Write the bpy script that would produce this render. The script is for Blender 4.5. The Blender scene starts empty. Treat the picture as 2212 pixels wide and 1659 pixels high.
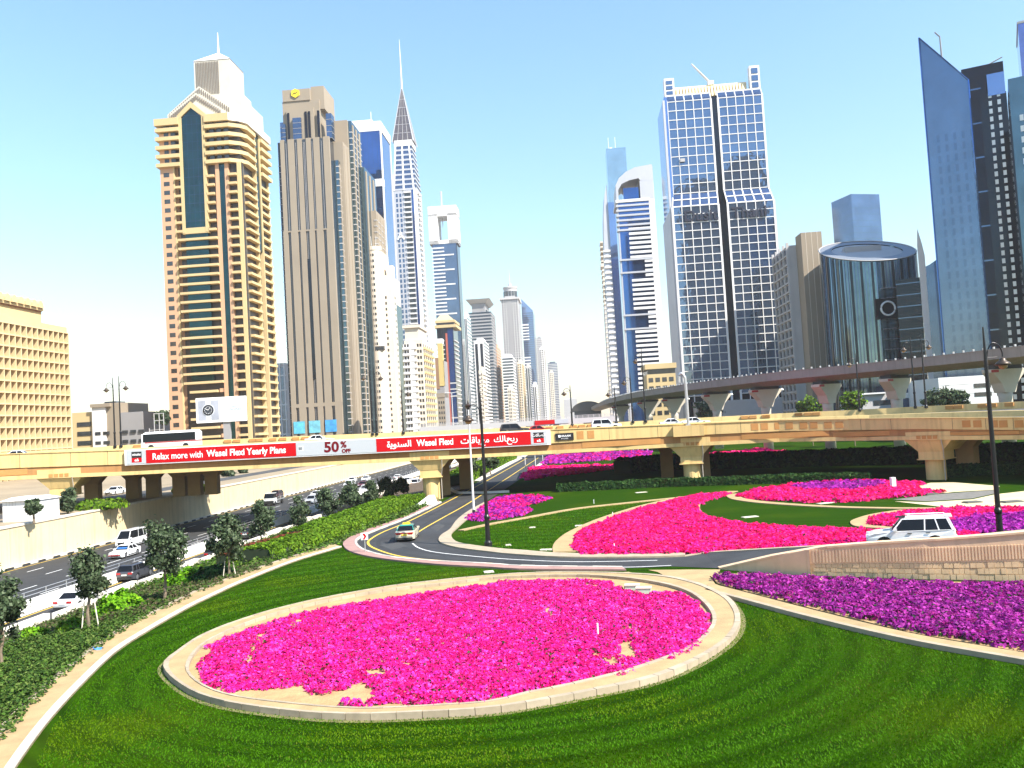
import bpy, bmesh, math, random
import numpy as np
from mathutils import Vector, Matrix

random.seed(7)
RNG = np.random.default_rng(11)
rad = math.radians
SC = bpy.context.scene
COL = SC.collection

# ------------------------------------------------------------------ camera
CAM_H = 10.5                      # eye height above the lawn
FPX = 1850.0                      # focal length in pixels of a 2212 px wide picture
ROLL = rad(3.3)
PITCH = math.atan(85.5 * math.cos(ROLL) / FPX)
F_ = Vector((0, math.cos(PITCH), math.sin(PITCH)))
U0 = Vector((0, -math.sin(PITCH), math.cos(PITCH)))
R0 = Vector((1, 0, 0))
R_ = R0 * math.cos(ROLL) - U0 * math.sin(ROLL)
U_ = R0 * math.sin(ROLL) + U0 * math.cos(ROLL)
CAM = Vector((0, 0, CAM_H))
cam = bpy.data.cameras.new('camera')
cam.sensor_width = 36.0
cam.lens = FPX / 2212.0 * 36.0
cam.clip_start = 0.5
cam.clip_end = 20000
co = bpy.data.objects.new('camera', cam)
COL.objects.link(co)
m = Matrix.Identity(4)
for i in range(3):
    m[i][0], m[i][1], m[i][2], m[i][3] = R_[i], U_[i], -F_[i], CAM[i]
co.matrix_world = m
SC.camera = co

# ------------------------------------------------------------------ sky and sun
SUN_BEARING, SUN_EL = 126.0, 47.0           # bearing clockwise from +Y
HAZE = 1.0e-4
w = bpy.data.worlds.new('World')
SC.world = w
w.use_nodes = True
nt = w.node_tree
nt.nodes.clear()
sky = nt.nodes.new('ShaderNodeTexSky')
sky.sky_type = 'NISHITA'
sky.sun_disc = False
sky.sun_elevation = rad(SUN_EL)
sky.sun_rotation = rad(SUN_BEARING)
sky.altitude = 0
sky.air_density = 2.0
sky.dust_density = 0.3
sky.ozone_density = 10.0
bg = nt.nodes.new('ShaderNodeBackground')
bg.inputs['Strength'].default_value = 0.110
wo = nt.nodes.new('ShaderNodeOutputWorld')
nt.links.new(sky.outputs[0], bg.inputs[0])
nt.links.new(bg.outputs[0], wo.inputs[0])
sl = bpy.data.lights.new('sun', 'SUN')
sl.energy = 5.0
sl.angle = rad(0.53)
sl.color = (1.0, 0.94, 0.84)
so = bpy.data.objects.new('sun', sl)
COL.objects.link(so)
sd = Vector((math.sin(rad(SUN_BEARING)) * math.cos(rad(SUN_EL)), math.cos(rad(SUN_BEARING)) * math.cos(rad(SUN_EL)), math.sin(rad(SUN_EL))))
so.rotation_euler = (-sd).to_track_quat('-Z', 'Y').to_euler()
so.location = (60, -20, 80)
SC.view_settings.view_transform = 'Standard'
SC.view_settings.look = 'None'
SC.view_settings.gamma = 1.0
SC.view_settings.exposure = 1.22
SC.view_settings.use_curve_mapping = False
SC.render.engine = 'CYCLES'
SC.cycles.max_bounces = 6
SC.cycles.diffuse_bounces = 3
SC.cycles.glossy_bounces = 3
SC.cycles.transmission_bounces = 3
SC.cycles.volume_bounces = 1
SC.cycles.caustics_reflective = False
SC.cycles.caustics_refractive = False
SC.cycles.use_denoising = True

# ------------------------------------------------------------------ finding places: a sight line meets a level or a depth
def ray(x, y):
    return F_ + R_ * ((x - 1106.0) / FPX) + U_ * ((829.5 - y) / FPX)

def P(x, y, z=0.0):
    d = ray(x, y)
    t = (z - CAM_H) / d.z
    return Vector((d.x * t, d.y * t, z))

def P2(x, y, z=0.0):
    p = P(x, y, z)
    return (p.x, p.y)

def W(x, y, Y):
    d = ray(x, y)
    t = Y / d.y
    return Vector((d.x * t, Y, CAM_H + d.z * t))

def HZ(x):
    return 915.0 - math.tan(ROLL) * (x - 1106.0)

# ------------------------------------------------------------------ materials
MATS = {}

def mat(name, col, rough=0.75, metal=0.0, var=0.0, vscale=1.0, bump=0.0, bscale=20.0, spec=0.5, tint=None, attr=False, coat=0.0, streak=0.0):
    if name in MATS:
        return MATS[name]
    M = bpy.data.materials.new(name)
    M.use_nodes = True
    n, l = M.node_tree.nodes, M.node_tree.links
    b = n['Principled BSDF']
    b.inputs['Base Color'].default_value = (*col, 1)
    b.inputs['Roughness'].default_value = rough
    b.inputs['Metallic'].default_value = metal
    b.inputs['Specular IOR Level'].default_value = spec
    b.inputs['Coat Weight'].default_value = coat
    tc = None
    if attr:
        a = n.new('ShaderNodeAttribute')
        a.attribute_name = 'Col'
        l.new(a.outputs['Color'], b.inputs['Base Color'])
    elif var > 0:
        tc = n.new('ShaderNodeNewGeometry')
        nz = n.new('ShaderNodeTexNoise')
        nz.inputs['Scale'].default_value = vscale
        nz.inputs['Detail'].default_value = 6
        nz.inputs['Roughness'].default_value = 0.65
        l.new(tc.outputs['Position'], nz.inputs['Vector'])
        mx = n.new('ShaderNodeMix')
        mx.data_type = 'RGBA'
        t = tint or tuple(c * (1 - var) for c in col)
        hi = tuple(min(1, c * (1 + var * 0.6)) for c in col)
        mx.inputs[6].default_value = (*t, 1)
        mx.inputs[7].default_value = (*hi, 1)
        rp = n.new('ShaderNodeMapRange')
        rp.inputs[1].default_value = 0.3
        rp.inputs[2].default_value = 0.7
        l.new(nz.outputs['Fac'], rp.inputs[0])
        l.new(rp.outputs[0], mx.inputs[0])
        res = mx.outputs[2]
        if streak > 0:                       # water runs and soot down the face
            mp = n.new('ShaderNodeMapping')
            mp.inputs['Scale'].default_value = (1.3, 1.3, 0.10)
            l.new(tc.outputs['Position'], mp.inputs['Vector'])
            ns = n.new('ShaderNodeTexNoise')
            ns.inputs['Scale'].default_value = 1.1
            ns.inputs['Detail'].default_value = 5
            l.new(mp.outputs[0], ns.inputs['Vector'])
            rs = n.new('ShaderNodeMapRange')
            rs.inputs[1].default_value, rs.inputs[2].default_value = .5, .78
            rs.inputs[3].default_value, rs.inputs[4].default_value = 0.0, streak
            l.new(ns.outputs['Fac'], rs.inputs[0])
            m2 = n.new('ShaderNodeMix')
            m2.data_type = 'RGBA'
            m2.inputs[7].default_value = (*[c * .4 for c in col], 1)
            l.new(rs.outputs[0], m2.inputs[0])
            l.new(res, m2.inputs[6])
            res = m2.outputs[2]
        l.new(res, b.inputs['Base Color'])
    if bump > 0:
        if tc is None:
            tc = n.new('ShaderNodeNewGeometry')
        nb = n.new('ShaderNodeTexNoise')
        nb.inputs['Scale'].default_value = bscale
        nb.inputs['Detail'].default_value = 5
        l.new(tc.outputs['Position'], nb.inputs['Vector'])
        bp = n.new('ShaderNodeBump')
        bp.inputs['Strength'].default_value = bump
        bp.inputs['Distance'].default_value = 0.1
        l.new(nb.outputs['Fac'], bp.inputs['Height'])
        l.new(bp.outputs[0], b.inputs['Normal'])
    MATS[name] = M
    return M

def glass(name, col, rough=0.04, var=0.25, vscale=0.15, wob=0.0):
    """Reflective facade glazing: tinted mirror-like coating over dark rooms, panes a little uneven."""
    if name in MATS:
        return MATS[name]
    M = mat(name, col, rough, 0.85, var, vscale)
    if wob > 0:
        n, l = M.node_tree.nodes, M.node_tree.links
        tc = n.new('ShaderNodeNewGeometry')
        nb = n.new('ShaderNodeTexNoise')
        nb.inputs['Scale'].default_value = 0.22
        nb.inputs['Detail'].default_value = 2
        l.new(tc.outputs['Position'], nb.inputs['Vector'])
        bp = n.new('ShaderNodeBump')
        bp.inputs['Strength'].default_value = wob
        bp.inputs['Distance'].default_value = 0.3
        l.new(nb.outputs['Fac'], bp.inputs['Height'])
        l.new(bp.outputs[0], n['Principled BSDF'].inputs['Normal'])
    return M

# ------------------------------------------------------------------ scene graph helpers
def tag(o, label=None, cat=None, group=None, kind=None):
    if label:
        o['label'] = label
    if cat:
        o['category'] = cat
    if group:
        o['group'] = group
    if kind:
        o['kind'] = kind
    return o

def empty(name, loc=(0, 0, 0), rz=0.0, label=None, cat=None, group=None):
    o = bpy.data.objects.new(name, None)
    o.location = loc
    o.rotation_euler = (0, 0, rz)
    o.empty_display_size = 0.2
    COL.objects.link(o)
    return tag(o, label, cat, group)

def link(name, me, parent=None, loc=(0, 0, 0), rz=0.0):
    o = bpy.data.objects.new(name, me)
    o.location = loc
    if rz:
        o.rotation_euler = (0, 0, rz)
    if parent is not None:
        o.parent = parent
    COL.objects.link(o)
    return o

def mesh(verts, faces, mt, smooth=False):
    me = bpy.data.meshes.new('mesh')
    me.from_pydata([tuple(v) for v in verts], [], faces)
    for x in (mt if isinstance(mt, (list, tuple)) else [mt]):
        me.materials.append(x)
    if smooth:
        me.polygons.foreach_set('use_smooth', [True] * len(me.polygons))
    me.update()
    return me

def obj(name, verts, faces, mt, parent=None, loc=(0, 0, 0), rz=0.0, smooth=False):
    return link(name, mesh(verts, faces, mt, smooth), parent, loc, rz)

BOXC = {}

def boxmesh(dx, dy, dz, mt):
    k = (round(dx, 2), round(dy, 2), round(dz, 2), mt.name)
    if k not in BOXC:
        v = [(x * dx, y * dy, z * dz) for z in (0, 1) for y in (0, 1) for x in (0, 1)]
        f = [(0, 2, 3, 1), (4, 5, 7, 6), (0, 1, 5, 4), (2, 6, 7, 3), (0, 4, 6, 2), (1, 3, 7, 5)]
        BOXC[k] = mesh(v, f, mt)
    return BOXC[k]

def box(name, mt, parent, x0, x1, y0, y1, z0, z1):
    return link(name, boxmesh(x1 - x0, y1 - y0, z1 - z0, mt), parent, (x0, y0, z0))

class MB:
    """collects shapes for ONE mesh"""
    def __init__(s):
        s.v, s.f, s.mi = [], [], []
    def add(s, v, f, mi=0):
        b = len(s.v)
        s.v += [tuple(p) for p in v]
        s.f += [tuple(i + b for i in q) for q in f]
        s.mi += [mi] * len(f)
        return s
    def box(s, x0, x1, y0, y1, z0, z1, mi=0):
        v = [(x, y, z) for z in (z0, z1) for y in (y0, y1) for x in (x0, x1)]
        return s.add(v, [(0, 2, 3, 1), (4, 5, 7, 6), (0, 1, 5, 4), (2, 6, 7, 3), (0, 4, 6, 2), (1, 3, 7, 5)], mi)
    def hexa(s, v8, mi=0):
        return s.add(v8, [(0, 2, 3, 1), (4, 5, 7, 6), (0, 1, 5, 4), (2, 6, 7, 3), (0, 4, 6, 2), (1, 3, 7, 5)], mi)
    def prism(s, poly, z0, z1, mi=0, top=None):
        n = len(poly)
        tp = top or poly
        v = [(p[0], p[1], z0) for p in poly] + [(p[0], p[1], z1) for p in tp]
        f = [tuple(range(n - 1, -1, -1)), tuple(range(n, 2 * n))]
        f += [(i, (i + 1) % n, n + (i + 1) % n, n + i) for i in range(n)]
        return s.add(v, f, mi)
    def tube(s, pts, r, seg=8, mi=0, cap=True):
        pts = [Vector(p) for p in pts]
        n = len(pts)
        rs = r if isinstance(r, (list, tuple)) else [r] * n
        v = []
        for i, p in enumerate(pts):
            t = (pts[min(i + 1, n - 1)] - pts[max(i - 1, 0)]).normalized()
            a = t.cross(Vector((0, 0, 1)) if abs(t.z) < 0.95 else Vector((1, 0, 0))).normalized()
            b = t.cross(a)
            for k in range(seg):
                q = 2 * math.pi * k / seg
                v.append(p + (a * math.cos(q) + b * math.sin(q)) * rs[i])
        f = []
        for i in range(n - 1):
            for k in range(seg):
                k2 = (k + 1) % seg
                f.append((i * seg + k, i * seg + k2, (i + 1) * seg + k2, (i + 1) * seg + k))
        if cap:
            f.append(tuple(range(seg)))
            f.append(tuple((n - 1) * seg + k for k in range(seg - 1, -1, -1)))
        return s.add(v, f, mi)
    def lathe(s, prof, c=(0, 0, 0), seg=16, mi=0):
        v, f = [], []
        n = len(prof)
        for r, z in prof:
            for k in range(seg):
                q = 2 * math.pi * k / seg
                v.append((c[0] + r * math.cos(q), c[1] + r * math.sin(q), c[2] + z))
        for i in range(n - 1):
            for k in range(seg):
                k2 = (k + 1) % seg
                f.append((i * seg + k, i * seg + k2, (i + 1) * seg + k2, (i + 1) * seg + k))
        f.append(tuple(range(seg - 1, -1, -1)))
        f.append(tuple((n - 1) * seg + k for k in range(seg)))
        return s.add(v, f, mi)
    def build(s, name, mt, parent=None, loc=(0, 0, 0), rz=0.0, smooth=False):
        me = mesh(s.v, s.f, mt, smooth)
        if isinstance(mt, (list, tuple)):
            me.polygons.foreach_set('material_index', s.mi)
        return link(name, me, parent, loc, rz)

def sheet(name, mt, pts, z=0.0, kind='structure', parent=None):
    """a level ground sheet bounded by world xy points"""
    return tag(obj(name, [(p[0], p[1], z) for p in pts], [tuple(range(len(pts)))], mt, parent), kind=kind if parent is None else None)

def slab(name, mt, pts, z0, z1, kind='structure', parent=None):
    o = MB().prism(pts, z0, z1).build(name, mt, parent)
    return tag(o, kind=kind if parent is None else None)

def orient(pts):
    a = sum(pts[i][0] * pts[(i + 1) % len(pts)][1] - pts[(i + 1) % len(pts)][0] * pts[i][1] for i in range(len(pts)))
    return list(pts) if a > 0 else list(pts)[::-1]

def smoothpath(pts, n=6, closed=False):
    """Catmull-Rom through points of any dimension"""
    p = [np.array(q, float) for q in pts]
    N = len(p)
    out = []
    for i in range(N if closed else N - 1):
        if closed:
            a, b, c, d = p[(i - 1) % N], p[i], p[(i + 1) % N], p[(i + 2) % N]
        else:
            a, b, c, d = p[max(i - 1, 0)], p[i], p[i + 1], p[min(i + 2, N - 1)]
        for k in range(n):
            t = k / n
            out.append(0.5 * ((2 * b) + (c - a) * t + (2 * a - 5 * b + 4 * c - d) * t * t + (3 * b - a - 3 * c + d) * t ** 3))
    if not closed:
        out.append(p[-1])
    return [tuple(float(x) for x in q) for q in out]

def resample(pts, n):
    p = np.array(pts, float)
    s = np.concatenate([[0], np.cumsum(np.linalg.norm(np.diff(p, axis=0), axis=1))])
    t = np.linspace(0, s[-1], n)
    return [tuple(np.interp(x, s, p[:, k]) for k in range(p.shape[1])) for x in t]

def offset(pts, d):
    """open polyline shifted sideways by d (left positive)"""
    p = np.array(pts, float)[:, :2]
    t = np.gradient(p, axis=0)
    t /= np.linalg.norm(t, axis=1)[:, None] + 1e-9
    nrm = np.stack([-t[:, 1], t[:, 0]], 1)
    return [tuple(q) for q in p + nrm * d]

def ribbon(name, mt, a, b, z=0.0, z0=None, kind='structure', parent=None):
    """strip between two polylines of equal length; z0 gives it thickness"""
    n = len(a)
    zz = z if isinstance(z, (list, tuple)) else [z] * n
    v = [(a[i][0], a[i][1], zz[i]) for i in range(n)] + [(b[i][0], b[i][1], zz[i]) for i in range(n)]
    f = [(i, i + 1, n + i + 1, n + i) for i in range(n - 1)]
    if z0 is not None:
        q0 = z0 if isinstance(z0, (list, tuple)) else [z0] * n
        v += [(a[i][0], a[i][1], q0[i]) for i in range(n)] + [(b[i][0], b[i][1], q0[i]) for i in range(n)]
        f += [(i + 1, i, 2 * n + i, 2 * n + i + 1) for i in range(n - 1)]
        f += [(n + i, n + i + 1, 3 * n + i + 1, 3 * n + i) for i in range(n - 1)]
        f += [(0, n, 3 * n, 2 * n), (n - 1, 3 * n - 1, 4 * n - 1, 2 * n - 1)]
    return tag(obj(name, v, f, mt, parent), kind=kind if parent is None else None)

def inside(px, py, poly):
    p = np.array(poly, float)
    x0, y0 = p[:, 0], p[:, 1]
    x1, y1 = np.roll(x0, -1), np.roll(y0, -1)
    r = np.zeros(px.shape, bool)
    for a, b, c, d in zip(x0, y0, x1, y1):
        if b == d:
            continue
        k = ((b > py) != (d > py)) & (px < (c - a) * (py - b) / (d - b) + a)
        r ^= k
    return r

def copytree(o, loc=None, rz=None, label=None, scale=None, parent=None):
    c = o.copy()
    COL.objects.link(c)
    if parent is not None:
        c.parent = parent
    if loc is not None:
        c.location = loc
    if rz is not None:
        c.rotation_euler = (0, 0, rz)
    if scale is not None:
        c.scale = scale
    if label:
        c['label'] = label
    for ch in list(o.children):
        copytree(ch, parent=c)
    return c

def text(name, s, size, mt, parent, loc, rot=(math.pi / 2, 0, 0), bold=0.0, depth=0.01, align='CENTER', sx=1.0):
    cu = bpy.data.curves.new('lettering', 'FONT')
    cu.body = s
    cu.size = size
    cu.extrude = depth
    cu.offset = bold
    cu.align_x = align
    cu.align_y = 'CENTER'
    cu.resolution_u = 3
    cu.materials.append(mt)
    t = bpy.data.objects.new('lettering', cu)
    COL.objects.link(t)
    dg = bpy.context.evaluated_depsgraph_get()
    me = bpy.data.meshes.new_from_object(t.evaluated_get(dg))
    bpy.data.objects.remove(t)
    o = link(name, me, parent, loc)
    o.rotation_euler = rot
    o.scale = (sx, 1, 1)
    return o

# ------------------------------------------------------------------ masses of small faces (petals, leaves, blades)
def quads(name, C, A, B, cols, mt, parent=None, tri=False):
    """one mesh of n faces: centre C, half axes A and B, a colour for each"""
    n = len(C)
    if tri:
        V = np.stack([C - A, C + A, C + B], 1)
    else:
        V = np.stack([C - A - B * 0.9, C + A - B * 0.5, C + A * 0.8 + B, C - A * 0.7 + B * 0.8], 1)
    k = V.shape[1]
    me = bpy.data.meshes.new('mesh')
    me.vertices.add(n * k)
    me.vertices.foreach_set('co', V.reshape(-1).astype(np.float32))
    me.loops.add(n * k)
    me.loops.foreach_set('vertex_index', np.arange(n * k, dtype=np.int32))
    me.polygons.add(n)
    me.polygons.foreach_set('loop_start', np.arange(0, n * k, k, dtype=np.int32))
    me.polygons.foreach_set('loop_total', np.full(n, k, np.int32))
    at = me.attributes.new('Col', 'FLOAT_COLOR', 'FACE')
    at.data.foreach_set('color', np.concatenate([cols, np.ones((n, 1))], 1).reshape(-1).astype(np.float32))
    me.materials.append(mt)
    me.update()
    me.validate()
    return link(name, me, parent)

def axes(N, size, rng=RNG):
    """two random axes across each normal"""
    n = len(N)
    r = rng.normal(size=(n, 3))
    A = np.cross(N, r)
    A /= np.linalg.norm(A, axis=1)[:, None] + 1e-9
    B = np.cross(N, A)
    B /= np.linalg.norm(B, axis=1)[:, None] + 1e-9
    return A * size[:, None], B * size[:, None]

def unit(v):
    return v / (np.linalg.norm(v, axis=1)[:, None] + 1e-9)

PETAL = mat('petal', (0.7, 0.02, 0.2), 0.6, attr=True, spec=0.2)
LEAF = mat('leaf', (0.06, 0.1, 0.02), 0.7, attr=True, spec=0.1)
for _m, _w in ((PETAL, 0.35), (LEAF, 0.25)):       # thin petals and leaves let some light through
    _n, _l = _m.node_tree.nodes, _m.node_tree.links
    _b = _n['Principled BSDF']
    _t = _n.new('ShaderNodeBsdfTranslucent')
    _x = _n.new('ShaderNodeMixShader')
    _x.inputs[0].default_value = _w
    _a = [q for q in _n if q.type == 'ATTRIBUTE'][0]
    _l.new(_a.outputs['Color'], _t.inputs['Color'])
    _l.new(_b.outputs[0], _x.inputs[1])
    _l.new(_t.outputs[0], _x.inputs[2])
    _l.new(_x.outputs[0], [q for q in _n if q.type == 'OUTPUT_MATERIAL'][0].inputs['Surface'])

def flowers(name, label, poly, step, per, size, pal, z=0.06, bare=None, holes=(), hgt=0.16, leafy=0.13):
    """bedding plants: low domed clumps set close, each covered with blossoms"""
    p = np.array(poly)
    x0, y0 = p.min(0)
    x1, y1 = p.max(0)
    gx, gy = np.meshgrid(np.arange(x0, x1, step), np.arange(y0, y1, step))
    cx = gx.ravel() + RNG.uniform(-.45, .45, gx.size) * step
    cy = gy.ravel() + RNG.uniform(-.45, .45, gx.size) * step
    k = inside(cx, cy, poly)
    for h in holes:
        k &= ~inside(cx, cy, h)
    if bare is not None:
        k &= ~bare(cx, cy)
    cx, cy = cx[k], cy[k]
    n = len(cx)
    R = step * RNG.uniform(.55, .95, n)
    H = hgt * RNG.uniform(.7, 1.35, n)
    idx = np.repeat(np.arange(n), per)
    m_ = len(idx)
    th = RNG.uniform(0, 2 * np.pi, m_)
    rr = np.sqrt(RNG.uniform(0, 1, m_))
    ph = rr * np.pi / 2 * .98
    N = np.stack([np.sin(ph) * np.cos(th), np.sin(ph) * np.sin(th), np.cos(ph)], 1)
    C = np.stack([cx[idx] + R[idx] * N[:, 0], cy[idx] + R[idx] * N[:, 1], z + H[idx] * (.25 + N[:, 2])], 1)
    C += RNG.normal(0, size * .25, C.shape)
    C[:, 2] = np.maximum(C[:, 2], z + .03)
    N = unit(N + RNG.normal(0, .55, N.shape) + np.array([0, 0, .35]))
    s = size * RNG.uniform(.6, 1.25, m_)
    A, B = axes(N, s)
    pal = np.array(pal)
    cl = RNG.integers(0, len(pal), n)
    pick = np.where(RNG.random(m_) < .6, cl[idx], RNG.integers(0, len(pal), m_))
    cols = pal[pick] * RNG.uniform(.75, 1.25, m_)[:, None]
    lf = RNG.random(m_) < leafy
    cols[lf] = np.array([.02, .07, .012]) * RNG.uniform(.6, 1.5, lf.sum())[:, None]
    C[lf, 2] -= hgt * .25
    o = quads(name, C, A, B, np.clip(cols, 0, 1), PETAL)
    return tag(o, label, kind='stuff')

# ------------------------------------------------------------------ the street's own frame
SB = rad(4.0)
def ST(a, s):
    return (a * math.cos(SB) + s * math.sin(SB), -a * math.sin(SB) + s * math.cos(SB))
def TS(x, y):
    return (x * math.cos(SB) - y * math.sin(SB), x * math.sin(SB) + y * math.cos(SB))
HWY = -3.0
A_WALL, A_MED, A_NEAR = -67.0, -46.6, -39.0

# ------------------------------------------------------------------ ground materials
M_sand = mat('sand', (0.30, 0.235, 0.15), 0.9, var=0.25, vscale=0.05, bump=0.3, bscale=3)
M_hwy = mat('asphalt_highway', (0.030, 0.030, 0.030), 0.85, var=0.25, vscale=0.6, bump=0.15, bscale=30)
M_road = mat('asphalt_loop', (0.030, 0.031, 0.032), 0.85, var=0.45, vscale=0.22, bump=0.15, bscale=30)
M_concw = mat('concrete_pale', (0.62, 0.56, 0.46), 0.85, var=0.22, vscale=0.9)
M_conc = mat('concrete_grey', (0.36, 0.34, 0.31), 0.85, var=0.2, vscale=0.5)
M_tan = mat('path_tan', (0.38, 0.265, 0.125), 0.9, var=0.22, vscale=0.8, bump=0.2, bscale=12)
M_kerb = mat('kerb_stone', (0.36, 0.29, 0.20), 0.85, var=0.2, vscale=1.5)
M_pink = mat('pavement_pink', (0.33, 0.19, 0.16), 0.85, var=0.2, vscale=1.2)
M_soil = mat('soil', (0.42, 0.27, 0.12), 0.95, var=0.3, vscale=0.9, bump=0.5, bscale=6)
M_mulch = mat('mulch', (0.10, 0.065, 0.035), 0.95, var=0.5, vscale=1.5, bump=0.6, bscale=6)
M_whiteline = mat('line_white', (0.75, 0.74, 0.70), 0.7, var=0.2, vscale=3)
M_yellowline = mat('line_yellow', (0.72, 0.47, 0.05), 0.7, var=0.2, vscale=3)

def lawn_material():
    M = mat('lawn', (0.014, 0.075, 0.004), 0.95, spec=0.03)
    n, l = M.node_tree.nodes, M.node_tree.links
    b = n['Principled BSDF']
    g = n.new('ShaderNodeNewGeometry')
    def noise(sc, det):
        q = n.new('ShaderNodeTexNoise')
        q.inputs['Scale'].default_value = sc
        q.inputs['Detail'].default_value = det
        l.new(g.outputs['Position'], q.inputs['Vector'])
        return q
    def mix(fac, a, c, lo=.3, hi=.7):
        r = n.new('ShaderNodeMapRange')
        r.inputs[1].default_value, r.inputs[2].default_value = lo, hi
        l.new(fac, r.inputs[0])
        x = n.new('ShaderNodeMix')
        x.data_type = 'RGBA'
        l.new(r.outputs[0], x.inputs[0])
        for s_, v in ((6, a), (7, c)):
            if isinstance(v, tuple):
                x.inputs[s_].default_value = (*v, 1)
            else:
                l.new(v, x.inputs[s_])
        return x.outputs[2]
    fine = mix(noise(9, 6).outputs['Fac'], (0.011, 0.041, 0.0002), (0.026, 0.074, 0.0004))
    # faint mowing bands
    wv = n.new('ShaderNodeTexWave')
    wv.wave_type = 'RINGS'
    wv.rings_direction = 'Z'
    wv.inputs['Scale'].default_value = 0.30
    wv.inputs['Distortion'].default_value = 1.2
    wv.inputs['Detail'].default_value = 2
    mpn = n.new('ShaderNodeMapping')
    mpn.inputs['Location'].default_value = (2.5, -42.0, 0)
    mpn.inputs['Scale'].default_value = (.85, 1.0, 1.0)
    l.new(g.outputs['Position'], mpn.inputs['Vector'])
    l.new(mpn.outputs[0], wv.inputs['Vector'])
    band = mix(wv.outputs['Fac'], fine, (0.007, 0.024, 0.0002), 0.15, 1.3)
    dry = mix(noise(0.11, 6).outputs['Fac'], band, (0.055, 0.085, 0.001), .5, .98)
    l.new(dry, b.inputs['Base Color'])
    bp = n.new('ShaderNodeBump')
    bp.inputs['Strength'].default_value = 0.6
    bp.inputs['Distance'].default_value = 0.08
    l.new(noise(25, 6).outputs['Fac'], bp.inputs['Height'])
    l.new(bp.outputs[0], b.inputs['Normal'])
    return M
M_lawn = lawn_material()

# ------------------------------------------------------------------ ground
G = 4400
sheet('ground', M_sand, [(-G, -600), (G, -600), (G, G), (-G, G)], HWY - .25)
# boundary between the level lawn and the planted bank (path edge, then edge of the loop road pavement)
E1px = [(-260, 1900), (-90, 1705), (0, 1602), (72, 1519), (144, 1454), (216, 1397), (288, 1350), (360, 1314), (432, 1278), (531, 1240), (627, 1207), (720, 1177),
        (746, 1169), (783, 1149), (867, 1120), (946, 1082), (1036, 1036), (1134, 984)]
E1 = [P2(*q) for q in E1px]
E1 = E1 + [ST(-24.5 + TS(*E1[-1])[0] + 24.5, 420)]
sheet('lawn', M_lawn, E1 + [(60, 420), (320, 420), (320, -30), (-60, -30)], 0.0)
sheet('city_ground', M_sand, [ST(-24, 420), ST(-24, 4300), (3500, 4300), (3500, -100), (320, -100), (320, 420)], -0.02)
ST_E = np.array([TS(*p) for p in E1])
def bank_z(x, y):
    a, s = TS(x, y)
    a1 = float(np.interp(s, ST_E[:, 1], ST_E[:, 0]))
    t = (a1 - a) / (a1 - A_NEAR + .3)
    return -2.1 * min(max(t, 0), 1) ** 1.15
def PS(x, y):
    z = 0.0
    for _ in range(12):
        p = P(x, y, z)
        z = .5 * z + .5 * bank_z(p.x, p.y)
    return P(x, y, z)
# planted bank
rows = resample(E1, 70)
nb = 9
v, f = [], []
for (x, y) in rows:
    a, s = TS(x, y)
    for j in range(nb):
        q = ST(a + (A_NEAR - .2 - a) * j / (nb - 1), s)
        v.append((q[0], q[1], bank_z(*q) - .01 + (RNG.normal(0, .04) if 0 < j < nb - 1 else 0)))
for i in range(len(rows) - 1):
    for j in range(nb - 1):
        f.append((i * nb + j, i * nb + j + 1, (i + 1) * nb + j + 1, (i + 1) * nb + j))
tag(obj('embankment', v, f, M_mulch), kind='structure')

# highway in its cutting
sheet('highway', M_hwy, [ST(A_WALL, -40), ST(A_NEAR, -40), ST(A_NEAR, 1500), ST(A_WALL, 1500)], HWY)
def hstrip(name, mt, a, w_, s0, s1, z):
    return sheet(name, mt, [ST(a, s0), ST(a + w_, s0), ST(a + w_, s1), ST(a, s1)], z)
hstrip('yellow_line', M_yellowline, A_MED + .75, .16, 30, 500, HWY + .006)
hstrip('yellow_line', M_yellowline, A_MED - 1.0, .16, 30, 500, HWY + .006)
hstrip('yellow_line', M_yellowline, A_WALL + 1.7, .16, 30, 500, HWY + .006)
md = MB()
for k, lane in enumerate((A_NEAR - 3.6, A_MED - 4.7, A_MED - 8.4, A_MED - 12.1, A_MED - 15.7)):
    for s in np.arange(36 + k * 2.2, 420, 8.0):
        p = [ST(lane, s), ST(lane + .16, s), ST(lane + .16, s + 3.0), ST(lane, s + 3.0)]
        md.add([(q[0], q[1], HWY + .006) for q in p], [(0, 1, 2, 3)])
tag(md.build('lane_markings', M_whiteline), kind='structure')

# far retaining wall of the cutting, in cast panels
M_wall = mat('retaining_wall', (0.66, 0.53, 0.32), 0.85, var=0.10, vscale=0.3, streak=.45)
WT = 1.9
wl = empty('retaining_wall', (*ST(A_WALL, 40), HWY), 0, 'long cream concrete retaining wall on the far side of the highway', 'wall')
def local(root, pts):
    return [(p[0] - root.location.x, p[1] - root.location.y) for p in pts]
for s in np.arange(20, 520, 11.0):
    p = local(wl, [ST(A_WALL - .6, s), ST(A_WALL, s), ST(A_WALL, s + 10.96), ST(A_WALL - .6, s + 10.96)])
    MB().prism(orient(p), 0, WT - HWY - .25).build('panel', M_wall, wl)
    p = local(wl, [ST(A_WALL - .75, s), ST(A_WALL + .12, s), ST(A_WALL + .12, s + 10.96), ST(A_WALL - .75, s + 10.96)])
    MB().prism(orient(p), WT - HWY - .25, WT - HWY).build('coping', M_concw, wl)
M_black = mat('paint_black', (0.03, 0.03, 0.03), 0.7)
kb = empty('painted_kerb', (*ST(A_WALL + .9, 40), HWY), 0, 'dashed black and white kerb at the foot of the cream highway wall', 'kerb')
tag(ribbon('verge', M_concw, [ST(A_WALL, s) for s in (20, 250, 520)], [ST(A_WALL + .9, s) for s in (20, 250, 520)], HWY + .15, HWY - .05), kind='structure')
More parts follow.
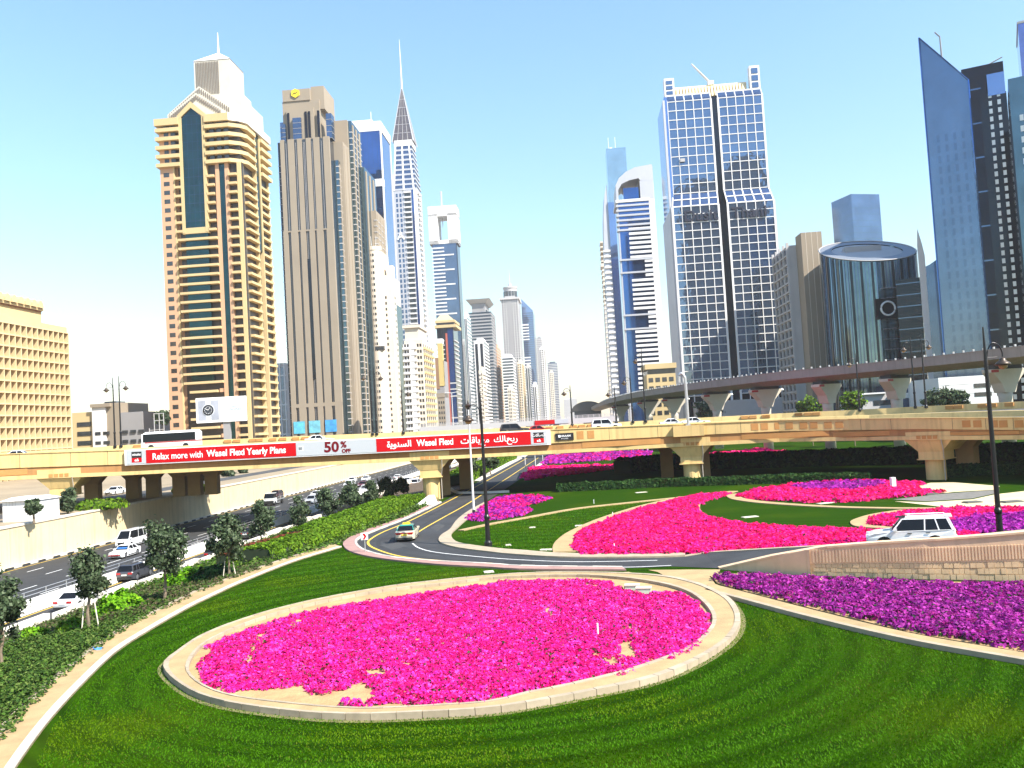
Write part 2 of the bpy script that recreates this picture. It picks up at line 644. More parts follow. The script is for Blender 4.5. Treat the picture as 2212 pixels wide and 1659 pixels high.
for i, s in enumerate(np.arange(60, 270, 1.5)):
    p = local(kb, [ST(A_WALL + .9, s), ST(A_WALL + 1.1, s), ST(A_WALL + 1.1, s + 1.48), ST(A_WALL + .9, s + 1.48)])
    MB().prism(orient(p), 0, .2).build('kerb_block', M_black if i % 2 else M_concw, kb)
# land beyond the wall
sheet('upper_ground', M_sand, [ST(A_WALL - .6, -40), ST(A_WALL - .6, 4300), (-3500, 4300), (-3500, -100)][::-1], WT - .1)
M_roadside = mat('asphalt_service', (0.06, 0.06, 0.06), 0.85, var=0.2, vscale=.3)
sheet('service_road', M_roadside, [ST(-82, 60), ST(-76, 60), ST(-76, 700), ST(-82, 700)], WT - .09)

# median barrier with railing
M_steel = mat('galvanised_steel', (0.55, 0.55, 0.55), 0.4, 0.7)
M_bar = mat('barrier_white', (0.74, 0.70, 0.64), 0.8, var=0.1, vscale=.7)
mb = empty('median_barrier', (*ST(A_MED, 40), HWY), 0, 'low white concrete barrier with steel railing along the middle of the highway', 'barrier')
for s in np.arange(24, 440, 6.0):
    q = [ST(A_MED - .45, s), ST(A_MED + .45, s), ST(A_MED - .45, s + 5.95), ST(A_MED + .45, s + 5.95)]
    u = [ST(A_MED - .2, s), ST(A_MED + .2, s), ST(A_MED - .2, s + 5.95), ST(A_MED + .2, s + 5.95)]
    q, u = local(mb, q), local(mb, u)
    MB().hexa([(x, y, 0) for x, y in q] + [(x, y, 1.05) for x, y in u]).build('concrete_block', M_bar, mb)
for s in np.arange(24, 440, 3.0):
    q = local(mb, [ST(A_MED, s)])[0]
    MB().tube([(q[0], q[1], 1.05), (q[0], q[1], 1.75)], .045, 5).build('railing_post', M_steel, mb)
a_, b_ = local(mb, [ST(A_MED, 24), ST(A_MED, 440)])
for z in (1.4, 1.72):
    MB().tube([(a_[0], a_[1], z), (b_[0], b_[1], z)], .03, 5).build('rail', M_steel, mb)
# planter wall on the near side, in lengths with gaps
M_plw = mat('planter_wall', (0.72, 0.66, 0.55), 0.85, var=0.12, vscale=.8)
pw = empty('planter_wall', (*ST(A_NEAR, 40), HWY), 0, 'low cream planter wall in short lengths between highway and shrubs', 'wall')
for i, s in enumerate(np.arange(30, 330, 6.2)):
    h = (1.75, 1.55, 1.8, 1.6)[i % 4]
    p = local(pw, [ST(A_NEAR - .1, s), ST(A_NEAR + .4, s), ST(A_NEAR + .4, s + 5.2), ST(A_NEAR - .1, s + 5.2)])
    MB().prism(orient(p), 0, h).build('wall_block', M_plw, pw)
    p = local(pw, [ST(A_NEAR + .02, s + 5.2), ST(A_NEAR + .3, s + 5.2), ST(A_NEAR + .3, s + 6.2), ST(A_NEAR + .02, s + 6.2)])
    MB().prism(orient(p), 0, .85).build('wall_link', M_plw, pw)

# ------------------------------------------------------------------ loop road
Lpx = [(1140, 984), (1088, 1010), (1036, 1039), (953, 1086), (886, 1116), (814, 1145), (781, 1159), (769, 1173), (785, 1190), (843, 1205), (939, 1214), (1062, 1221), (1128, 1225), (1330, 1228), (1450, 1224)]
Rpx = [(1190, 980), (1160, 1006), (1126, 1033), (1045, 1087), (1011, 1106), (987, 1125), (972, 1145), (952, 1159), (950, 1173), (987, 1185), (1062, 1195), (1100, 1199), (1215, 1206), (1388, 1206), (1480, 1203)]
Lw = smoothpath([P2(*q) for q in Lpx], 6)
Rw = smoothpath([P2(*q) for q in Rpx], 6)
# extend the near part to the ramp that climbs behind the wall
wallb = [P2(1554, 1230), P2(1749, 1244), P2(1998, 1253), P2(2212, 1257), P2(2500, 1262)]
wb = np.array(wallb)
ribbon('loop_road', M_road, Lw, Rw, 0.02)
rampL = [Lw[-1], (wallb[0][0], wallb[0][1] + .2)] + [(p[0] - .3, p[1] + .45) for p in wallb[1:]]
rampR = [Rw[-1]] + [(p[0] + .5, p[1] + d) for p, d in zip(wallb, (6.6, 5.2, 4.4, 4.4, 4.4))]
rampZ = [.02, .05, .92, 1.5, 2.0, 2.7]
ribbon('ramp_road', M_road, rampL, rampR, rampZ)
# far-side bank of the ramp
ribbon('ramp_verge', M_kerb, rampR, [(p[0] + .05, p[1] + .4) for p in rampR], [z + .06 for z in rampZ], [-.05] * len(rampZ))
def line(name, mt, px, w_, z=.026):
    pts = smoothpath([P2(*q) for q in px], 8)
    return ribbon(name, mt, offset(pts, w_ / 2), offset(pts, -w_ / 2), z)
line('yellow_edge_line', M_yellowline, [(1140, 989), (1051, 1039), (963, 1086), (886, 1125), (829, 1149), (802, 1164), (795, 1173), (805, 1183), (843, 1197), (891, 1206), (963, 1212), (1062, 1217)], .22)
line('yellow_centre_line', M_yellowline, [(1163, 989), (1088, 1038), (1016, 1085), (958, 1118), (905, 1149), (889, 1168)], .2)
line('white_centre_line', M_whiteline, [(891, 1174), (905, 1184), (939, 1193), (1011, 1201), (1110, 1209), (1250, 1214), (1420, 1211)], .14)
line('white_edge_line', M_whiteline, [(1062, 1219), (1128, 1223), (1330, 1226), (1450, 1222)], .14)
# pavement strips beside the road, raised with kerbs
def strip_px(name, mt, pa, pb, z, z0=-.05, n=60):
    a = resample(smoothpath([P2(*q) for q in pa], 6), n)
    b = resample(smoothpath([P2(*q) for q in pb], 6), n)
    return ribbon(name, mt, a, b, z, z0)
pave_o = strip_px('pavement', M_pink, [(946, 1082), (867, 1120), (783, 1149), (747, 1169), (742, 1181), (761, 1195), (819, 1208), (939, 1221), (1062, 1228), (1128, 1232), (1353, 1234)],
         [(951, 1085), (884, 1117), (812, 1146), (779, 1160), (766, 1173), (783, 1190), (843, 1206), (939, 1215), (1062, 1221.5), (1128, 1226), (1345, 1229)], .13)
strip_px('inner_pavement', M_kerb, [(1045, 1087), (1011, 1106), (987, 1125), (972, 1145), (952, 1159), (950, 1173), (987, 1185), (1062, 1195), (1100, 1199), (1215, 1206), (1388, 1206), (1480, 1203)],
         [(1058, 1087), (1032, 1106), (1009, 1123), (990, 1140), (975, 1156), (985, 1172), (1022, 1180), (1085, 1188), (1130, 1191), (1215, 1197.5), (1388, 1200), (1480, 1197)], .14)
strip_px('under_bridge_pavement', M_concw, [(1190, 980), (1160, 1006), (1126, 1033)], [(1196, 980), (1168, 1006), (1135, 1034)], .14, n=12)
strip_px('left_pavement', M_concw, [(1127, 984), (1036, 1033), (1024, 1040)], [(1140, 984), (1046, 1034), (1036, 1040)], .14, n=12)

# tan footpath curving along the lawn, with stone edgings
fpR = [(-40, 1790), (36, 1659), (108, 1559), (180, 1479), (252, 1410), (324, 1363), (407, 1315), (468, 1285), (531, 1256), (637, 1214), (738, 1183)]
fpL = [(-90, 1705), (-10, 1606), (72, 1519), (144, 1454), (216, 1397), (288, 1350), (360, 1314), (432, 1278), (531, 1240), (627, 1207), (722, 1177)]
strip_px('footpath', M_tan, fpL, fpR, .09)
def edging(name, px, w_, z, mt=None, side=1):
    pts = resample(smoothpath([P2(*q) for q in px], 6), 60)
    return ribbon(name, mt or M_kerb, pts, offset(pts, side * w_), z, -.05)
edging('path_edging', fpR, .32, .15, M_concw)
edging('path_edging', fpL, .3, .14, M_kerb)

# ------------------------------------------------------------------ oval flower bed with a raised tan ring
OUT = [(352, 1447), (395, 1493), (477, 1526), (631, 1549), (763, 1557), (927, 1552), (1062, 1543), (1133, 1533), (1293, 1503), (1421, 1474), (1517, 1432), (1581, 1387), (1600, 1349), (1591, 1317), (1565, 1292), (1500, 1264),
       (1420, 1249), (1293, 1243), (1165, 1243), (1062, 1249), (950, 1260), (828, 1275), (664, 1306), (533, 1342), (441, 1378), (385, 1414)]
INN = [(412, 1437), (415, 1470), (467, 1503), (566, 1523), (763, 1541), (927, 1536), (1062, 1526), (1133, 1508), (1261, 1482), (1389, 1447), (1485, 1409), (1530, 1371), (1540, 1343), (1524, 1314), (1485, 1285), (1421, 1266),
       (1325, 1253), (1229, 1249), (1069, 1254), (973, 1266), (828, 1282), (664, 1314), (540, 1352), (448, 1395)]
def polar(loop, c, n=140):
    p = np.array(smoothpath([P2(*q) for q in loop], 8, True))
    th = np.unwrap(np.arctan2(p[:, 1] - c[1], p[:, 0] - c[0]))
    r = np.hypot(p[:, 0] - c[0], p[:, 1] - c[1])
    if th[-1] < th[0]:
        th, r = th[::-1], r[::-1]
    t = np.linspace(0, 2 * np.pi, n, endpoint=False)
    o = np.argsort(np.mod(th, 2 * np.pi))
    rr = np.interp(t, np.mod(th, 2 * np.pi)[o], r[o], period=2 * np.pi)
    return [(c[0] + q * math.cos(a), c[1] + q * math.sin(a)) for q, a in zip(rr, t)]
oc = P2(985, 1370)
oo, oi = polar(OUT, oc), polar(INN, oc)
mid = [(a[0] * .8 + b[0] * .2, a[1] * .8 + b[1] * .2) for a, b in zip(oo, oi)]
mid2 = [(a[0] * .15 + b[0] * .85, a[1] * .15 + b[1] * .85) for a, b in zip(oo, oi)]
cl = lambda q: q + q[:1]
rp_ = ribbon('bed_ring_path', M_tan, cl(mid), cl(mid2), .22, -.02)
def kerb_blocks(parent, a, b, z, z0, step, mts, name='kerb_stone', gap=.012):
    """separate stones laid between two lines"""
    p = np.array(a)
    s_ = np.concatenate([[0], np.cumsum(np.linalg.norm(np.diff(p, axis=0), axis=1))])
    n = max(2, int(s_[-1] / step))
    A, B = [], []
    for q in range(n):
        for e in (q / n + gap / step / n, (q + 1) / n - gap / step / n):
            t = e * s_[-1]
            i = min(max(int(np.searchsorted(s_, t)) - 1, 0), len(s_) - 2)
            f_ = (t - s_[i]) / (s_[i + 1] - s_[i] + 1e-9)
            A.append(tuple(np.array(a[i]) * (1 - f_) + np.array(a[i + 1]) * f_))
            B.append(tuple(np.array(b[i]) * (1 - f_) + np.array(b[i + 1]) * f_))
    for q in range(n):
        h = z + random.uniform(-.008, .008)
        MB().prism(orient([A[2 * q], A[2 * q + 1], B[2 * q + 1], B[2 * q]]), z0, h).build(name, random.choice(mts), parent)
M_kerb2 = mat('kerb_stone_worn', (0.35, 0.28, 0.195), .9, var=.25, vscale=1.5)
M_kerb3 = mat('kerb_stone_light', (0.40, 0.325, 0.23), .85, var=.2, vscale=1.5)
kerb_blocks(rp_, cl(oo), cl(mid), .26, -.02, .95, [M_kerb, M_kerb2, M_kerb3])
kerb_blocks(rp_, cl(mid2), cl(oi), .25, -.02, .95, [M_kerb, M_kerb2, M_kerb3], 'edging_stone')
slab('bed_soil', M_soil, orient(oi), -.02, .07)
# worn margin of sand round the ring
ribbon('ring_margin', mat('margin', (0.16, 0.15, 0.05), .95, var=.4, vscale=2), cl([(oc[0] + (p[0] - oc[0]) * 1.018, oc[1] + (p[1] - oc[1]) * 1.018) for p in oo]), cl(oo), .006)
PINK = [(.80, .010, .27), (.88, .016, .33), (.72, .008, .20), (.84, .03, .42), (.78, .008, .23), (.62, .006, .14), (.9, .07, .48)]
ROSE = [(.86, .008, .16), (.84, .012, .24), (.90, .016, .30), (.72, .006, .11)]
PURP = [(.30, .013, .24), (.38, .025, .31), (.20, .008, .19), (.48, .05, .39), (.29, .008, .17)]
PUR2 = [(.40, .02, .38), (.32, .012, .30), (.50, .03, .40)]
fl = [(438, 1452), (436, 1470), (480, 1492), (560, 1486), (640, 1478), (680, 1497), (740, 1488), (760, 1473), (800, 1478), (830, 1510), (900, 1520), (960, 1517), (1040, 1514), (1120, 1498), (1240, 1474), (1290, 1458), (1350, 1462), (1400, 1425),
      (1450, 1428), (1500, 1405), (1527, 1368), (1528, 1335), (1505, 1303), (1470, 1283), (1430, 1275), (1400, 1284), (1350, 1277), (1335, 1262), (1300, 1256), (1240, 1252), (1205, 1256), (1180, 1254), (1100, 1256), (1050, 1262), (960, 1274), (860, 1290), (760, 1305), (680, 1318),
      (600, 1340), (520, 1364), (468, 1386), (450, 1398), (462, 1402), (440, 1425)]
flw = [P2(x, y, .15) for x, y in fl]
gaps = [((568, 1375), (532, 1440), .28), ((648, 1342), (630, 1362), .25), ((1150, 1290), (1170, 1300), .3), ((1352, 1395), (1362, 1425), .55), ((1350, 1355), (1390, 1380), .25), ((1290, 1420), (1330, 1440), .35), ((800, 1455), (820, 1462), .6), ((790, 1430), (880, 1440), .2),
        ((1270, 1265), (1300, 1275), .3), ((1180, 1320), (1195, 1335), .3), ((900, 1385), (910, 1392), .3), ((1345, 1270), (1410, 1282), .9)]
gapw = [(P2(*a), P2(*b), r) for a, b, r in gaps]
def bare_oval(x, y):
    k = np.zeros(x.shape, bool)
    for (a, b, r) in gapw:
        d = np.array(b) - np.array(a)
        t = np.clip(((x - a[0]) * d[0] + (y - a[1]) * d[1]) / (d @ d + 1e-9), 0, 1)
        k |= np.hypot(x - a[0] - t * d[0], y - a[1] - t * d[1]) < r * .72
    nz = np.sin(x * 1.9 + 2 * np.sin(y * .7)) * np.sin(y * 1.6 + 1.7 * np.sin(x * .9))
    return k | ((nz > .985) & (RNG.random(x.shape) < .6))
flowers('pink_flowers', 'bright pink petunias filling the big oval bed on the near lawn', flw, .34, 52, .054, PINK, .07, bare_oval, hgt=.15)
strag = [P2(x, y, .1) for x, y in ((720, 1521), (745, 1516), (790, 1520), (800, 1508), (835, 1500), (840, 1516), (800, 1527), (750, 1529))]
flowers('stray_pink_flowers', 'small straggling row of pink petunias on the bare soil at the front of the oval bed', strag, .36, 40, .065, PINK, .07, hgt=.17)

# purple bed by the wall and its tan border path
strip_px('border_path', M_tan, [(1530, 1265), (1600, 1283), (1758, 1325), (1968, 1376), (2212, 1419), (2420, 1455)], [(1530, 1279), (1600, 1297), (1758, 1339), (1968, 1388), (2212, 1432), (2420, 1469)], .18)
edging('border_edging', [(1530, 1279), (1600, 1297), (1758, 1339), (1968, 1388), (2212, 1432), (2420, 1469)], .3, .22, M_kerb, -1)
pbed = [(1535, 1246), (1560, 1241), (1680, 1243), (1760, 1249), (2000, 1258), (2212, 1263), (2450, 1268), (2450, 1452), (2212, 1413), (1968, 1370), (1758, 1318), (1600, 1277), (1550, 1262)]
slab('purple_bed_soil', M_soil, orient([P2(*q) for q in pbed]), -.02, .08)
pb_in = [P2(x, y, .15) for x, y in [(1540, 1247), (1562, 1243), (1680, 1245), (1760, 1251), (2000, 1260), (2212, 1265), (2440, 1270), (2440, 1441), (2212, 1404), (1968, 1360), (1758, 1309), (1600, 1270), (1556, 1258)]]
flowers('purple_flowers', 'deep purple petunias in the long bed below the ramp wall', pb_in, .42, 52, .068, PURP, .08, hgt=.24, leafy=.16)
sheet('crossing_paving', M_tan, orient([P2(*q) for q in [(1293, 1242), (1358, 1236), (1395, 1246), (1440, 1247), (1420, 1236), (1400, 1232), (1500, 1231), (1556, 1231), (1552, 1240), (1533, 1246), (1545, 1262), (1600, 1284), (1590, 1296), (1530, 1280), (1500, 1265), (1420, 1250)]]), .03)

# swoosh bed on the island
sw = [(1239, 1172), (1247, 1158), (1261, 1146), (1316, 1123), (1388, 1098), (1480, 1075), (1520, 1068), (1578, 1066), (1560, 1073), (1522, 1081), (1503, 1093), (1506, 1106), (1532, 1119), (1608, 1133), (1728, 1142), (1848, 1145), (1950, 1149), (2110, 1152),
      (2110, 1166), (1900, 1180), (1760, 1186), (1593, 1191), (1475, 1195), (1330, 1197), (1256, 1197), (1243, 1186)]
sww = [P2(*q) for q in sw]
slab('swoosh_soil', M_soil, orient(sww), -.02, .06)
flowers('rose_pink_flowers', 'wide sweep of bright pink petunias on the island beside the loop road', [P2(x, y, .12) for x, y in sw], .5, 34, .11, ROSE, .06, hgt=.22, leafy=.08)
def path_px(name, px, w0, w1, z=.1, mt=None):
    pts = resample(smoothpath([P2(*q) for q in px], 6), 50)
    p = np.array(pts)
    t = np.gradient(p, axis=0)
    t /= np.linalg.norm(t, axis=1)[:, None]
    nr = np.stack([-t[:, 1], t[:, 0]], 1)
    wd = np.linspace(w0, w1, 50)[:, None] / 2
    return ribbon(name, mt or M_tan, [tuple(q) for q in p + nr * wd], [tuple(q) for q in p - nr * wd], z, -.03)
path_px('swoosh_path', [(1222, 1194), (1219, 1182), (1226, 1168), (1250, 1149), (1307, 1122), (1388, 1095), (1474, 1074.5)], 2.0, .9, .12)
path_px('thin_path', [(996, 1147), (1060, 1133), (1128, 1121), (1244, 1100), (1359, 1087), (1480, 1074.5), (1560, 1066)], .8, 1.1)
path_px('curl_path', [(1585, 1062), (1540, 1074), (1508, 1086), (1502, 1096), (1508, 1110), (1540, 1123), (1608, 1135), (1728, 1144), (1848, 1147)], 1.2, .8)
path_px('upper_path', [(1580, 1068), (1590, 1077), (1620, 1083), (1668, 1088), (1758, 1094), (1860, 1098), (1998, 1099.5), (2212, 1097)], 1.6, .9)
path_px('right_curl_path', [(1960, 1104), (1900, 1113), (1860, 1125), (1856, 1133), (1875, 1139), (1940, 1142)], 1.6, 1.2)
up = [(1595, 1073), (1638, 1060), (1707, 1050), (1788, 1044), (1863, 1041), (1938, 1043), (1998, 1047), (1953, 1056), (2034, 1065), (1998, 1069), (1938, 1076), (1848, 1085), (1758, 1086), (1668, 1083), (1623, 1079)]
upw = [P2(*q) for q in up]
pu = [P2(*q) for q in [(1707, 1055), (1760, 1047), (1848, 1043.5), (1902, 1045), (1911, 1051), (1878, 1059), (1818, 1062), (1743, 1062)]]
flowers('island_pink_flowers', 'rose pink petunias round the purple patch on the far side of the island', upw, .7, 24, .17, ROSE, .02, holes=[pu], hgt=.28, leafy=.06)
flowers('island_purple_flowers', 'patch of purple petunias with a white post beside it on the island', pu, .7, 24, .17, PUR2, .02, hgt=.36, leafy=.1)
rp = [(1874, 1127), (1923, 1113), (1998, 1105), (2088, 1101), (2212, 1101), (2350, 1099), (2350, 1117), (2212, 1114), (2118, 1119), (2066, 1129), (2040, 1137), (1923, 1140), (1880, 1135)]
rq = [(2066, 1129), (2118, 1119), (2212, 1114), (2350, 1117), (2350, 1146), (2212, 1150), (2112, 1154), (2040, 1160), (1990, 1155), (2040, 1138)]
flowers('pink_flowers_behind_car', 'red pink petunias in the bed behind the white off-roader', [P2(*q) for q in rp], .55, 28, .13, ROSE, .02, hgt=.26, leafy=.06)
flowers('purple_flowers_by_lamp', 'purple petunias round the foot of the black lamp above the ramp wall', [P2(*q) for q in rq], .55, 28, .13, PUR2, .02, hgt=.3, leafy=.1)
lp = [(1009, 1123), (1040, 1100), (1056, 1091), (1100, 1098), (1117, 1098), (1140, 1100), (1147, 1104), (1128, 1114), (1071, 1124), (1028, 1127)]
lq = [(1056, 1091), (1077, 1077), (1128, 1073), (1180, 1075), (1186, 1079), (1157, 1088), (1117, 1097), (1080, 1097)]
flowers('violet_pink_flowers', 'violet and pink petunias in the small bed at the foot of the white lamp pole', [P2(*q) for q in lp], .6, 28, .14, PUR2 + ROSE[:1], .02, hgt=.26, leafy=.08)
flowers('magenta_flowers', 'magenta petunias in the small bed close to the bridge shadow', [P2(*q) for q in lq], .65, 26, .15, PUR2[:2] + ROSE[:2], .02, hgt=.26, leafy=.06)
for nm, lb, q, pal in (
    ('far_pink_flowers', 'strip of pink petunias beside the road just beyond the bridge', [(1128, 1033), (1154, 1013), (1215, 1010), (1339, 1009), (1420, 1006), (1316, 1015), (1258, 1023), (1186, 1030), (1143, 1037)], ROSE),
    ('far_violet_flowers', 'farthest band of violet petunias seen under the bridge', [(1172, 1003), (1192, 984), (1244, 981), (1400, 977), (1400, 986), (1330, 993), (1244, 999)], PUR2 + ROSE[:1]),
    ('far_red_pink_flowers', 'band of red pink petunias seen under the bridge between two piers', [(1480, 986), (1599, 979), (1635, 972), (1719, 982), (1780, 986), (1714, 995), (1623, 999), (1490, 1000)], ROSE)):
    flowers(nm, lb, [P2(*c) for c in q], 1.3, 24, .32, pal, .02, hgt=.4, leafy=.04)
M_cream = mat('cream_gravel', (0.55, 0.45, 0.27), .95, var=.15, vscale=.6)
M_greyg = mat('grey_gravel', (0.16, 0.15, 0.13), .95, var=.3, vscale=1.5)
sheet('cream_gravel', M_cream, orient([P2(*q) for q in [(1945, 1059), (2010, 1043), (2060, 1042), (2160, 1050), (2150, 1058), (2060, 1063), (2034, 1066), (1998, 1064)]]), .012)
sheet('grey_gravel', M_greyg, orient([P2(*q) for q in [(1930, 1079), (2034, 1067), (2100, 1062), (2160, 1058), (2150, 1066), (2100, 1077), (2000, 1083)]]), .012)
sheet('cream_gravel', M_cream, orient([P2(*q) for q in [(1932, 1083), (2000, 1085), (2100, 1079), (2150, 1068), (2212, 1061), (2400, 1052), (2400, 1092), (2212, 1095), (2060, 1098)]]), .014)

# loose grass blades over the near lawn
_opol = np.array([math.hypot(p[0] - oc[0], p[1] - oc[1]) for p in oo])
def mow_band(x, y):
    """number of the mowing pass counted outwards from the ring, and the outward direction"""
    th = np.arctan2(y - oc[1], x - oc[0])
    r = np.hypot(x - oc[0], y - oc[1])
    d = r - np.interp(np.mod(th, 2 * np.pi), np.linspace(0, 2 * np.pi, len(oo), endpoint=False), _opol, period=2 * np.pi)
    return np.floor((d + .25 * np.sin(th * 7)) / 1.15).astype(int), np.stack([np.cos(th), np.sin(th), 0 * th], 1)
def grass(name, label, poly, n, h, holes):
    p = np.array(poly)
    x = RNG.uniform(p[:, 0].min(), p[:, 0].max(), n)
    y = p[:, 1].min() + (p[:, 1].max() - p[:, 1].min()) * RNG.uniform(0, 1, n) ** 1.5
    k = inside(x, y, poly)
    for q in holes:
        k &= ~inside(x, y, q)
    x, y = x[k], y[k]
    m_ = len(x)
    C = np.stack([x, y, np.full(m_, .002)], 1)
    th = RNG.uniform(0, 2 * np.pi, m_)
    A = np.stack([np.cos(th), np.sin(th), 0 * th], 1) * .024
    B = np.stack([RNG.normal(0, .4, m_), RNG.normal(0, .4, m_), np.ones(m_)], 1) * (h * RNG.uniform(.5, 1.2, m_))[:, None]
    bd, out = mow_band(x, y)
    B += out * np.where(bd % 2 == 0, .32, -.32)[:, None] * h          # the mower lays the blades over, one way then the other
    c = np.array([.050, .148, .0006]) * RNG.uniform(.75, 1.3, m_)[:, None]
    pt = np.sin(x * .33 + 1.3 * np.sin(y * .21)) * np.sin(y * .41 + 1.1 * np.sin(x * .27)) + RNG.normal(0, .18, m_)
    c = np.where((pt > .55)[:, None], c * np.array([1.75, 1.12, 1.0]), c)
    c[RNG.random(m_) < .03] = (.11, .13, .015)
    return tag(quads(name, C, A, B, c, LEAF, tri=True), label, kind='stuff')
fore = [P2(*q) for q in [(70, 1665), (120, 1560), (190, 1480), (262, 1412), (335, 1365), (470, 1292), (640, 1220), (745, 1190), (830, 1215), (940, 1226), (1128, 1236), (1350, 1240), (1560, 1283), (1700, 1330), (1968, 1395), (2212, 1440), (2300, 1700), (1100, 1750), (40, 1750)]]
grass('grass', 'short mown grass of the near lawn round the oval bed', fore, 330000, .062, [oo, oi])
isl = [P2(*q) for q in [(985, 1160), (1010, 1140), (1128, 1118), (1244, 1098), (1470, 1077), (1388, 1093), (1301, 1120), (1240, 1150), (1208, 1185), (1206, 1194), (1085, 1184)]]
grass('island_grass', 'short mown grass on the island inside the loop road', isl, 70000, .12, [])

_ka = resample(smoothpath([P2(*q) for q in [(951, 1085), (884, 1117), (812, 1146), (779, 1160), (766, 1173), (783, 1190), (843, 1206), (939, 1215), (1062, 1221.5), (1128, 1226), (1345, 1229)]], 6), 160)
_kb = resample(smoothpath([P2(*q) for q in [(954, 1086), (887, 1118), (816, 1146), (783, 1160.5), (771, 1173), (787, 1189), (845, 1204.5), (940, 1213.5), (1062, 1220), (1128, 1224.5), (1345, 1227.5)]], 6), 160)
kerb_blocks(pave_o, _ka, _kb, .15, -.05, 1.1, [M_concw, mat('kerb_grey', (.42, .39, .34), .85, var=.25, vscale=1.5), M_concw])
# patched asphalt
M_patch = mat('asphalt_patch', (.020, .020, .021), .9, var=.3, vscale=1.2)
M_patch2 = mat('asphalt_pale', (.048, .048, .047), .9, var=.3, vscale=1.2)
for q, mt_ in (([(985, 1098), (1000, 1092), (1010, 1096), (994, 1103)], M_patch), ([(820, 1178), (860, 1172), (880, 1180), (846, 1188)], M_patch2), ([(1090, 1212), (1150, 1213), (1150, 1219), (1088, 1217)], M_patch), ([(930, 1140), (948, 1130), (962, 1136), (944, 1148)], M_patch2)):
    sheet('road_patch', mt_, orient([P2(*c) for c in q]), .0235)
# darker wheel tracks worn into the lanes
M_track = mat('wheel_track', (.022, .0225, .023), .85, var=.3, vscale=.5)
for lane in ([(1000, 1084), (930, 1119), (876, 1147), (842, 1162), (836, 1174), (850, 1184), (890, 1194), (960, 1204), (1060, 1210.5), (1250, 1217), (1400, 1216)],):
    pts = smoothpath([P2(*q) for q in lane], 8)
    for d in (-.8, .8):
        ribbon('wheel_track', M_track, offset(pts, d + .22), offset(pts, d - .22), .0225)

# ------------------------------------------------------------------ flyover across the picture
M_br = mat('bridge_cream', (0.68, 0.485, 0.20), .85, var=.12, vscale=.25, streak=.5)
M_brd = mat('bridge_band', (0.42, 0.21, 0.07), .85, var=.15, vscale=.3, streak=.5)
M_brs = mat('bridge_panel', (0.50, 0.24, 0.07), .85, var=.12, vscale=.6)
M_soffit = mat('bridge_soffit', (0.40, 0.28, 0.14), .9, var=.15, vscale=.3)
M_deck = mat('bridge_asphalt', (0.09, 0.088, 0.085), .85, var=.2, vscale=.3)
BX = [-220, 0, 269, 1188, 1330, 1480, 1681, 1834, 1990, 2212, 2480]
BY = [116.5, 120.5, 123, 127, 126.7, 125.5, 122.6, 118.6, 112, 102.5, 90]
BT = [992, 982, 973, 929, 923, 917, 908.5, 906, 904, 903, 901]
BB = [1022, 1012, 1003, 958, 949, 941, 931.5, 929, 927, 929, 930]
BS = [1048, 1038, 1027, 981, 973, 965, 955, 952.5, 951, 950, 950]
BU = [989, 979, 960, 920, 912, 904, 893, 886, 878, 867, 855]
YF = lambda x: float(np.interp(x, BX, BY))
bxs = [-220, -80, 60, 180, 269, 420, 580, 740, 900, 1050, 1188, 1230, 1280, 1330, 1380, 1430, 1480, 1530, 1580, 1630, 1681, 1730, 1780, 1834, 1890, 1940, 1990, 2040, 2100, 2150, 2212, 2300, 2400, 2480]
def bz(tab, x, dy=0.0):
    return W(x, float(np.interp(x, BX, tab)), YF(x) + dy).z
near = [(W(x, 920, YF(x)).x, YF(x)) for x in bxs]
zT, zB, zS = [[bz(t, x) for x in bxs] for t in (BT, BB, BS)]
zU = [bz(BU, x, 26.0) for x in bxs]
far = offset(near, 26.0)
br = empty('flyover_bridge', (near[11][0], near[11][1], 0), 0, 'long cream concrete flyover bridge crossing the whole scene above the flower beds', 'bridge')
bl = (br.location.x, br.location.y)
def ring(pts, prof, name, mt, zs, parent=None):
    """sweep: prof is a list of (offset towards far side, function index -> z)"""
    n, k = len(pts), len(prof)
    v, f = [], []
    cols = [offset(pts, d) for d, _ in prof]
    for i in range(n):
        for j in range(k):
            v.append((cols[j][i][0] - bl[0], cols[j][i][1] - bl[1], prof[j][1](i)))
    for i in range(n - 1):
        for j in range(k):
            j2 = (j + 1) % k
            f.append((i * k + j, i * k + j2, (i + 1) * k + j2, (i + 1) * k + j))
    f.append(tuple(range(k - 1, -1, -1)))
    f.append(tuple((n - 1) * k + j for j in range(k)))
    return obj(name, v, f, mt, parent or br)
nd = lambda i: zT[i] - 1.05          # deck level at the near edge
fd = lambda i: zU[i] - 1.05          # deck level at the far edge
lerp = lambda i, t: nd(i) * (1 - t) + fd(i) * t
par = ring(near, [(0, lambda i: zB[i]), (0, lambda i: zT[i]), (.35, lambda i: zT[i]), (.5, lambda i: nd(i) - .1)], 'near_parapet', M_br, None)
ring(near, [(-.1, lambda i: zT[i]), (-.1, lambda i: zT[i] + .12), (.42, lambda i: zT[i] + .12), (.42, lambda i: zT[i])], 'parapet_coping', M_br, None)
ring(far, [(-.5, lambda i: fd(i) - .1), (-.35, lambda i: zU[i]), (0, lambda i: zU[i]), (0, lambda i: fd(i) - .4)], 'far_parapet', M_br, None)
ring(near, [(.5, lambda i: nd(i)), (25.5, lambda i: fd(i)), (25.5, lambda i: fd(i) - .2), (.5, lambda i: nd(i) - .2)], 'deck', M_deck, None)
ring(near, [(12.6, lambda i: lerp(i, .48)), (12.8, lambda i: lerp(i, .48) + .8), (13.1, lambda i: lerp(i, .5) + .8), (13.3, lambda i: lerp(i, .5))], 'centre_barrier', M_br, None)
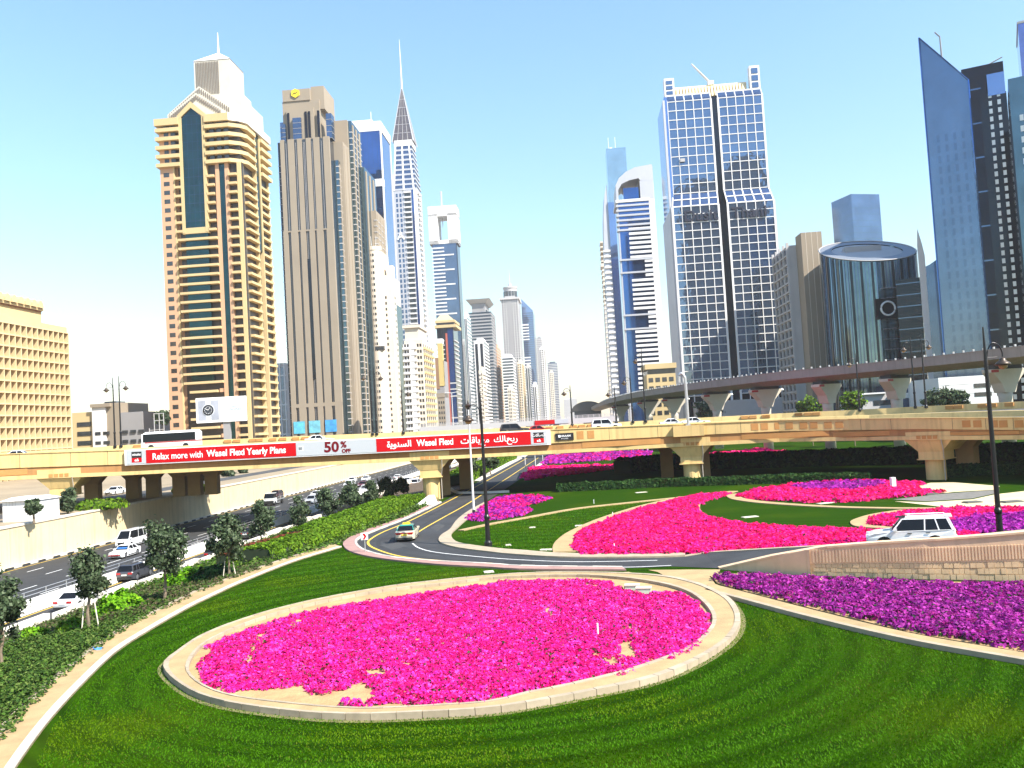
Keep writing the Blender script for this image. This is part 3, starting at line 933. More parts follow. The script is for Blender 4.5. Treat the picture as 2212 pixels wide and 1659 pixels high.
ring(near, [(.15, lambda i: zS[i] + .55), (.15, lambda i: zB[i] - .012), (.7, lambda i: zB[i] - .012), (.7, lambda i: zS[i] + .55)], 'fascia_band', M_brd, None)
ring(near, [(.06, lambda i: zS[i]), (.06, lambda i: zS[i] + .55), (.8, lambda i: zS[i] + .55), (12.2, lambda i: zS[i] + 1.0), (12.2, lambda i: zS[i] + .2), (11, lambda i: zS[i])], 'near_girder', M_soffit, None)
ring(near, [(.0, lambda i: zS[i] + .02), (.0, lambda i: zS[i] + .53), (.055, lambda i: zS[i] + .53), (.055, lambda i: zS[i] + .02)], 'fascia_sill', M_br, None)
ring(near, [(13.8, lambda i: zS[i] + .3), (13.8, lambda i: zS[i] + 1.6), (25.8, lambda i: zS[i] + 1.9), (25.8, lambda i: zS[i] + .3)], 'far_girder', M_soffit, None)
rn = near[10:]
ri = lambda i: i + 10
ring(rn, [(27.2, lambda i: zS[ri(i)] + .2), (27.2, lambda i: zU[ri(i)] - 1.3), (50, lambda i: zU[ri(i)] - 1.3), (50, lambda i: zS[ri(i)] + .2)], 'unseen_rear_girder', M_soffit, None)  # unseen rear deck, added so the ground under the right half lies in shade
def bridge_at(x, d=0.0):
    """near-edge point at picture column x, with its direction"""
    i = max(0, min(len(bxs) - 2, int(np.searchsorted(bxs, x)) - 1))
    t = (x - bxs[i]) / (bxs[i + 1] - bxs[i])
    p = np.array(near[i]) * (1 - t) + np.array(near[i + 1]) * t
    dr = np.array(near[i + 1]) - np.array(near[i])
    dr /= np.linalg.norm(dr)
    nr = np.array([-dr[1], dr[0]])
    z = [q[i] * (1 - t) + q[i + 1] * t for q in (zT, zB, zS, zU)]
    return p + nr * d, math.atan2(dr[1], dr[0]), z
def column_of(p):
    v = Vector((p[0], p[1], 9.0)) - CAM
    return 1106.0 + FPX * v.dot(R_) / v.dot(F_)
def deck_at(px, d):
    """point d metres across the deck that stands on picture column px"""
    best = min(np.arange(px - 260, px + 60, 2.0), key=lambda q: abs(column_of(bridge_at(max(min(q, 2470), -210), d)[0]) - px))
    return bridge_at(max(min(float(best), 2470), -210), d)
def on_bridge(name, mt, x, wd, dep, z0, z1, d=-.03, shape=None):
    p, a, _ = bridge_at(x, d)
    m_ = shape or MB().box(-wd / 2, wd / 2, 0, dep, z0, z1)
    return m_.build(name, mt, br, (p[0] - bl[0], p[1] - bl[1], 0), a)
# square parapet plates; the shade of their recesses is put into the colour
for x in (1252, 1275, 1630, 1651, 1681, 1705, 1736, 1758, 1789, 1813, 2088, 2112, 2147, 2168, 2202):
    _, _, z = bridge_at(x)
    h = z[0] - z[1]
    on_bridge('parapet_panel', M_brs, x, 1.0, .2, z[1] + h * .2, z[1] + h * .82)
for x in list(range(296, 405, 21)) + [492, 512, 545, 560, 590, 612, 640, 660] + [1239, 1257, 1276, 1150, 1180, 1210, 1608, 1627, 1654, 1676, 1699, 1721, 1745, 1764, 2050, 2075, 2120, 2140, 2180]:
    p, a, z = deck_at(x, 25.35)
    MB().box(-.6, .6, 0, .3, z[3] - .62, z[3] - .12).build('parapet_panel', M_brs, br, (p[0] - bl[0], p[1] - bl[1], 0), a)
# dark joints between the cast lengths of the parapet
M_joint = mat('joint_dark', (.12, .09, .05), .9)
for x in (40, 150, 230, 1205, 1315, 1420, 1545, 1600, 1860, 1925, 2058, 2130, 2190):
    _, _, z = bridge_at(x)
    on_bridge('joint', M_joint, x, .05, .05, z[1], z[0], -.012)
# long sunk panels of the fascia
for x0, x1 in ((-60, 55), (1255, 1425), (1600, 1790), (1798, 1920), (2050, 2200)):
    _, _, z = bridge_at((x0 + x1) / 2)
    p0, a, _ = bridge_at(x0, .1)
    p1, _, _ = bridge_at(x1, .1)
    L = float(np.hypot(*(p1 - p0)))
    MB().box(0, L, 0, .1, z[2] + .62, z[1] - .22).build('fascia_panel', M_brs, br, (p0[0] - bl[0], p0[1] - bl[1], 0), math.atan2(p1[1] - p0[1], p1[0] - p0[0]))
M_lpipe = mat('drain_pipe', (.45, .40, .33), .6)
# piers
def pier(x, ground, d=2.2, main=True):
    p, a, z = bridge_at(x, d)
    top = z[2]
    o = empty('pier', (p[0] - bl[0], p[1] - bl[1], 0), a)
    o.parent = br
    if main:
        w1 = 1.55
        MB().hexa([(-w1, -1.5, top - 1.5), (w1, -1.5, top - 1.5), (-w1, 4, top - 1.5), (w1, 4, top - 1.5),
                   (-w1 - 1.4, -2.0, top - .02), (w1 + 1.4, -2.0, top - .02), (-w1 - 1.4, 4, top - .02), (w1 + 1.4, 4, top - .02)]).build('capital', M_br, o)
        MB().box(-w1, w1, -1.45, 2.2, top - 2.5, top - 1.5).build('neck', M_br, o)
        MB().box(-w1 - .2, w1 + .2, -1.6, 2.4, top - 2.62, top - 2.5).build('neck_band', M_br, o)
        s = [(1.25 * math.cos(t) * (1.0), 1.1 * math.sin(t)) for t in np.linspace(0, 2 * math.pi, 20, endpoint=False)]
        MB().prism([(q[0], q[1] - .1) for q in s], ground - .1, top - 2.62).build('shaft', M_br, o, smooth=False)
        for k in range(4):
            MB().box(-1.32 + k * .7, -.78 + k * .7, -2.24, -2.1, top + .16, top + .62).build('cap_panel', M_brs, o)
        MB().box(-2.9, 2.9, -2.13, 1.0, top - .01, z[1] - .35).build('cap_block', M_br, o)
        MB().tube([(1.55, -1.2, ground), (1.55, -1.2, top - 2.7), (1.75, -1.75, top - 1.2), (1.75, -2.2, top + .1)], .07, 6).build('drain_pipe', M_lpipe, o)
    else:
        MB().box(-1.0, 1.0, -1, 1, ground - .1, top + .3).build('shaft', M_soffit, o)
        MB().hexa([(-1, -1, top - 1.4), (1, -1, top - 1.4), (-1, 1, top - 1.4), (1, 1, top - 1.4), (-2.4, -1.4, top + .28), (2.4, -1.4, top + .28), (-2.4, 1.4, top + .28), (2.4, 1.4, top + .28)]).build('capital', M_soffit, o)
for x, g in ((123, WT - .1), (924, 0), (1488, 0), (2000, 0)):
    pier(x, g, 2.2)
    pier(x + 25, g, 9.5, False)
for x, g in ((200, WT - .1), (250, WT - .1), (292, WT - .1), (330, WT - .1), (372, WT - .1), (1000, 0), (1450, 0), (1970, 0)):
    pier(x, g, 19.0, False)
# sign plate beside the banner
_, _, z = bridge_at(1218)
sg = empty('small_sign', (0, 0, 0), 0, 'small black sign plate fixed to the parapet beside the banner', 'sign')
p, a, _ = bridge_at(1218, -.12)
sg.location = (p[0], p[1], z[1] + .35)
sg.rotation_euler = (0, 0, a)
M_blk = mat('sign_black', (.012, .012, .014), .5)
M_wht = mat('sign_white', (.82, .82, .82), .6)
MB().box(-1.35, 1.35, 0, .08, 0, 1.05).build('plate', M_blk, sg)
text('lettering', 'HAAAM', .42, M_wht, sg, (.18, -.015, .62), bold=.01)
MB().box(-.92, -.6, -.014, 0, .44, .8).build('emblem', M_wht, sg)
text('lettering', '04 3333430', .22, M_wht, sg, (0, -.015, .24))

# ------------------------------------------------------------------ long advertising banner on the parapet
M_red = mat('banner_red', (.46, .002, .006), .7, spec=.15)
M_grey = mat('banner_grey', (.42, .44, .46), .5)
M_maroon = mat('banner_maroon', (.14, .002, .006), .7, spec=.15)
M_frame = mat('banner_frame', (.85, .84, .82), .5)
pa, _, za = bridge_at(269.5, -.55)
pb_, _, zb = bridge_at(1187, -.55)
LB = float(np.hypot(*(pb_ - pa)))
ang = math.atan2(pb_[1] - pa[1], pb_[0] - pa[0])
ba = empty('banner', (pa[0], pa[1], 0), ang, 'long red and grey advertising banner with white and maroon lettering on the parapet', 'banner')
def bnz(u, t):
    """height at fraction u along, t up the banner"""
    x = 269 + (1188 - 269) * u
    y0 = 1005.5 + (960.5 - 1005.5) * u
    y1 = 972.5 + (928.5 - 972.5) * u
    q = pa * (1 - u) + pb_ * u
    return W(x, y0 + (y1 - y0) * t, q[1]).z
def bquad(name, mt, u0, u1, t0, t1, y0, y1, parent=None):
    v = []
    for t in (t0, t1):
        for y in (y0, y1):
            for u in (u0, u1):
                v.append((u * LB, y, bnz(u, t)))
    return MB().hexa(v).build(name, mt, parent or ba)
pxu = lambda x: (x - 269.0) / 919.0
bquad('backing', M_frame, 0, 1, 0, 1, .06, .5)
for nm, u0, u1, mt in (('logo_panel', pxu(274), pxu(314), M_grey), ('red_panel', pxu(314), pxu(632), M_red), ('discount_panel', pxu(632), pxu(805), M_grey), ('red_panel', pxu(805), pxu(1144), M_red), ('logo_panel', pxu(1144), pxu(1180), M_grey)):
    bquad(nm, mt, u0 + .0002, u1 - .0002, .07, .95, 0, .06)
def btext(s, x, t, size, mt, bold=0.0, sx=1.0, align='LEFT', dy=-.012):
    u = pxu(x)
    sl_ = math.atan2(bnz(u + .05, t) - bnz(u - .05, t), .1 * LB)
    o = text('lettering', s, size, mt, ba, (u * LB, dy, bnz(u, t)), (math.pi / 2, -sl_, 0), bold, .008, align, sx)
    return o
btext('Relax more with', 327, .47, 1.32, M_wht, .012, .80)
btext('Wasel Flexi Yearly Plans', 442, .50, 1.32, M_wht, .034, .86)
btext('50', 692, .52, 2.05, M_maroon, .07, 1.05)
btext('%', 728, .66, 1.25, M_maroon, .05)
btext('OFF', 730, .24, .72, M_maroon, .04)
bquad('stamp', mat('stamp', (.5, .52, .54), .5), pxu(636), pxu(649), .36, .72, -.01, 0)
btext('50', 637.5, .54, .5, M_blk, .008, dy=-.02)
def ar(name_fe):
    return ''.join(chr(c) for c in name_fe)
# arabic letters in their joined forms, written from right to left
AR_sanawiya = ar([0xFE93, 0xFEF3, 0xFEEE, 0xFEE8, 0xFEB4, 0xFEDF, 0x0627])
AR_baqat = ar([0xFE95, 0xFE8E, 0xFED7, 0xFE8E, 0xFE91])
AR_maa = ar([0xFECA, 0xFEE3])
AR_balak = ar([0xFEDA, 0xFEDF, 0xFE8E, 0xFE91])
AR_rayyih = ar([0xFEA2, 0xFEF3, 0xFEAD])
AR_etisalat = ar([0xFE95, 0xFEFB, 0xFE8E, 0xFEBC, 0xFE97, 0xFE8D])
btext(AR_sanawiya, 828, .52, 1.25, M_wht, .028)
btext('Wasel Flexi', 893, .52, 1.32, M_wht, .034, .86)
btext(AR_baqat, 989, .53, 1.25, M_wht, .02)
btext(AR_maa, 1033, .53, 1.25, M_wht, .008)
btext(AR_balak, 1062, .53, 1.25, M_wht, .008)
btext(AR_rayyih, 1091, .53, 1.25, M_wht, .008)
for x0, x1, s1 in ((284, 305, 'etisalat'), (1150, 1173, AR_etisalat)):
    bquad('logo_tile', M_blk, pxu(x0), pxu(x1), .46, .86, -.012, 0)
    bquad('logo_tile', M_red, pxu(x0), pxu(x1), .16, .46, -.012, 0)
    btext(s1, (x0 + x1) / 2, .68, .5 if x0 < 500 else .62, M_wht, .006, .85 if x0 < 500 else 1, 'CENTER', -.025)
    btext('e&', (x0 + x1) / 2, .31, .55, M_wht, .01, 1, 'CENTER', -.025)

# ------------------------------------------------------------------ metro viaduct
M_met = mat('viaduct_grey', (0.27, 0.245, 0.225), .85, var=.15, vscale=.2, streak=.4)
M_metp = mat('viaduct_pier', (0.50, 0.45, 0.37), .85, var=.1, vscale=.3)
M_metd = mat('viaduct_dark', (0.045, 0.04, 0.04), .9)
M_sgred = mat('red_panel_sign', (.35, .01, .02), .5)
vp_px = [(2480, 718, 131), (2212, 744, 154), (1950, 774, 180), (1681, 806, 207), (1570, 817, 230), (1488, 826, 252), (1425, 838, 280), (1373, 848, 310), (1330, 860, 365), (1300, 870, 450), (1284, 878.5, 560), (1272, 884, 720)]
vm = [W(*q) for q in vp_px]
VT = 19.2
vpts = smoothpath([(q.x, q.y) for q in vm], 6)
vd = empty('metro_viaduct', (vpts[0][0], vpts[0][1], 0), 0, 'grey elevated metro viaduct curving away to the far end of the avenue', 'viaduct')
def vsweep(prof, name, mt):
    n, k = len(vpts), len(prof)
    cols = [offset(vpts, d) for d, _ in prof]
    v = [(cols[j][i][0] - vpts[0][0], cols[j][i][1] - vpts[0][1], prof[j][1]) for i in range(n) for j in range(k)]
    f = [(i * k + j, i * k + (j + 1) % k, (i + 1) * k + (j + 1) % k, (i + 1) * k + j) for i in range(n - 1) for j in range(k)]
    f += [tuple(range(k - 1, -1, -1)), tuple((n - 1) * k + j for j in range(k))]
    return obj(name, v, f, mt, vd)
vsweep([(0, VT - 1.9), (0, VT - .1), (-.3, VT - .1), (-.3, VT - 1.2), (-8.7, VT - 1.2), (-8.7, VT - .1), (-9, VT - .1), (-9, VT - 1.9), (-6, VT - 3.0), (-3, VT - 3.0)], 'girder', M_met)
vsweep([(.08, VT - .1), (.08, VT + .05), (-.4, VT + .05), (-.4, VT - .1)], 'parapet_cap', M_met)
vq = resample(vpts, 260)
for i in range(0, 150):
    d = (vq[i][0] - vpts[0][0], vq[i][1] - vpts[0][1])
    box('parapet_bracket', M_steel, vd, d[0] - .15, d[0] + .15, d[1] - .15, d[1] + .15, VT + .05, VT + .45)
def vpier(px):
    # place where the viaduct passes this picture column
    best = min(range(len(vpts)), key=lambda i: abs((vpts[i][0] + 4) / vpts[i][1] - ray(px, HZ(px)).x / ray(px, HZ(px)).y))
    t = np.array(vpts[min(best + 1, len(vpts) - 1)]) - np.array(vpts[max(best - 1, 0)])
    a = math.atan2(t[1], t[0])
    c = np.array(offset(vpts, -4.5)[best])
    o = empty('pier', (c[0] - vpts[0][0], c[1] - vpts[0][1], 0), a)
    o.parent = vd
    MB().lathe([(1.25, -.1), (1.2, 9.8), (1.3, 11.0)], seg=18).build('shaft', M_metp, o, smooth=True)
    prof = [(-1.3, 11.0), (-2.0, 12.8), (-4.0, 14.9), (-4.0, 15.5), (4.0, 15.5), (4.0, 14.9), (2.0, 12.8), (1.3, 11.0)]
    v = [(x, y, z) for x in (-1.25, 1.25) for y, z in prof]
    n = len(prof)
    MB().add(v, [tuple(range(n)), tuple(range(2 * n - 1, n - 1, -1))] + [(i, n + i, n + (i + 1) % n, (i + 1) % n) for i in range(n)]).build('pier_head', M_metp, o)
    MB().box(-1.2, 1.2, -3.4, 3.4, 15.5, 16.25).build('bearing', M_metd, o)
    MB().box(-1.32, -1.26, 2.6, 4.4, 14.9, 15.4).build('warning_panel', M_sgred, o)
    MB().lathe([(.1, 0), (.55, .15), (.3, .5), (.08, .6)], (0, -4.9, 15.0), 10).build('floodlight', M_wht, o)
for x in (1342, 1402, 1455, 1543, 1651, 1783, 1969, 2200):
    vpier(x)
# station at the end of the curve
sx = W(1288, 905, 640)
stn = empty('metro_station', (sx.x - 6, 640, 0), -SB, 'dark rounded metro station roof at the far end of the viaduct', 'station')
arc = [(12 * math.cos(t), 17 + 7 * math.sin(t)) for t in np.linspace(0, math.pi, 13)]
n = len(arc)
v = [(x, y, z) for y in (0, 70) for x, z in arc]
MB().add(v, [tuple(range(n)), tuple(range(2 * n - 1, n - 1, -1))] + [(i, n + i, n + i + 1, i + 1) for i in range(n - 1)]).build('roof', mat('station_shell', (.07, .065, .06), .5, .4), stn)
MB().box(-10, 10, 1, 69, 9, 17).build('platform_hall', mat('station_glass', (.05, .06, .07), .2), stn)
for y in (6, 35, 64):
    MB().box(-3, 3, y - 1.5, y + 1.5, 0, 9).build('support', M_metp, stn)

# ------------------------------------------------------------------ ramp wall on the near side
M_rw = mat('ramp_wall', (0.72, 0.50, 0.31), .85, var=.12, vscale=.6, streak=.4)
M_rs = mat('ramp_stone', (0.68, 0.48, 0.28), .9, var=.2, vscale=1.2)
rw = empty('ramp_wall', (wallb[0][0], wallb[0][1], 0), 0, 'tan ramp retaining wall with ribbed band and rough stone base', 'wall')
rl = wallb[0]
tops = [(1554, 1227.5), (1746, 1184), (1878, 1173), (2103, 1160), (2212, 1149), (2500, 1130)]
def wall_pt(x):
    """foot of the wall at picture column x, and height of its top there"""
    xs = [1554, 1749, 1998, 2212, 2500]
    ys = [1230, 1244, 1253, 1257, 1262]
    p = P2(x, float(np.interp(x, xs, ys)))
    yt = float(np.interp(x, [t[0] for t in tops], [t[1] for t in tops]))
    return p, W(x, yt, p[1]).z
def wallseg(name, mt, x0, x1, f0, f1, thick, proud=0.0, n=1, parent=None):
    """part of the wall between columns; f0,f1 give z from the top height"""
    m_ = MB()
    for k in range(n):
        a, b = x0 + (x1 - x0) * k / n, x0 + (x1 - x0) * (k + 1) / n
        (p0, t0), (p1, t1) = wall_pt(a), wall_pt(b)
        v = []
        for fz in (f0, f1):
            for y in (-proud, thick):
                for p, t in ((p0, t0), (p1, t1)):
                    v.append((p[0] - rl[0], p[1] - rl[1] + y, fz(t)))
        m_.hexa(v)
    return m_.build(name, mt, parent or rw)
wallseg('end_wedge', M_rw, 1554, 1745, lambda t: -.05, lambda t: t - .08, .35, .03, 1)
wallseg('pilaster', M_rw, 1745, 1751, lambda t: -.05, lambda t: t - .08, .4, .09)
wallseg('upper_wall', M_rw, 1751, 2500, lambda t: t * .42, lambda t: t - .08, .4, 0, 6)
wallseg('lower_wall', M_rs, 1751, 2500, lambda t: -.05, lambda t: t * .42, .4, -.05, 6)
wallseg('coping', M_rw, 1554, 2500, lambda t: max(t - .08, .01), lambda t: max(t + .04, .1), .45, .08, 8)
for x in np.arange(1758, 2330, 7.2):
    wallseg('rib', M_rw, x, x + 3.6, lambda t: t * .47, lambda t: t * .47 + .78, .05, .055)
# rough stones of the base
for r in range(3):
    x = 1753 + r * 5
    while x < 2300:
        wd = random.uniform(9, 17)
        g0, g1 = .02 + r * .135, .02 + r * .135 + .125
        pr = random.uniform(-.012, .022)
        wallseg('stone', M_rs, x, min(x + wd - .8, 2320), lambda t: t * g0 + .01 * r, lambda t: t * g1 - .005, .05, pr)
        x += wd

# ------------------------------------------------------------------ towers along the avenue
VPX = 1235.0
M_cream1 = mat('tower_cream', (0.58, 0.435, 0.22), .85, var=.08, vscale=.08)
M_cream2 = mat('tower_pale', (0.66, 0.58, 0.47), .85, var=.08, vscale=.08)
M_pinkw = mat('tower_pink', (0.58, 0.34, 0.20), .85, var=.08, vscale=.08)
M_brownw = mat('tower_brown', (0.30, 0.17, 0.09), .85, var=.1, vscale=.08)
M_white = mat('tower_white', (0.72, 0.70, 0.68), .75, var=.06, vscale=.08)
M_silver = mat('tower_silver', (0.50, 0.50, 0.53), .5, .3, var=.08, vscale=.08)
M_grey2 = mat('tower_grey', (0.28, 0.27, 0.27), .8, var=.1, vscale=.08)
M_lgrey = mat('tower_light_grey', (0.46, 0.44, 0.43), .8, var=.1, vscale=.08)
M_tan2 = mat('tower_tan', (0.30, 0.245, 0.18), .85, var=.08, vscale=.06)
M_win = mat('window_dark', (0.035, 0.04, 0.045), .15, 0, var=.5, vscale=.3, spec=.8)
M_winb = mat('window_room', (0.045, 0.034, 0.026), .35, 0, var=.6, vscale=.4)
G_green = glass('glass_green', (0.022, 0.075, 0.085), .06, .35, .25)
G_blue = glass('glass_blue', (0.055, 0.14, 0.36), .05, .25, .05)
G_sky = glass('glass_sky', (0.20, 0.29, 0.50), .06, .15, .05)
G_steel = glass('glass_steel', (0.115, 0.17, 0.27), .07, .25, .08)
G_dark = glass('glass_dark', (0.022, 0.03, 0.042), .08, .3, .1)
G_teal = glass('glass_teal', (0.11, 0.18, 0.22), .08, .3, .1)
G_dusit = glass('glass_panes', (0.155, 0.215, 0.32), .03, .18, .12, .12)
G_black = glass('glass_black', (0.015, 0.018, 0.03), .12, .3, .1)

class Bld:
    def __init__(s, name, label, px, Y, rz=-SB, cat='tower', z0=0.0, py=None):
        p = W(px, HZ(px) if py is None else py, Y)
        s.Y, s.k = Y, Y / FPX
        s.o = empty(name, (p.x, Y, z0), rz, label, cat)
        s.px, s.z0 = px, z0
    def z(s, x, y):
        return W(x, y, s.Y).z - s.z0
    def x(s, x, y):
        return W(x, y, s.Y).x - s.o.location.x
    def box(s, name, mt, x0, x1, y0, y1, z0, z1, parent=None):
        return box(name, mt, parent or s.o, x0, x1, y0, y1, z0, z1)
    def prism(s, name, mt, poly, z0, z1, top=None, smooth=False):
        return MB().prism(orient(poly), z0, z1, 0, top).build(name, mt, s.o, smooth=smooth)

def grid_front(b, name, mt, x0, x1, z0, z1, nx, nz, fx=.6, fz=.6, y=-.06, dep=.12, joined=False, skip=None):
    """windows on the front (y = 0) face"""
    cx, cz = (x1 - x0) / nx, (z1 - z0) / nz
    mb_ = MB()
    for j in range(nz):
        for i in range(nx):
            if skip and skip(i, j):
                continue
            q = (x0 + cx * (i + .5 - fx / 2), x0 + cx * (i + .5 + fx / 2), y, y + dep, z0 + cz * (j + .5 - fz / 2), z0 + cz * (j + .5 + fz / 2))
            if joined:
                mb_.box(*q)
            else:
                b.box(name, mt, *q)
    if joined:
        tag(mb_.build(name, mt, b.o), kind='stuff')

def grid_side(b, name, mt, X, y0, y1, z0, z1, ny, nz, fy=.6, fz=.6, dep=.12, joined=False, sgn=1):
    """windows on a side face at x = X; sgn +1 faces right, -1 faces left"""
    cy, cz = (y1 - y0) / ny, (z1 - z0) / nz
    mb_ = MB()
    for j in range(nz):
        for i in range(ny):
            q = (X - dep / 2, X + dep / 2, y0 + cy * (i + .5 - fy / 2), y0 + cy * (i + .5 + fy / 2), z0 + cz * (j + .5 - fz / 2), z0 + cz * (j + .5 + fz / 2))
            if joined:
                mb_.box(*q)
            else:
                b.box(name, mt, *q)
    if joined:
        tag(mb_.build(name, mt, b.o), kind='stuff')

def bands(b, name, mt, x0, x1, y0, y1, z0, z1, n, h, out=.3):
    """floor bands round the block"""
    for j in range(n):
        z = z0 + (z1 - z0) * j / n
        b.box(name, mt, x0 - out, x1 + out, y0 - out, y1 + out, z, z + h)

M_crown = mat('crown_white', (.58, .54, .46), .8, var=.1, vscale=.15)
M_louv = mat('louvre_grey', (.17, .14, .11), .7)
# --- apartment tower with green glass strips
b = Bld('apartment_tower', 'tall cream apartment tower with green glass strip and white stepped crown', 358, 318, py=679)
Z = lambda y: b.z(430, y)
D1 = 29.0
ztop, zmid = Z(268), Z(499)
fl = (zmid - 2) / 26.0
b.box('core', M_winb, .4, 30.6, 1.2, D1 - .4, 0, ztop - .5)
b.box('wall', M_pinkw, 0, 5.0, 0, D1, 0, ztop - 3)
b.box('recess_wall', M_brownw, 5.0, 6.6, .9, 3, 0, ztop - 16)
b.box('edge_pier', M_cream1, 5.0, 5.5, -.05, .9, 0, ztop - 16)
for x0, x1 in ((21.3, 22.7), (24.9, 26.3)):
    b.box('pillar', M_pinkw, x0, x1, -.15, 2, 0, ztop - 16)
b.box('glass_strip', G_green, 22.7, 24.9, .25, 2, 0, ztop - 16)
b.box('pillar', M_cream1, 29.6, 31.05, -.1, 3, 0, ztop - 16)
b.box('corner_slot', M_winb, 31.05, 31.3, .6, 2.2, 0, ztop - 16)
nfl = int((ztop - 16) / fl)
for j in range(2, nfl):
    z = 2 + j * fl
    b.box('window', M_win, 1.3, 3.5, -.05, .2, z + .9, z + 2.5)
    low = z < zmid - .5
    wide = low and j > 8
    if wide:
        b.box('balcony', M_cream1, 6.4, 21.3, -1.3, 1.3, z - .45, z + .42)
        b.box('balcony_glazing', G_green, 9.0, 17.6, -.2, 1.3, z + .55, z + fl - .5)
    elif low:
        b.box('balcony', M_cream1, 8.6, 19.0, -1.3, 1.3, z - .45, z + .42)
        b.box('wall_infill', M_pinkw, 19.4, 21.3, .2, 1.3, z - .5, z + .9)
    else:
        b.box('balcony', M_cream1, 6.0, 8.2, -.8, 1.3, z - .45, z + .42)
        b.box('balcony', M_cream1, 17.9, 20.9, -.8, 1.3, z - .45, z + .42)
    b.box('balcony', M_cream1, 26.4, 29.5, -.9, 1.3, z - .45, z + .45)
    b.box('side_balcony', M_cream1, 29.8, 32.4, 3.2, 13.2, z - .45, z + .45)
    b.box('side_balcony', M_cream1, 29.8, 32.1, 18.5, D1 - 1, z - .45, z + .45)
b.box('side_glass', G_green, 30.5, 31.5, 13.6, 18.0, zmid - 6, ztop + 1)
for y0 in (13.0, 18.0):
    b.box('side_frame', M_cream1, 30.5, 32.0, y0, y0 + .7, 0, ztop + 1)
b.box('side_pillar', M_cream1, 29, 31.4, D1 - 1, D1, 0, ztop)
# upper storeys: wide bands, and the tall framed green window
b.box('tall_window', G_green, 9.2, 17.0, -.35, 1.5, zmid + 1, ztop + 2.0)
MB().add([(9.2, y, ztop + 2) for y in (-.35, 1.5)] + [(17.0, y, ztop + 2) for y in (-.35, 1.5)] + [(13.1, y, ztop + 6) for y in (-.35, 1.5)], [(0, 2, 4), (1, 5, 3), (0, 4, 5, 1), (2, 3, 5, 4)]).build('tall_window', G_green, b.o)
for j in range(13):
    b.box('window_bar', G_steel, 9.25, 16.95, -.42, -.3, zmid + 3.5 + j * 3.34, zmid + 3.62 + j * 3.34)
for x in (11.1, 13.05, 15.0):
    b.box('window_bar', G_steel, x, x + .1, -.4, -.3, zmid + 1, ztop + 2)
for x0, x1 in ((8.1, 9.2), (17.0, 18.1)):
    b.box('window_frame', M_cream1, x0, x1, -.8, 1.5, zmid - .8, ztop + 2.6)
b.box('window_frame', M_cream1, 8.1, 18.1, -.7, 1.5, zmid - 1.2, zmid + 1)
for sx_ in (-1, 1):
    c = 13.1
    MB().hexa([(c + sx_ * 5.0, y, ztop + 1.6) for y in (-.85, 1.5)] + [(c + sx_ * 5.4, y, ztop + 3.2) for y in (-.85, 1.5)] + [(c, y, ztop + 5.8) for y in (-.85, 1.5)] + [(c, y, ztop + 8.2) for y in (-.85, 1.5)]).build('gable_trim', M_cream1, b.o)
for j in range(5):
    z = ztop - 16 + j * 3.35
    b.box('upper_band', M_cream1, -1.0, 8.1, -1.2, D1, z, z + 1.4)
    b.box('upper_band', M_cream1, 18.1, 27.5, -1.2, 8, z, z + 1.4)
    MB().prism(orient([(27.5, -1.2), (31.2, 1.5), (32.6, 4.0), (32.6, 13.0), (28, 13.0), (27.5, 8)]), z, z + 1.4).build('upper_band', M_cream1, b.o)
    b.box('upper_band', M_cream1, 29, 32.8, 18.6, D1 + .5, z, z + 1.4)
    for x in (2, 4.6, 19.6, 22.4, 25.2):
        b.box('window', M_win, x, x + 1.7, -.1, 1.6, z + 1.5, z + 3.2)
b.box('cornice', M_cream1, -1.2, 8.1, -1.3, D1, ztop - .2, ztop + 2.4)
b.box('cornice', M_cream1, 18.1, 27.5, -1.3, D1, ztop - .2, ztop + 2.6)
MB().prism(orient([(27.5, -1.3), (31.2, 1.4), (32.8, 4.0), (32.8, D1), (27.5, D1)]), ztop - .2, ztop + 2.6).build('cornice', M_white, b.o)
# crown of stepped white gables with louvres
def gable(x0, x1, y0, y1, z0, ze, za, mt=M_crown, name='gable'):
    c = (x0 + x1) / 2
    pr = [(x0, z0), (x1, z0), (x1, ze), (c, za), (x0, ze)]
    v = [(x, y, z) for y in (y0, y1) for x, z in pr]
    MB().add(v, [(0, 1, 2, 3, 4), (9, 8, 7, 6, 5)] + [(i, 5 + i, 5 + (i + 1) % 5, (i + 1) % 5) for i in range(5)]).build(name, mt, b.o)
gable(3.6, 24.6, 2, D1 - 2, ztop + 2, ztop + 5, ztop + 12.5)
gable(1.6, 27.2, 4.5, D1 - 3, ztop + 2, ztop + 6, ztop + 16.0)
for k in range(26):
    x = 4.2 + k * .76
    h = ztop + 4.2 + (10.3 - abs(x - 14.1)) * .70
    b.box('louvre', M_louv, x, x + .3, 1.7, 2.0, h - 1.6, h + .2)
for k in range(30):
    x = 2.4 + k * .8
    h = ztop + 6 + (12.2 - abs(x - 14.4)) * .75
    b.box('louvre', M_louv, x, x + .3, 4.25, 4.5, h - 2.0, h + .1)
b.box('shoulder', M_crown, 20, 30.5, 6, D1 - 1, ztop + 2, ztop + 11)
b.box('shoulder', M_crown, 18, 27, 9, D1 - 4, ztop + 11, ztop + 16.5)
Zc = lambda y: (Z(y) - 10.5) * 1.03 + 10.5
zt2 = Zc(138)
b.box('lantern', M_crown, 11.2, 25.4, 8, 22, ztop + 8, zt2)
for k in range(15):
    b.box('lantern_louvre', M_louv, 12.0 + k * .62, 12.25 + k * .62, 7.8, 8.0, ztop + 14, zt2 - .6)
MB().add([(11.0, 7.8, zt2), (25.6, 7.8, zt2), (25.6, 22.2, zt2), (11.0, 22.2, zt2), (18.3, 15, Zc(106))], [(0, 1, 4), (1, 2, 4), (2, 3, 4), (3, 0, 4), (3, 2, 1, 0)]).build('lantern_roof', M_white, b.o)
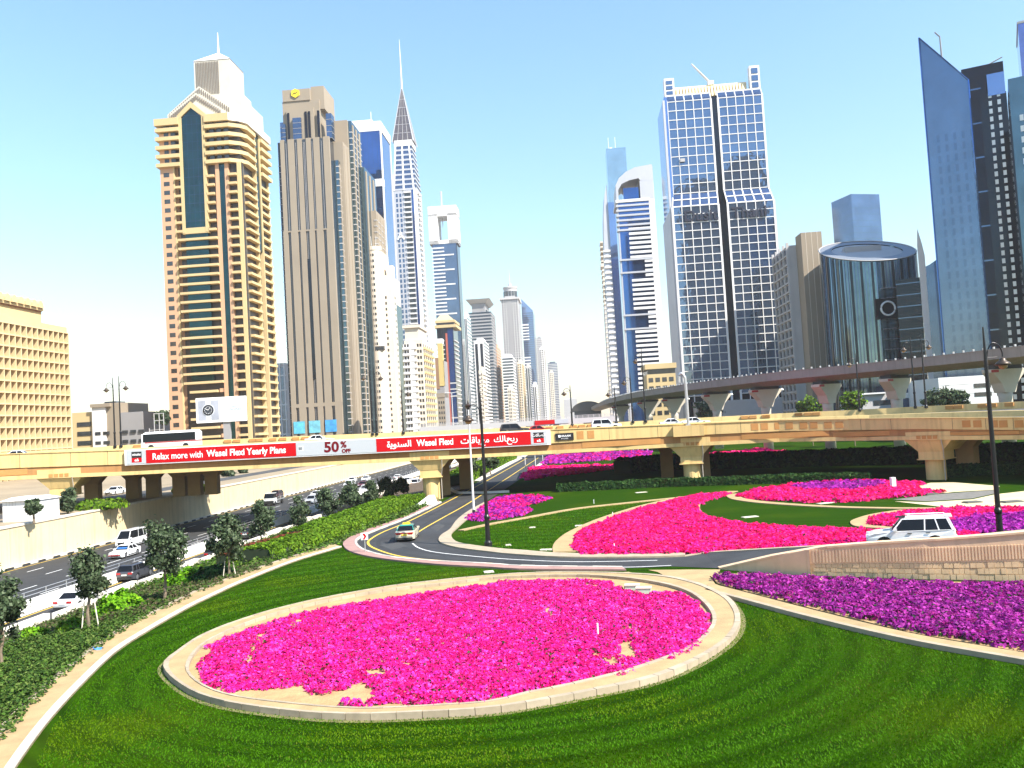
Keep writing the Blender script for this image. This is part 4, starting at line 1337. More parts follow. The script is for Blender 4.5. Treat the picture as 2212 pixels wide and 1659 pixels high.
MB().tube([(18.3, 15, Zc(108)), (18.3, 15, Zc(62))], [.5, .15], 6).build('spire', M_white, b.o)

# --- banded hotel block at the picture's edge: deep egg-crate facade facing the avenue
p0 = W(155, 960, 297)
b = Bld('hotel_block', 'cream hotel block with deep egg-crate balconies and scalloped roof edge', 155, 297, rz=0, cat='building')
zc = b.z(152, 721)
ang_h = rad(86.5)
hb = b.o
hb.rotation_euler = (0, 0, ang_h)
hb.location = (hb.location.x - 95 * math.cos(ang_h), hb.location.y - 95 * math.sin(ang_h), 0)
_bx = b.box
b.box = lambda nm, mt, x0, x1, *r_: _bx(nm, mt, 95 - x1, 95 - x0, *r_)     # x counted from the far corner towards the viewer
b.box('block', M_cream1, 0, 95, 1.6, 40, 0, zc)
fh = zc / 14.0
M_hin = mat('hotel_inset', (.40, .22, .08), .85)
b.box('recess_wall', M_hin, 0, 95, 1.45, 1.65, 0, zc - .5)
M_plaster = mat('hotel_white', (.60, .46, .26), .85)
for j in range(15):
    b.box('floor_slab', M_plaster, 0, 95, -.25, 1.6, j * fh - .45 + .45, j * fh + .45)
for i in range(33):
    b.box('fin', M_plaster, i * 2.9 - .18, i * 2.9 + .18, -.2, 1.6, 0, zc)
M_hin = mat('hotel_inset', (.62, .38, .17), .85)
for j in range(1, 14):
    for i in range(0, 17):
        b.box('window', M_win, i * 2.9 + .9, i * 2.9 + 2.0, 1.25, 1.5, j * fh + .5, j * fh + 1.4)
        if random.random() < .33:
            b.box('curtain_gap', M_winb, i * 2.9 + .6, i * 2.9 + 1.3, 1.27, 1.5, j * fh + 1.41, j * fh + 2.6)
b.box('roof_storey', M_cream1, 0, 95, .3, 40, zc, zc + 2.3)
b.box('roof_storey', M_cream1, 12.5, 95, 1.5, 38, zc + 2.3, zc + 6.4)
M_scal = mat('hotel_shadow', (.22, .10, .05), .9)  # shade under the eaves put into a dark brown, laid on as boxes
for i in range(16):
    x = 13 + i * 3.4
    b.box('eave_shade', M_scal, x + .2, x + 3.2, .9, 1.7, zc + 6.0, zc + 7.4)
    v = [(95 - x - .3 - 1.4 * (1 + math.cos(t)), z, zc + 7.2 + 2.4 * math.sin(t)) for z in (.0, 3.5) for t in np.linspace(0, math.pi, 7)]
    MB().add(v, [tuple(range(7)), tuple(range(13, 6, -1))] + [(k, 7 + k, 8 + k, k + 1) for k in range(6)]).build('scallop', M_cream1, b.o)
b.box('roof_rail', M_cream1, 12.5, 95, .6, 38, zc + 6.4, zc + 7.2)

# --- low parking block next to it
b = Bld('parking_block', 'low cream and grey office block with strip windows beside the hotel', 158, 330, cat='building')
k = b.k
za, zb2 = b.z(230, 888), b.z(290, 890)
b.box('cream_wing', M_cream1, 0, 48 * k, 0, 25, 0, za)
b.box('white_bay', M_white, 48 * k, 78 * k, -1, 25, 0, b.z(235, 878))
b.box('stair_tower', M_tan2, 72 * k, 108 * k, -.3, 22, 0, b.z(250, 870))
b.box('roof_canopy', M_tan2, 46 * k, 90 * k, -1.6, 20, b.z(250, 878), b.z(250, 872) + .2)
b.box('grey_wing', M_grey2, 108 * k, 158 * k, 0, 25, 0, zb2)
b.box('plant_room', G_steel, 64 * k, 90 * k, 3, 10, b.z(250, 869), b.z(250, 866))
for j in range(4):
    z = za - 5.5 - j * 3.6
    b.box('strip_window', M_win, 11 * k, 42 * k, -.15, .1, z, z + 1.7)
    for x in (54, 72, 112, 130, 148):
        if j > 0:
            b.box('window', M_win, x * k, (x + 12) * k, -1.15 if x < 78 else -.4, .1, z, z + 1.2)

# --- tan hotel tower with vertical ribs
b = Bld('ribbed_hotel_tower', 'tall tan stone hotel tower with dark vertical slots and stepped top', 621, 466, py=700)
k = b.k
Zs = lambda y: b.z(660, y)
zm, zt = Zs(299), Zs(186)
M_emb = mat('emblem_yellow', (.85, .62, .02), .5)
b.box('core', M_win, .3, 27.7, .8, 60, 0, zm - .6)
slots = [(0, 2.6), (4.3, 8.2), (9.6, 12.6), (14.6, 17.6), (18.7, 22.4), (24.2, 28.0)]
zj = Zs(497)
for x0, x1 in slots:
    b.box('rib', M_tan2, x0, x1, -.1, 2, 0, zj)
    b.box('rib', M_tan2, x0 + .25, x1 - .1, .35, 2, zj, zm)
for x in (3.4, 8.9, 13.2, 13.9, 18.1, 23.3):
    b.box('mullion', M_grey2, x, x + .2, .55, .9, 0, zm - 2)
b.box('slot_window', G_dark, 12.6, 14.6, .2, .8, Zs(820), Zs(560))
b.box('left_flank', G_dark, -1.4, 0, 1.5, 20, 0, zm - 1.0)
for j in range(44):
    b.box('flank_ledge', M_grey2, -1.7, 0, 1.4, 3.0, 5 + j * 3.6, 5.3 + j * 3.6)
b.box('mid_joint', M_tan2, 0, 28, -.02, 1, zj - .8, zj)
b.box('base_band', M_tan2, 0, 28, -.12, 1, Zs(880), Zs(872))
# upper part, set back
b.box('upper_block', M_tan2, 1.6, 22.5, 3.5, 22, zm, Zs(213))
b.box('upper_block', M_tan2, 4.0, 19.5, 2.0, 24, zm, Zs(232))
b.box('head_block', M_tan2, 2.0, 17.6, 3.0, 22, Zs(213), Zs(188))
b.box('head_block', M_tan2, 17.6, 25, 5, 26, Zs(232), Zs(182))
for x0, x1, y0, y1, a, c in ((1.2, 3.0, 2.6, 4, 300, 262), (7.8, 12.5, .8, 3, 300, 253), (26, 29, 3, 9, 300, 246), (-.4, 1.6, 4, 8, 300, 256)):
    b.box('glass_bay', G_steel, x0, x1, y0, y1, Zs(a), Zs(c))
    for q in range(4):
        zz = Zs(a) + (Zs(c) - Zs(a)) * q / 4
        b.box('bay_ledge', M_grey2, x0 - .1, x1 + .1, y0 - .12, y1, zz, zz + .25)
for x in (4.6, 14.5, 16.4, 21.5):
    b.box('dark_slot', G_black, x, x + 1.2, 1.6, 2.5, zm, Zs(240))
em = [(9.5 + 2.6 * math.cos(t), 2.6 * math.sin(t)) for t in np.linspace(math.pi / 6, math.pi * 13 / 6, 6, endpoint=False)]
zc_ = Zs(197)
MB().add([(x, y, zc_ + z) for y in (2.4, 2.95) for x, z in em], [(0, 1, 2, 3, 4, 5), (11, 10, 9, 8, 7, 6)] + [(i, 6 + i, 6 + (i + 1) % 6, (i + 1) % 6) for i in range(6)]).build('emblem', M_emb, b.o)
MB().tube([(8.1, 2.3, zc_ - .7), (9.3, 2.3, zc_ + .2), (9.7, 2.3, zc_ - .2), (10.9, 2.3, zc_ + .7)], .18, 5).build('emblem_mark', M_blk, b.o)
# stepped right flank
steps = [(28.0, 31, 6, 22, 345), (28.0, 33.0, 10, 30, 300), (28, 35, 24, 46, 236), (30, 39, 34, 62, 330), (33, 42, 46, 70, 420), (33, 45, 58, 78, 560)]
for q, (x0, x1, y0, y1, yt) in enumerate(steps):
    zt_ = Zs(yt)
    b.box('flank_block', M_tan2 if q in (1, 4) else G_teal, x0 - 4, x1, y0, y1, 0, zt_)
    nb_ = int(zt_ / 3.6)
    for j in range(0, nb_):
        if q % 2 == 0:
            b.box('flank_ledge', M_lgrey, x1 - 1.5, x1 + .2, y0 - .25, y1, j * 3.6, j * 3.6 + .5)
    for t in range(3):
        b.box('flank_rib', M_tan2, x1 - .9, x1 + .35, y0 + (y1 - y0) * (t + .2) / 3, y0 + (y1 - y0) * (t + .5) / 3, 0, zt_ - 2)
b.box('flank_crown', M_tan2, 24, 33, 22, 50, Zs(300), Zs(236))
for x0, c in ((1.0, (.10, .45, .62)), (9.5, (.16, .48, .60)), (18.5, (.05, .32, .70))):
    b.box('poster', mat('poster_%d' % int(x0), c, .6, var=.5, vscale=.25), x0, x0 + 6.2, -.5, -.3, Zs(936), Zs(910))

# --- grey grid block between the two
b = Bld('grid_office_block', 'grey and white gridded office block between apartment tower and ribbed tower', 590, 620, cat='building')
k = b.k
zt = b.z(600, 785)
b.box('block', M_lgrey, 0, 34 * k, 0, 20, 0, zt)
for i in range(4):
    b.box('white_frame', M_white, i * 10 * k, i * 10 * k + .8, -.4, .1, 0, zt)
for j in range(6):
    b.box('white_frame', M_white, 0, 34 * k, -.38, .1, zt * j / 6 + zt * .02, zt * j / 6 + zt * .02 + .8)
for i in range(3):
    b.box('window', G_steel, i * 10 * k + 1.2, (i * 10 + 9) * k, -.1, .1, 1, zt - 3)

# --- blue slab tower with white frame
b = Bld('blue_glass_tower', 'smooth deep blue glass tower with white top frame and white belt', 742, 560, py=500)
k = b.k
zt = b.z(800, 285)
wf = (836 - 742) * k
b.box('glass_shaft', G_blue, .3, wf - .8, .3, 30, 0, zt)
b.box('side_glass', G_sky, wf - .8, wf - .4, 1.4, 30, 0, zt)  # lighter glass: the sun on this face is put into its tint
b.box('corner_post', M_white, wf - .9, wf, -.1, 1.4, 0, zt)
b.box('back_post', M_white, wf - .9, wf, 29, 30.4, 0, zt)
b.box('top_frame', M_white, 0, wf, 0, 30.4, zt, zt + 6.5)
b.box('top_box', M_white, 0, wf - 7, 6, 26, zt + 6.5, zt + 10)
b.box('belt', M_white, 0, wf, -.15, 3, b.z(800, 405), b.z(800, 389))
for j in range(0, 46):
    b.box('pane_joint', G_steel, .3, wf - .9, .24, .35, 4 + j * 4.0, 4.12 + j * 4.0)
for i in range(1, 9):
    b.box('pane_joint', G_steel, i * wf / 9, i * wf / 9 + .12, .22, .34, 0, zt)
MB().tube([(wf - 8, 8, zt + 6), (wf - 8, 8, zt + 16)], .2, 5).build('aerial', M_white, b.o)

# --- pale tower with rounded corner
b = Bld('rounded_pale_tower', 'pale cream tower with rounded corner and paired small windows', 797, 500, py=700)
k = b.k
zt = b.z(800, 540)
r = 4.2
poly = [(r - r * math.cos(t), r - r * math.sin(t)) for t in np.linspace(0, math.pi, 13)]
poly = [(x, y) for x, y in poly] + [(2 * r, 24), (0, 24)]
b.prism('shaft', M_cream2, poly, 0, zt)
MB().lathe([(r + .3, 0), (r + .3, 2.2)], (r, r, zt), 20).build('roof_drum', M_cream2, b.o)
for s_ in (-1, 1):
    MB().tube([(r + s_ * 1.2, r, zt + 2), (r + s_ * 1.6, r, zt + 9)], .12, 4).build('aerial', M_white, b.o)
nf = int(zt / 3.5)
for j in range(nf):
    z = 1.5 + j * 3.5
    if 14 < j < 16:
        continue
    for t in (1.25, 1.62):
        x, y = r - (r + .02) * math.cos(t), r - (r + .02) * math.sin(t)
        MB().box(-.45, .45, -.05, .15, z, z + 1.5).build('window', M_win, b.o, (x, y, 0), math.atan2(-math.cos(t), math.sin(t)) * 0 + (t - math.pi / 2))
b.box('wing', M_cream2, 2 * r - 1, 2 * r + 4.2, 8, 34, 0, b.z(825, 590))
b.box('wing_bay', M_cream2, 2 * r + 1.5, 2 * r + 5.4, 10, 15, 0, b.z(825, 568))
b.box('wing_glass', G_green, 2 * r + 4.0, 2 * r + 4.8, 16, 34, 0, b.z(830, 650))
for j in range(26):
    z = 1.5 + j * 3.5
    for y in (10.6, 12.8):
        b.box('window', M_win, 2 * r + 5.3, 2 * r + 5.5, y, y + 1.1, z, z + 1.6)
    b.box('window', M_win, 2 * r + .2, 2 * r + 1.2, 7.9, 8.1, z, z + 1.6)
b.box('belt', M_win, .2, 2 * r - .2, -.08, 6, b.z(800, 757), b.z(800, 749))

# --- spire tower
b = Bld('spire_tower', 'slender silver tower with tall lattice pyramid and needle spire', 859, 700, py=600)
k = b.k
Zr = lambda y: b.z(880, y)
zb3, zt = Zr(411), Zr(313)
w_ = 19.5
D = 24.0
b.box('shaft', M_silver, 0, w_, 0, D, 0, zb3)
nf = int(zb3 / 4.2)
for j in range(nf):
    z = j * 4.2 + 1
    for x in (2.0, 5.0):
        b.box('window', G_steel, x, x + 1.6, -.1, .1, z, z + 2.8)
    b.box('balcony_recess', M_win, 9.2, 14.3, -.12, .1, z, z + 2.6)
    b.box('balcony', M_white, 8.8, 14.7, -1.0, .1, z + 2.9, z + 4.0)
    b.box('side_balcony', M_white, w_ - .1, w_ + 1.2, 3.5, 8.5, z + 2.9, z + 4.0)
    b.box('side_recess', M_win, w_ - .1, w_ + .12, 3.6, 8.4, z, z + 2.6)
    b.box('side_balcony', M_white, w_ - .1, w_ + 1.2, 10.5, 15, z + 2.9, z + 4.0)
b.box('blue_corner', G_blue, 15.2, 16.8, -.3, .2, 0, zb3)
b.box('corner_rib', M_white, 16.8, w_ + .2, -.3, .4, 0, zb3)
def taper(name, mt, a, c, z0, z1, o=b):
    v = [(a[0], a[2], z0), (a[1], a[2], z0), (a[0], a[3], z0), (a[1], a[3], z0), (c[0], c[2], z1), (c[1], c[2], z1), (c[0], c[3], z1), (c[1], c[3], z1)]
    return MB().hexa(v).build(name, mt, o.o)
taper('upper_shaft', G_steel, (.2, w_ - .2, .2, D - .2), (2.6, w_ - 3, 3, D - 3), zb3, zt)
for j in range(9):
    t = j / 9
    z = zb3 + (zt - zb3) * t
    x0, x1, y0 = -.2 + 2.6 * t, w_ + .3 - 3 * t, -.2 + 3 * t
    b.box('louvre_band', M_silver, x0, x1, y0, D - y0, z, z + 1.5)
for x in (0, 8.2, 16.6):
    v = []
    MB().hexa([(x, -.5, zb3), (x + 1.4, -.5, zb3), (x, .8, zb3), (x + 1.4, .8, zb3), (x * .68 + 2.6, 2.5, zt), (x * .68 + 3.8, 2.5, zt), (x * .68 + 2.6, 3.8, zt), (x * .68 + 3.8, 3.8, zt)]).build('corner_rib', M_white, b.o)
b.box('crown_block', M_white, 2.2, w_ - 2.4, 2.6, D - 2.6, zt, zt + 5.0)
M_lat = mat('lattice', (.085, .075, .09), .6, .3, var=.4, vscale=.6)
cx, cy = w_ / 2 - .3, D / 2
za_ = Zr(172)
for q in range(4):
    a0, a1 = math.pi / 4 + q * math.pi / 2, math.pi / 4 + (q + 1) * math.pi / 2
    R = 12.6
    e0 = Vector((cx + R * math.cos(a0), cy + R * math.sin(a0), zt + 4))
    e1 = Vector((cx + R * math.cos(a1), cy + R * math.sin(a1), zt + 4))
    ap = Vector((cx, cy, za_))
    MB().add([e0 * .97 + ap * .03, e1 * .97 + ap * .03, ap], [(0, 1, 2)]).build('pyramid_face', M_lat, b.o)
    MB().tube([e0, ap], [.5, .2], 5).build('pyramid_edge', M_silver, b.o)
    for t in (.25, .5, .75):
        MB().tube([e0 * (1 - t) + e1 * t, ap], [.3, .08], 4).build('lattice_bar', M_grey2, b.o)
    for t in (.15, .3, .45, .6, .75):
        MB().tube([e0 * (1 - t) + ap * t, e1 * (1 - t) + ap * t], .22, 4).build('lattice_bar', M_silver, b.o)
MB().tube([(cx, cy, za_ - 3), (cx, cy, Zr(71))], [.9, .15], 6).build('needle', M_white, b.o)
text('letter_sign', 'A', 9.0, M_wht, b.o, (4.6, -.5, Zr(510)), bold=.12, depth=.15)

# --- white portal tower
b = Bld('portal_tower', 'blue glass tower with open white portal frame and hanging needle on top', 938, 920, py=600)
k = b.k
Zp = lambda y: b.z(960, y)
w_ = 52 * k
b.box('shaft', G_steel, 0, w_, 0, 24, 0, Zp(527))
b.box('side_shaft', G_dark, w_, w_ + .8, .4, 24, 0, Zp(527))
for x0, x1 in ((-3, 7), (w_ - 8, w_ + 2)):
    b.box('portal_leg', M_white, x0, x1, -1, 24, Zp(527), Zp(462))
b.box('portal_beam', M_white, -3, w_ + 2, -1, 24, Zp(467), Zp(445))
b.box('portal_base', M_white, -3, w_ + 2, -1, 24, Zp(527), Zp(519))
MB().tube([(w_ / 2 - 2, 10, Zp(487)), (w_ / 2 - 2, 10, Zp(408))], [.3, 1.0], 5).build('needle', M_lgrey, b.o)
for j in range(38):
    z = Zp(680) + j * 4.0
    if z > Zp(535):
        break
    long_ = j % 4 == 0
    b.box('white_ledge', M_white, -1, w_ * (.88 if long_ else .48), -.8, .4, z, z + 1.4)

# --- apartment building with wavy balconies
b = Bld('balcony_apartment_block', 'cream white apartment block crowded with small balconies', 876, 430, py=800)
k = b.k
zt = b.z(890, 735)
b.box('block', M_cream2, 0, 9.2, 0, 30, 0, zt)
b.box('front_bay', M_white, -.3, 5.0, -1.2, 4, 0, zt - 2)
b.box('roof_house', M_cream2, .5, 7.5, 1, 24, zt, b.z(890, 706))
b.box('roof_slab', M_cream2, -.5, 8.2, 0, 25, b.z(890, 708), b.z(890, 702))
for j in range(int(zt / 3.1)):
    z = 1 + j * 3.1
    b.box('balcony', M_white, -.6, 3.0, -2.2, -1.0, z, z + 1.1)
    b.box('balcony', M_white, 3.6, 6.2, -1.4, .1, z, z + 1.1)
    for x in (.2, 1.6, 6.4, 7.8):
        b.box('window', M_winb, x, x + .9, -1.25 if x < 5 else -.06, .1, z + 1.2, z + 2.7)
    for y in (2, 8, 14, 20, 26):
        b.box('side_balcony', M_cream1, 9.1, 10.4, y, y + 3.6, z, z + 1.1)
        b.box('side_window', M_winb, 9.1, 9.26, y + .4, y + 2.6, z + 1.2, z + 2.7)

# --- dark tower with brown overhanging crown
b = Bld('brown_crowned_tower', 'dark blue tower with cream overhanging crown and red vertical stripe', 948, 760, py=800)
k = b.k
Zd = lambda y: b.z(965, y)
w_ = 36 * k
b.box('shaft', G_dark, 0, w_, 0, 30, 0, Zd(708))
b.box('blue_front', G_blue, 9.5, w_ - .5, -.3, .5, 0, Zd(712))
b.box('red_stripe', mat('stripe_red', (.42, .09, .05), .7), 7.6, 9.3, -.5, .5, 0, Zd(720))
b.box('crown_slab', M_cream1, -1.5, w_ + 3, -2, 32, Zd(708), Zd(702))
b.box('crown_floor', M_win, 0, w_ + 1, -.5, 30, Zd(702), Zd(697))
b.box('crown_slab', M_cream1, -1.0, w_ + 2, -1.5, 31, Zd(697), Zd(692))
taper('crown_roof', M_cream1, (-1, w_ + 1, -1, 30), (3, w_ - 5, 6, 22), Zd(692), Zd(678), b)
for j in range(30):
    z = 3 + j * 4
    if z < Zd(735):
        b.box('balcony', M_lgrey, -.6, 6.4, -1.2, .3, z, z + 1.0)
        b.box('side_balcony', M_lgrey, w_ - .2, w_ + 1.0, 2, 28, z, z + 1.1)
for y in (830, 843, 858, 905, 918):
    b.box('belt', M_lgrey, 9.4, w_ + .2, -.6, .5, Zd(y), Zd(y) + 1.2)

# --- narrow yellow building
b = Bld('yellow_narrow_block', 'narrow yellow tan apartment block in front of the dark tower', 944, 600, py=850)
k = b.k
zt = b.z(948, 742)
M_yel = mat('tower_yellow', (.58, .44, .16), .85)
b.box('shaft', M_grey2, 0, 17 * k, 0, 20, 0, zt - 12)
b.box('gable_frame', M_yel, 2.2, 17 * k, -.4, 4, zt - 30, zt)
b.box('slot', M_brownw, -.1, 2.2, -.3, 4, zt - 32, zt - 10)
b.box('lower_shaft', M_tan2, .2, 17 * k - .4, -.6, 16, 0, zt - 38)
b.box('cornice', M_tan2, -.4, 17 * k, -.9, 17, zt - 38, zt - 35)
b.box('roof_screen', M_white, .4, 17 * k, .5, 8, zt, zt + 3.5)
for j in range(int((zt - 40) / 3.6)):
    for x in (.9, 2.5, 4.1):
        b.box('window', M_win, x, x + .8, -.7, -.5, 2 + j * 3.6, 3.8 + j * 3.6)

# --- farther towers, simpler with distance
def far_tower(name, label, xl, xf, xr, ytop, Y, wall, win, style, extra=None, fh=3.8):
    b = Bld(name, label, xl, Y, py=860)
    k = b.k
    zt = b.z((xl + xf) / 2, ytop)
    w_ = (xf - xl) * k
    s_ = max(xr - xf, 0)
    D = min(60.0, max(14.0, Y * s_ / max(VPX - xf - s_, 4))) if s_ else 22.0
    b.box('shaft', wall, 0, w_, 0, D, 0, zt)
    nf = max(3, int(zt / fh))
    if style == 'bands':
        for j in range(nf):
            z = zt * j / nf
            b.box('floor_band', win, -.25, w_ + .25, -.3, D + .2, z, z + zt / nf * .45)
    elif style == 'grid':
        nx = max(2, int(w_ / 3.6))
        ny = max(2, int(D / 4))
        grid_front(b, 'window_grid', win, .6, w_ - .6, 1, zt - 2, nx, nf, .55, .6, joined=True)
        grid_side(b, 'side_window_grid', win, w_, .6, D - .6, 1, zt - 2, ny, nf, .5, .6, joined=True)
    elif style == 'balcony':
        grid_front(b, 'window_grid', M_winb, .6, w_ - .6, 1, zt - 2, max(2, int(w_ / 3.2)), nf, .6, .6, joined=True)
        for j in range(nf):
            z = zt * j / nf
            b.box('balcony', win, w_ * .12, w_ * .5, -1.0, .1, z, z + 1.1)
            b.box('side_balcony', win, w_ - .2, w_ + 1.1, 1, D - 1, z, z + 1.2)
    elif style == 'strips':
        n = max(2, int(w_ / 5))
        for i in range(n):
            b.box('glass_strip', win, w_ * (i + .25) / n, w_ * (i + .75) / n, -.25, .2, 0, zt - 4)
        for j in range(nf):
            b.box('side_band', win, w_ - .1, w_ + .2, .6, D - .6, zt * j / nf, zt * (j + .55) / nf)
    b.box('roof_plant', wall, w_ * .2, w_ * .8, D * .2, D * .8, zt, zt + 4)
    if extra:
        extra(b, w_, D, zt)
    return b
def t_roof(b, w_, D, zt):
    b.box('roof_neck', M_grey2, w_ * .2, w_ * .75, 3, D - 3, zt, zt + 12)
    taper('roof_wing', M_lgrey, (w_ * .12, w_ * .8, 2, D - 2), (-1, w_ * .98, -3, D), zt + 12, zt + 17, b)
def cupola(b, w_, D, zt):
    b.box('cornice', M_lgrey, -2, w_ + 2, -2, D + 1, zt - 3, zt)
    MB().lathe([(w_ * .40, 0), (w_ * .40, 18), (w_ * .44, 18), (w_ * .44, 20), (w_ * .1, 22), (2, 26)], (w_ / 2, D / 2, zt), 18).build('rotunda', M_lgrey, b.o)
    for q in range(7):
        t = -math.pi * (q + .5) / 7
        MB().box(-1.9, 1.9, -.3, .3, 4, 13).build('rotunda_window', M_win, b.o, (w_ / 2 + w_ * .405 * math.cos(t), D / 2 + w_ * .405 * math.sin(t), zt), t + math.pi / 2)
    MB().tube([(w_ / 2, D / 2, zt + 24), (w_ / 2, D / 2, zt + 48)], [1.0, .2], 6).build('spire', M_lgrey, b.o)
    b.box('dark_strip', M_grey2, w_ * .36, w_ * .62, -.5, .2, 0, zt - 6)
def wedge(b, w_, D, zt):
    MB().hexa([(0, 0, zt), (w_, 0, zt), (0, D, zt), (w_, D, zt), (0, 0, zt + 22), (w_, 0, zt + 1), (0, D, zt + 22), (w_, D, zt + 1)]).build('slanted_top', G_sky, b.o)
    for q in (0, 2, 4):
        for j in range(6):
            z = zt * .88 - q * zt * .14 - j * 5
            b.box('white_ledge', M_white, -.5, w_ * .55, -.8, .2, z, z + 2)
far_tower('white_slim_tower', 'slim white tower standing just past the brown crowned tower', 1012, 1018, 1026, 680, 900, M_white, G_teal, 'strips')
far_tower('wing_roofed_tower', 'teal glass tower under a broad flat wing shaped roof', 1019, 1071, 1082, 674, 1100, G_teal, M_grey2, 'bands', t_roof, 4.2)
far_tower('white_striped_tower', 'white tower with dark vertical glass strips below the wing roofed tower', 1030, 1052, 1063, 735, 1000, M_white, G_dark, 'strips')
far_tower('small_cream_block', 'small cream round topped block low among the far towers', 1037, 1046, 1052, 800, 800, M_cream2, M_white, 'balcony')
far_tower('beige_balcony_tower', 'beige tower with brown front and stacked balconies', 1063, 1080, 1097, 745, 1150, M_pinkw, M_cream2, 'balcony')
far_tower('cupola_tower', 'grey gridded tower topped by a round cupola and spire', 1094, 1131, 1138, 642, 1300, M_lgrey, M_win, 'grid', cupola)
far_tower('slanted_blue_tower', 'blue glass tower with slanted top beside the cupola tower', 1138, 1162, 1169, 672, 1450, G_sky, G_steel, 'bands', wedge)
far_tower('white_gridded_tower', 'white gridded tower in front of the cupola tower', 1090, 1112, 1122, 770, 1120, M_white, G_teal, 'bands')
far_tower('low_cream_tower', 'low cream apartment tower in front of the white gridded tower', 1097, 1106, 1113, 838, 900, M_cream2, M_winb, 'grid')
far_tower('cream_slab_tower', 'cream slab tower close right of the cupola tower foot', 1121, 1131, 1138, 782, 1250, M_cream2, M_cream1, 'balcony')
far_tower('green_grey_tower', 'greenish grey tower half way down the far row', 1139, 1148, 1154, 790, 1350, M_lgrey, G_green, 'strips')
far_tower('white_stepped_tower', 'white narrow tower low in the far row', 1152, 1160, 1166, 830, 1250, M_white, G_dark, 'strips')
far_tower('grey_crowned_tower', 'grey tower with dark square head near the row end', 1166, 1177, 1181, 730, 1600, M_grey2, M_lgrey, 'bands')
far_tower('striped_pale_tower', 'pale tower with fine balcony stripes near the row end', 1171, 1181, 1190, 752, 1500, M_white, M_lgrey, 'balcony')
far_tower('pale_narrow_tower', 'pale narrow tower second from the end of the far row', 1190, 1198, 1203, 803, 1700, M_cream2, M_win, 'grid')
far_tower('last_blue_tower', 'hazy blue grey tower at the end of the far row', 1187, 1208, 1213, 784, 2000, G_steel, M_lgrey, 'bands')
far_tower('hazy_square_tower', 'faint square tower in the haze at the end of the avenue', 1217, 1246, 1246, 862, 3000, M_lgrey, M_grey2, 'bands')

# ------------------------------------------------------------------ the other side of the avenue
def right_block(name, label, xl, xr, Y, D, ytop, cat='tower', py=860, rz=-SB):
    b = Bld(name, label, xl, Y, rz=rz, cat=cat, py=py)
    b.w = (xr - xl) * b.k
    b.D = D
    b.zt = b.z((xl + xr) / 2, ytop)
    return b
# clock-topped tower
b = right_block('clock_tower', 'slim beige tower with ornate pointed top behind the others', 1318, 1336, 800, 20, 575)
b.box('shaft', M_lgrey, 0, b.w, 0, 20, 0, b.z(1322, 660))
b.box('clock_stage', M_cream2, .4, b.w - .4, .4, 19, b.z(1322, 660), b.z(1322, 570))
b.box('cornice', M_cream2, -.8, b.w + .8, -.8, 20, b.z(1322, 575), b.z(1322, 568))
b.box('belfry', M_cream2, 1.5, b.w - 1.5, 2, 16, b.z(1322, 568), b.z(1322, 552))
taper('pinnacle', M_pinkw, (1.5, b.w - 1.5, 2, 16), (3.6, 4.0, 8, 8.5), b.z(1322, 552), b.z(1322, 532), b)
for j in range(40):
    b.box('floor_band', M_cream2, -.2, b.w + .2, -.3, 20, j * 4.5, j * 4.5 + 1.2)
for i in range(3):
    b.box('arch_window', M_win, 1.2 + i * 2.2, 2.4 + i * 2.2, .2, .6, b.z(1322, 650), b.z(1322, 615))
# glass-headed tower
b = right_block('glass_headed_tower', 'tall pale glass tower with curved flank and two aerials', 1340, 1392, 620, 30, 316)
zt = b.zt
b.box('shaft', G_sky, 0, b.w, 2, 30, 0, zt - 40)
b.box('glass_head', glass('glass_clear', (.36, .46, .52), .1, .15, .1), 1.2, 15.5, 2, 18, zt - 40, zt)
v = []
prof = [(0, 0), (0, zt - 26), (-2.0, zt - 34), (-3.6, zt - 50), (-4.6, zt - 70), (-5.0, 0)]
MB().add([(x, y, z) for y in (3, 26) for x, z in prof], [tuple(range(6)), tuple(range(11, 5, -1))] + [(i, 6 + i, 6 + (i + 1) % 6, (i + 1) % 6) for i in range(6)]).build('curved_flank', M_silver, b.o)
for j in range(48):
    b.box('flank_ledge', M_white, -5.3, -.2, 2.2, 4, 4 + j * 4, 5.4 + j * 4) if 5 + j * 4 < zt - 72 else None
for x in (3.5, 8.5):
    MB().tube([(x, 8, zt), (x, 8, zt + 10)], .18, 5).build('aerial', M_white, b.o)
MB().lathe([(2.2, 0), (1.8, 1.5), (.3, 2.4)], (5, 8, zt), 12).build('dish', M_white, b.o)
# arch-topped blue tower
b = right_block('arch_topped_tower', 'blue glass tower with rounded silver arch top and white ledges', 1359, 1441, 500, 26, 432)
Za = lambda y: b.z(1380, y)
w_ = b.w
b.box('shaft', G_blue, .5, w_ - 3.4, .3, 26, 0, Za(430))
b.box('edge_post', M_silver, 0, .8, -.2, 3, 0, Za(434))
b.box('edge_frame', M_white, w_ - 3.4, w_, -.3, 26, 0, Za(392))
arch = [(0, Za(432)), (0, Za(398)), (2.2, Za(383)), (6.5, Za(370)), (12, Za(362)), (w_ - .5, Za(358)), (w_, Za(362)), (w_, Za(392)), (w_ - 7.5, Za(392)), (w_ - 8.5, Za(386)), (8, Za(389)), (3.5, Za(396)), (1.4, Za(408)), (1.2, Za(432))]
n = len(arch)
MB().add([(x, y, z) for y in (-.4, 24) for x, z in arch], [tuple(range(n)), tuple(range(2 * n - 1, n - 1, -1))] + [(i, n + i, n + (i + 1) % n, (i + 1) % n) for i in range(n)]).build('arch', M_silver, b.o)
b.box('head_glass', G_blue, 4.5, 13.5, 3, 18, Za(430), Za(402))
b.box('arch_pier', M_silver, w_ - 8, w_ - .2, -.35, 24, Za(432), Za(392))
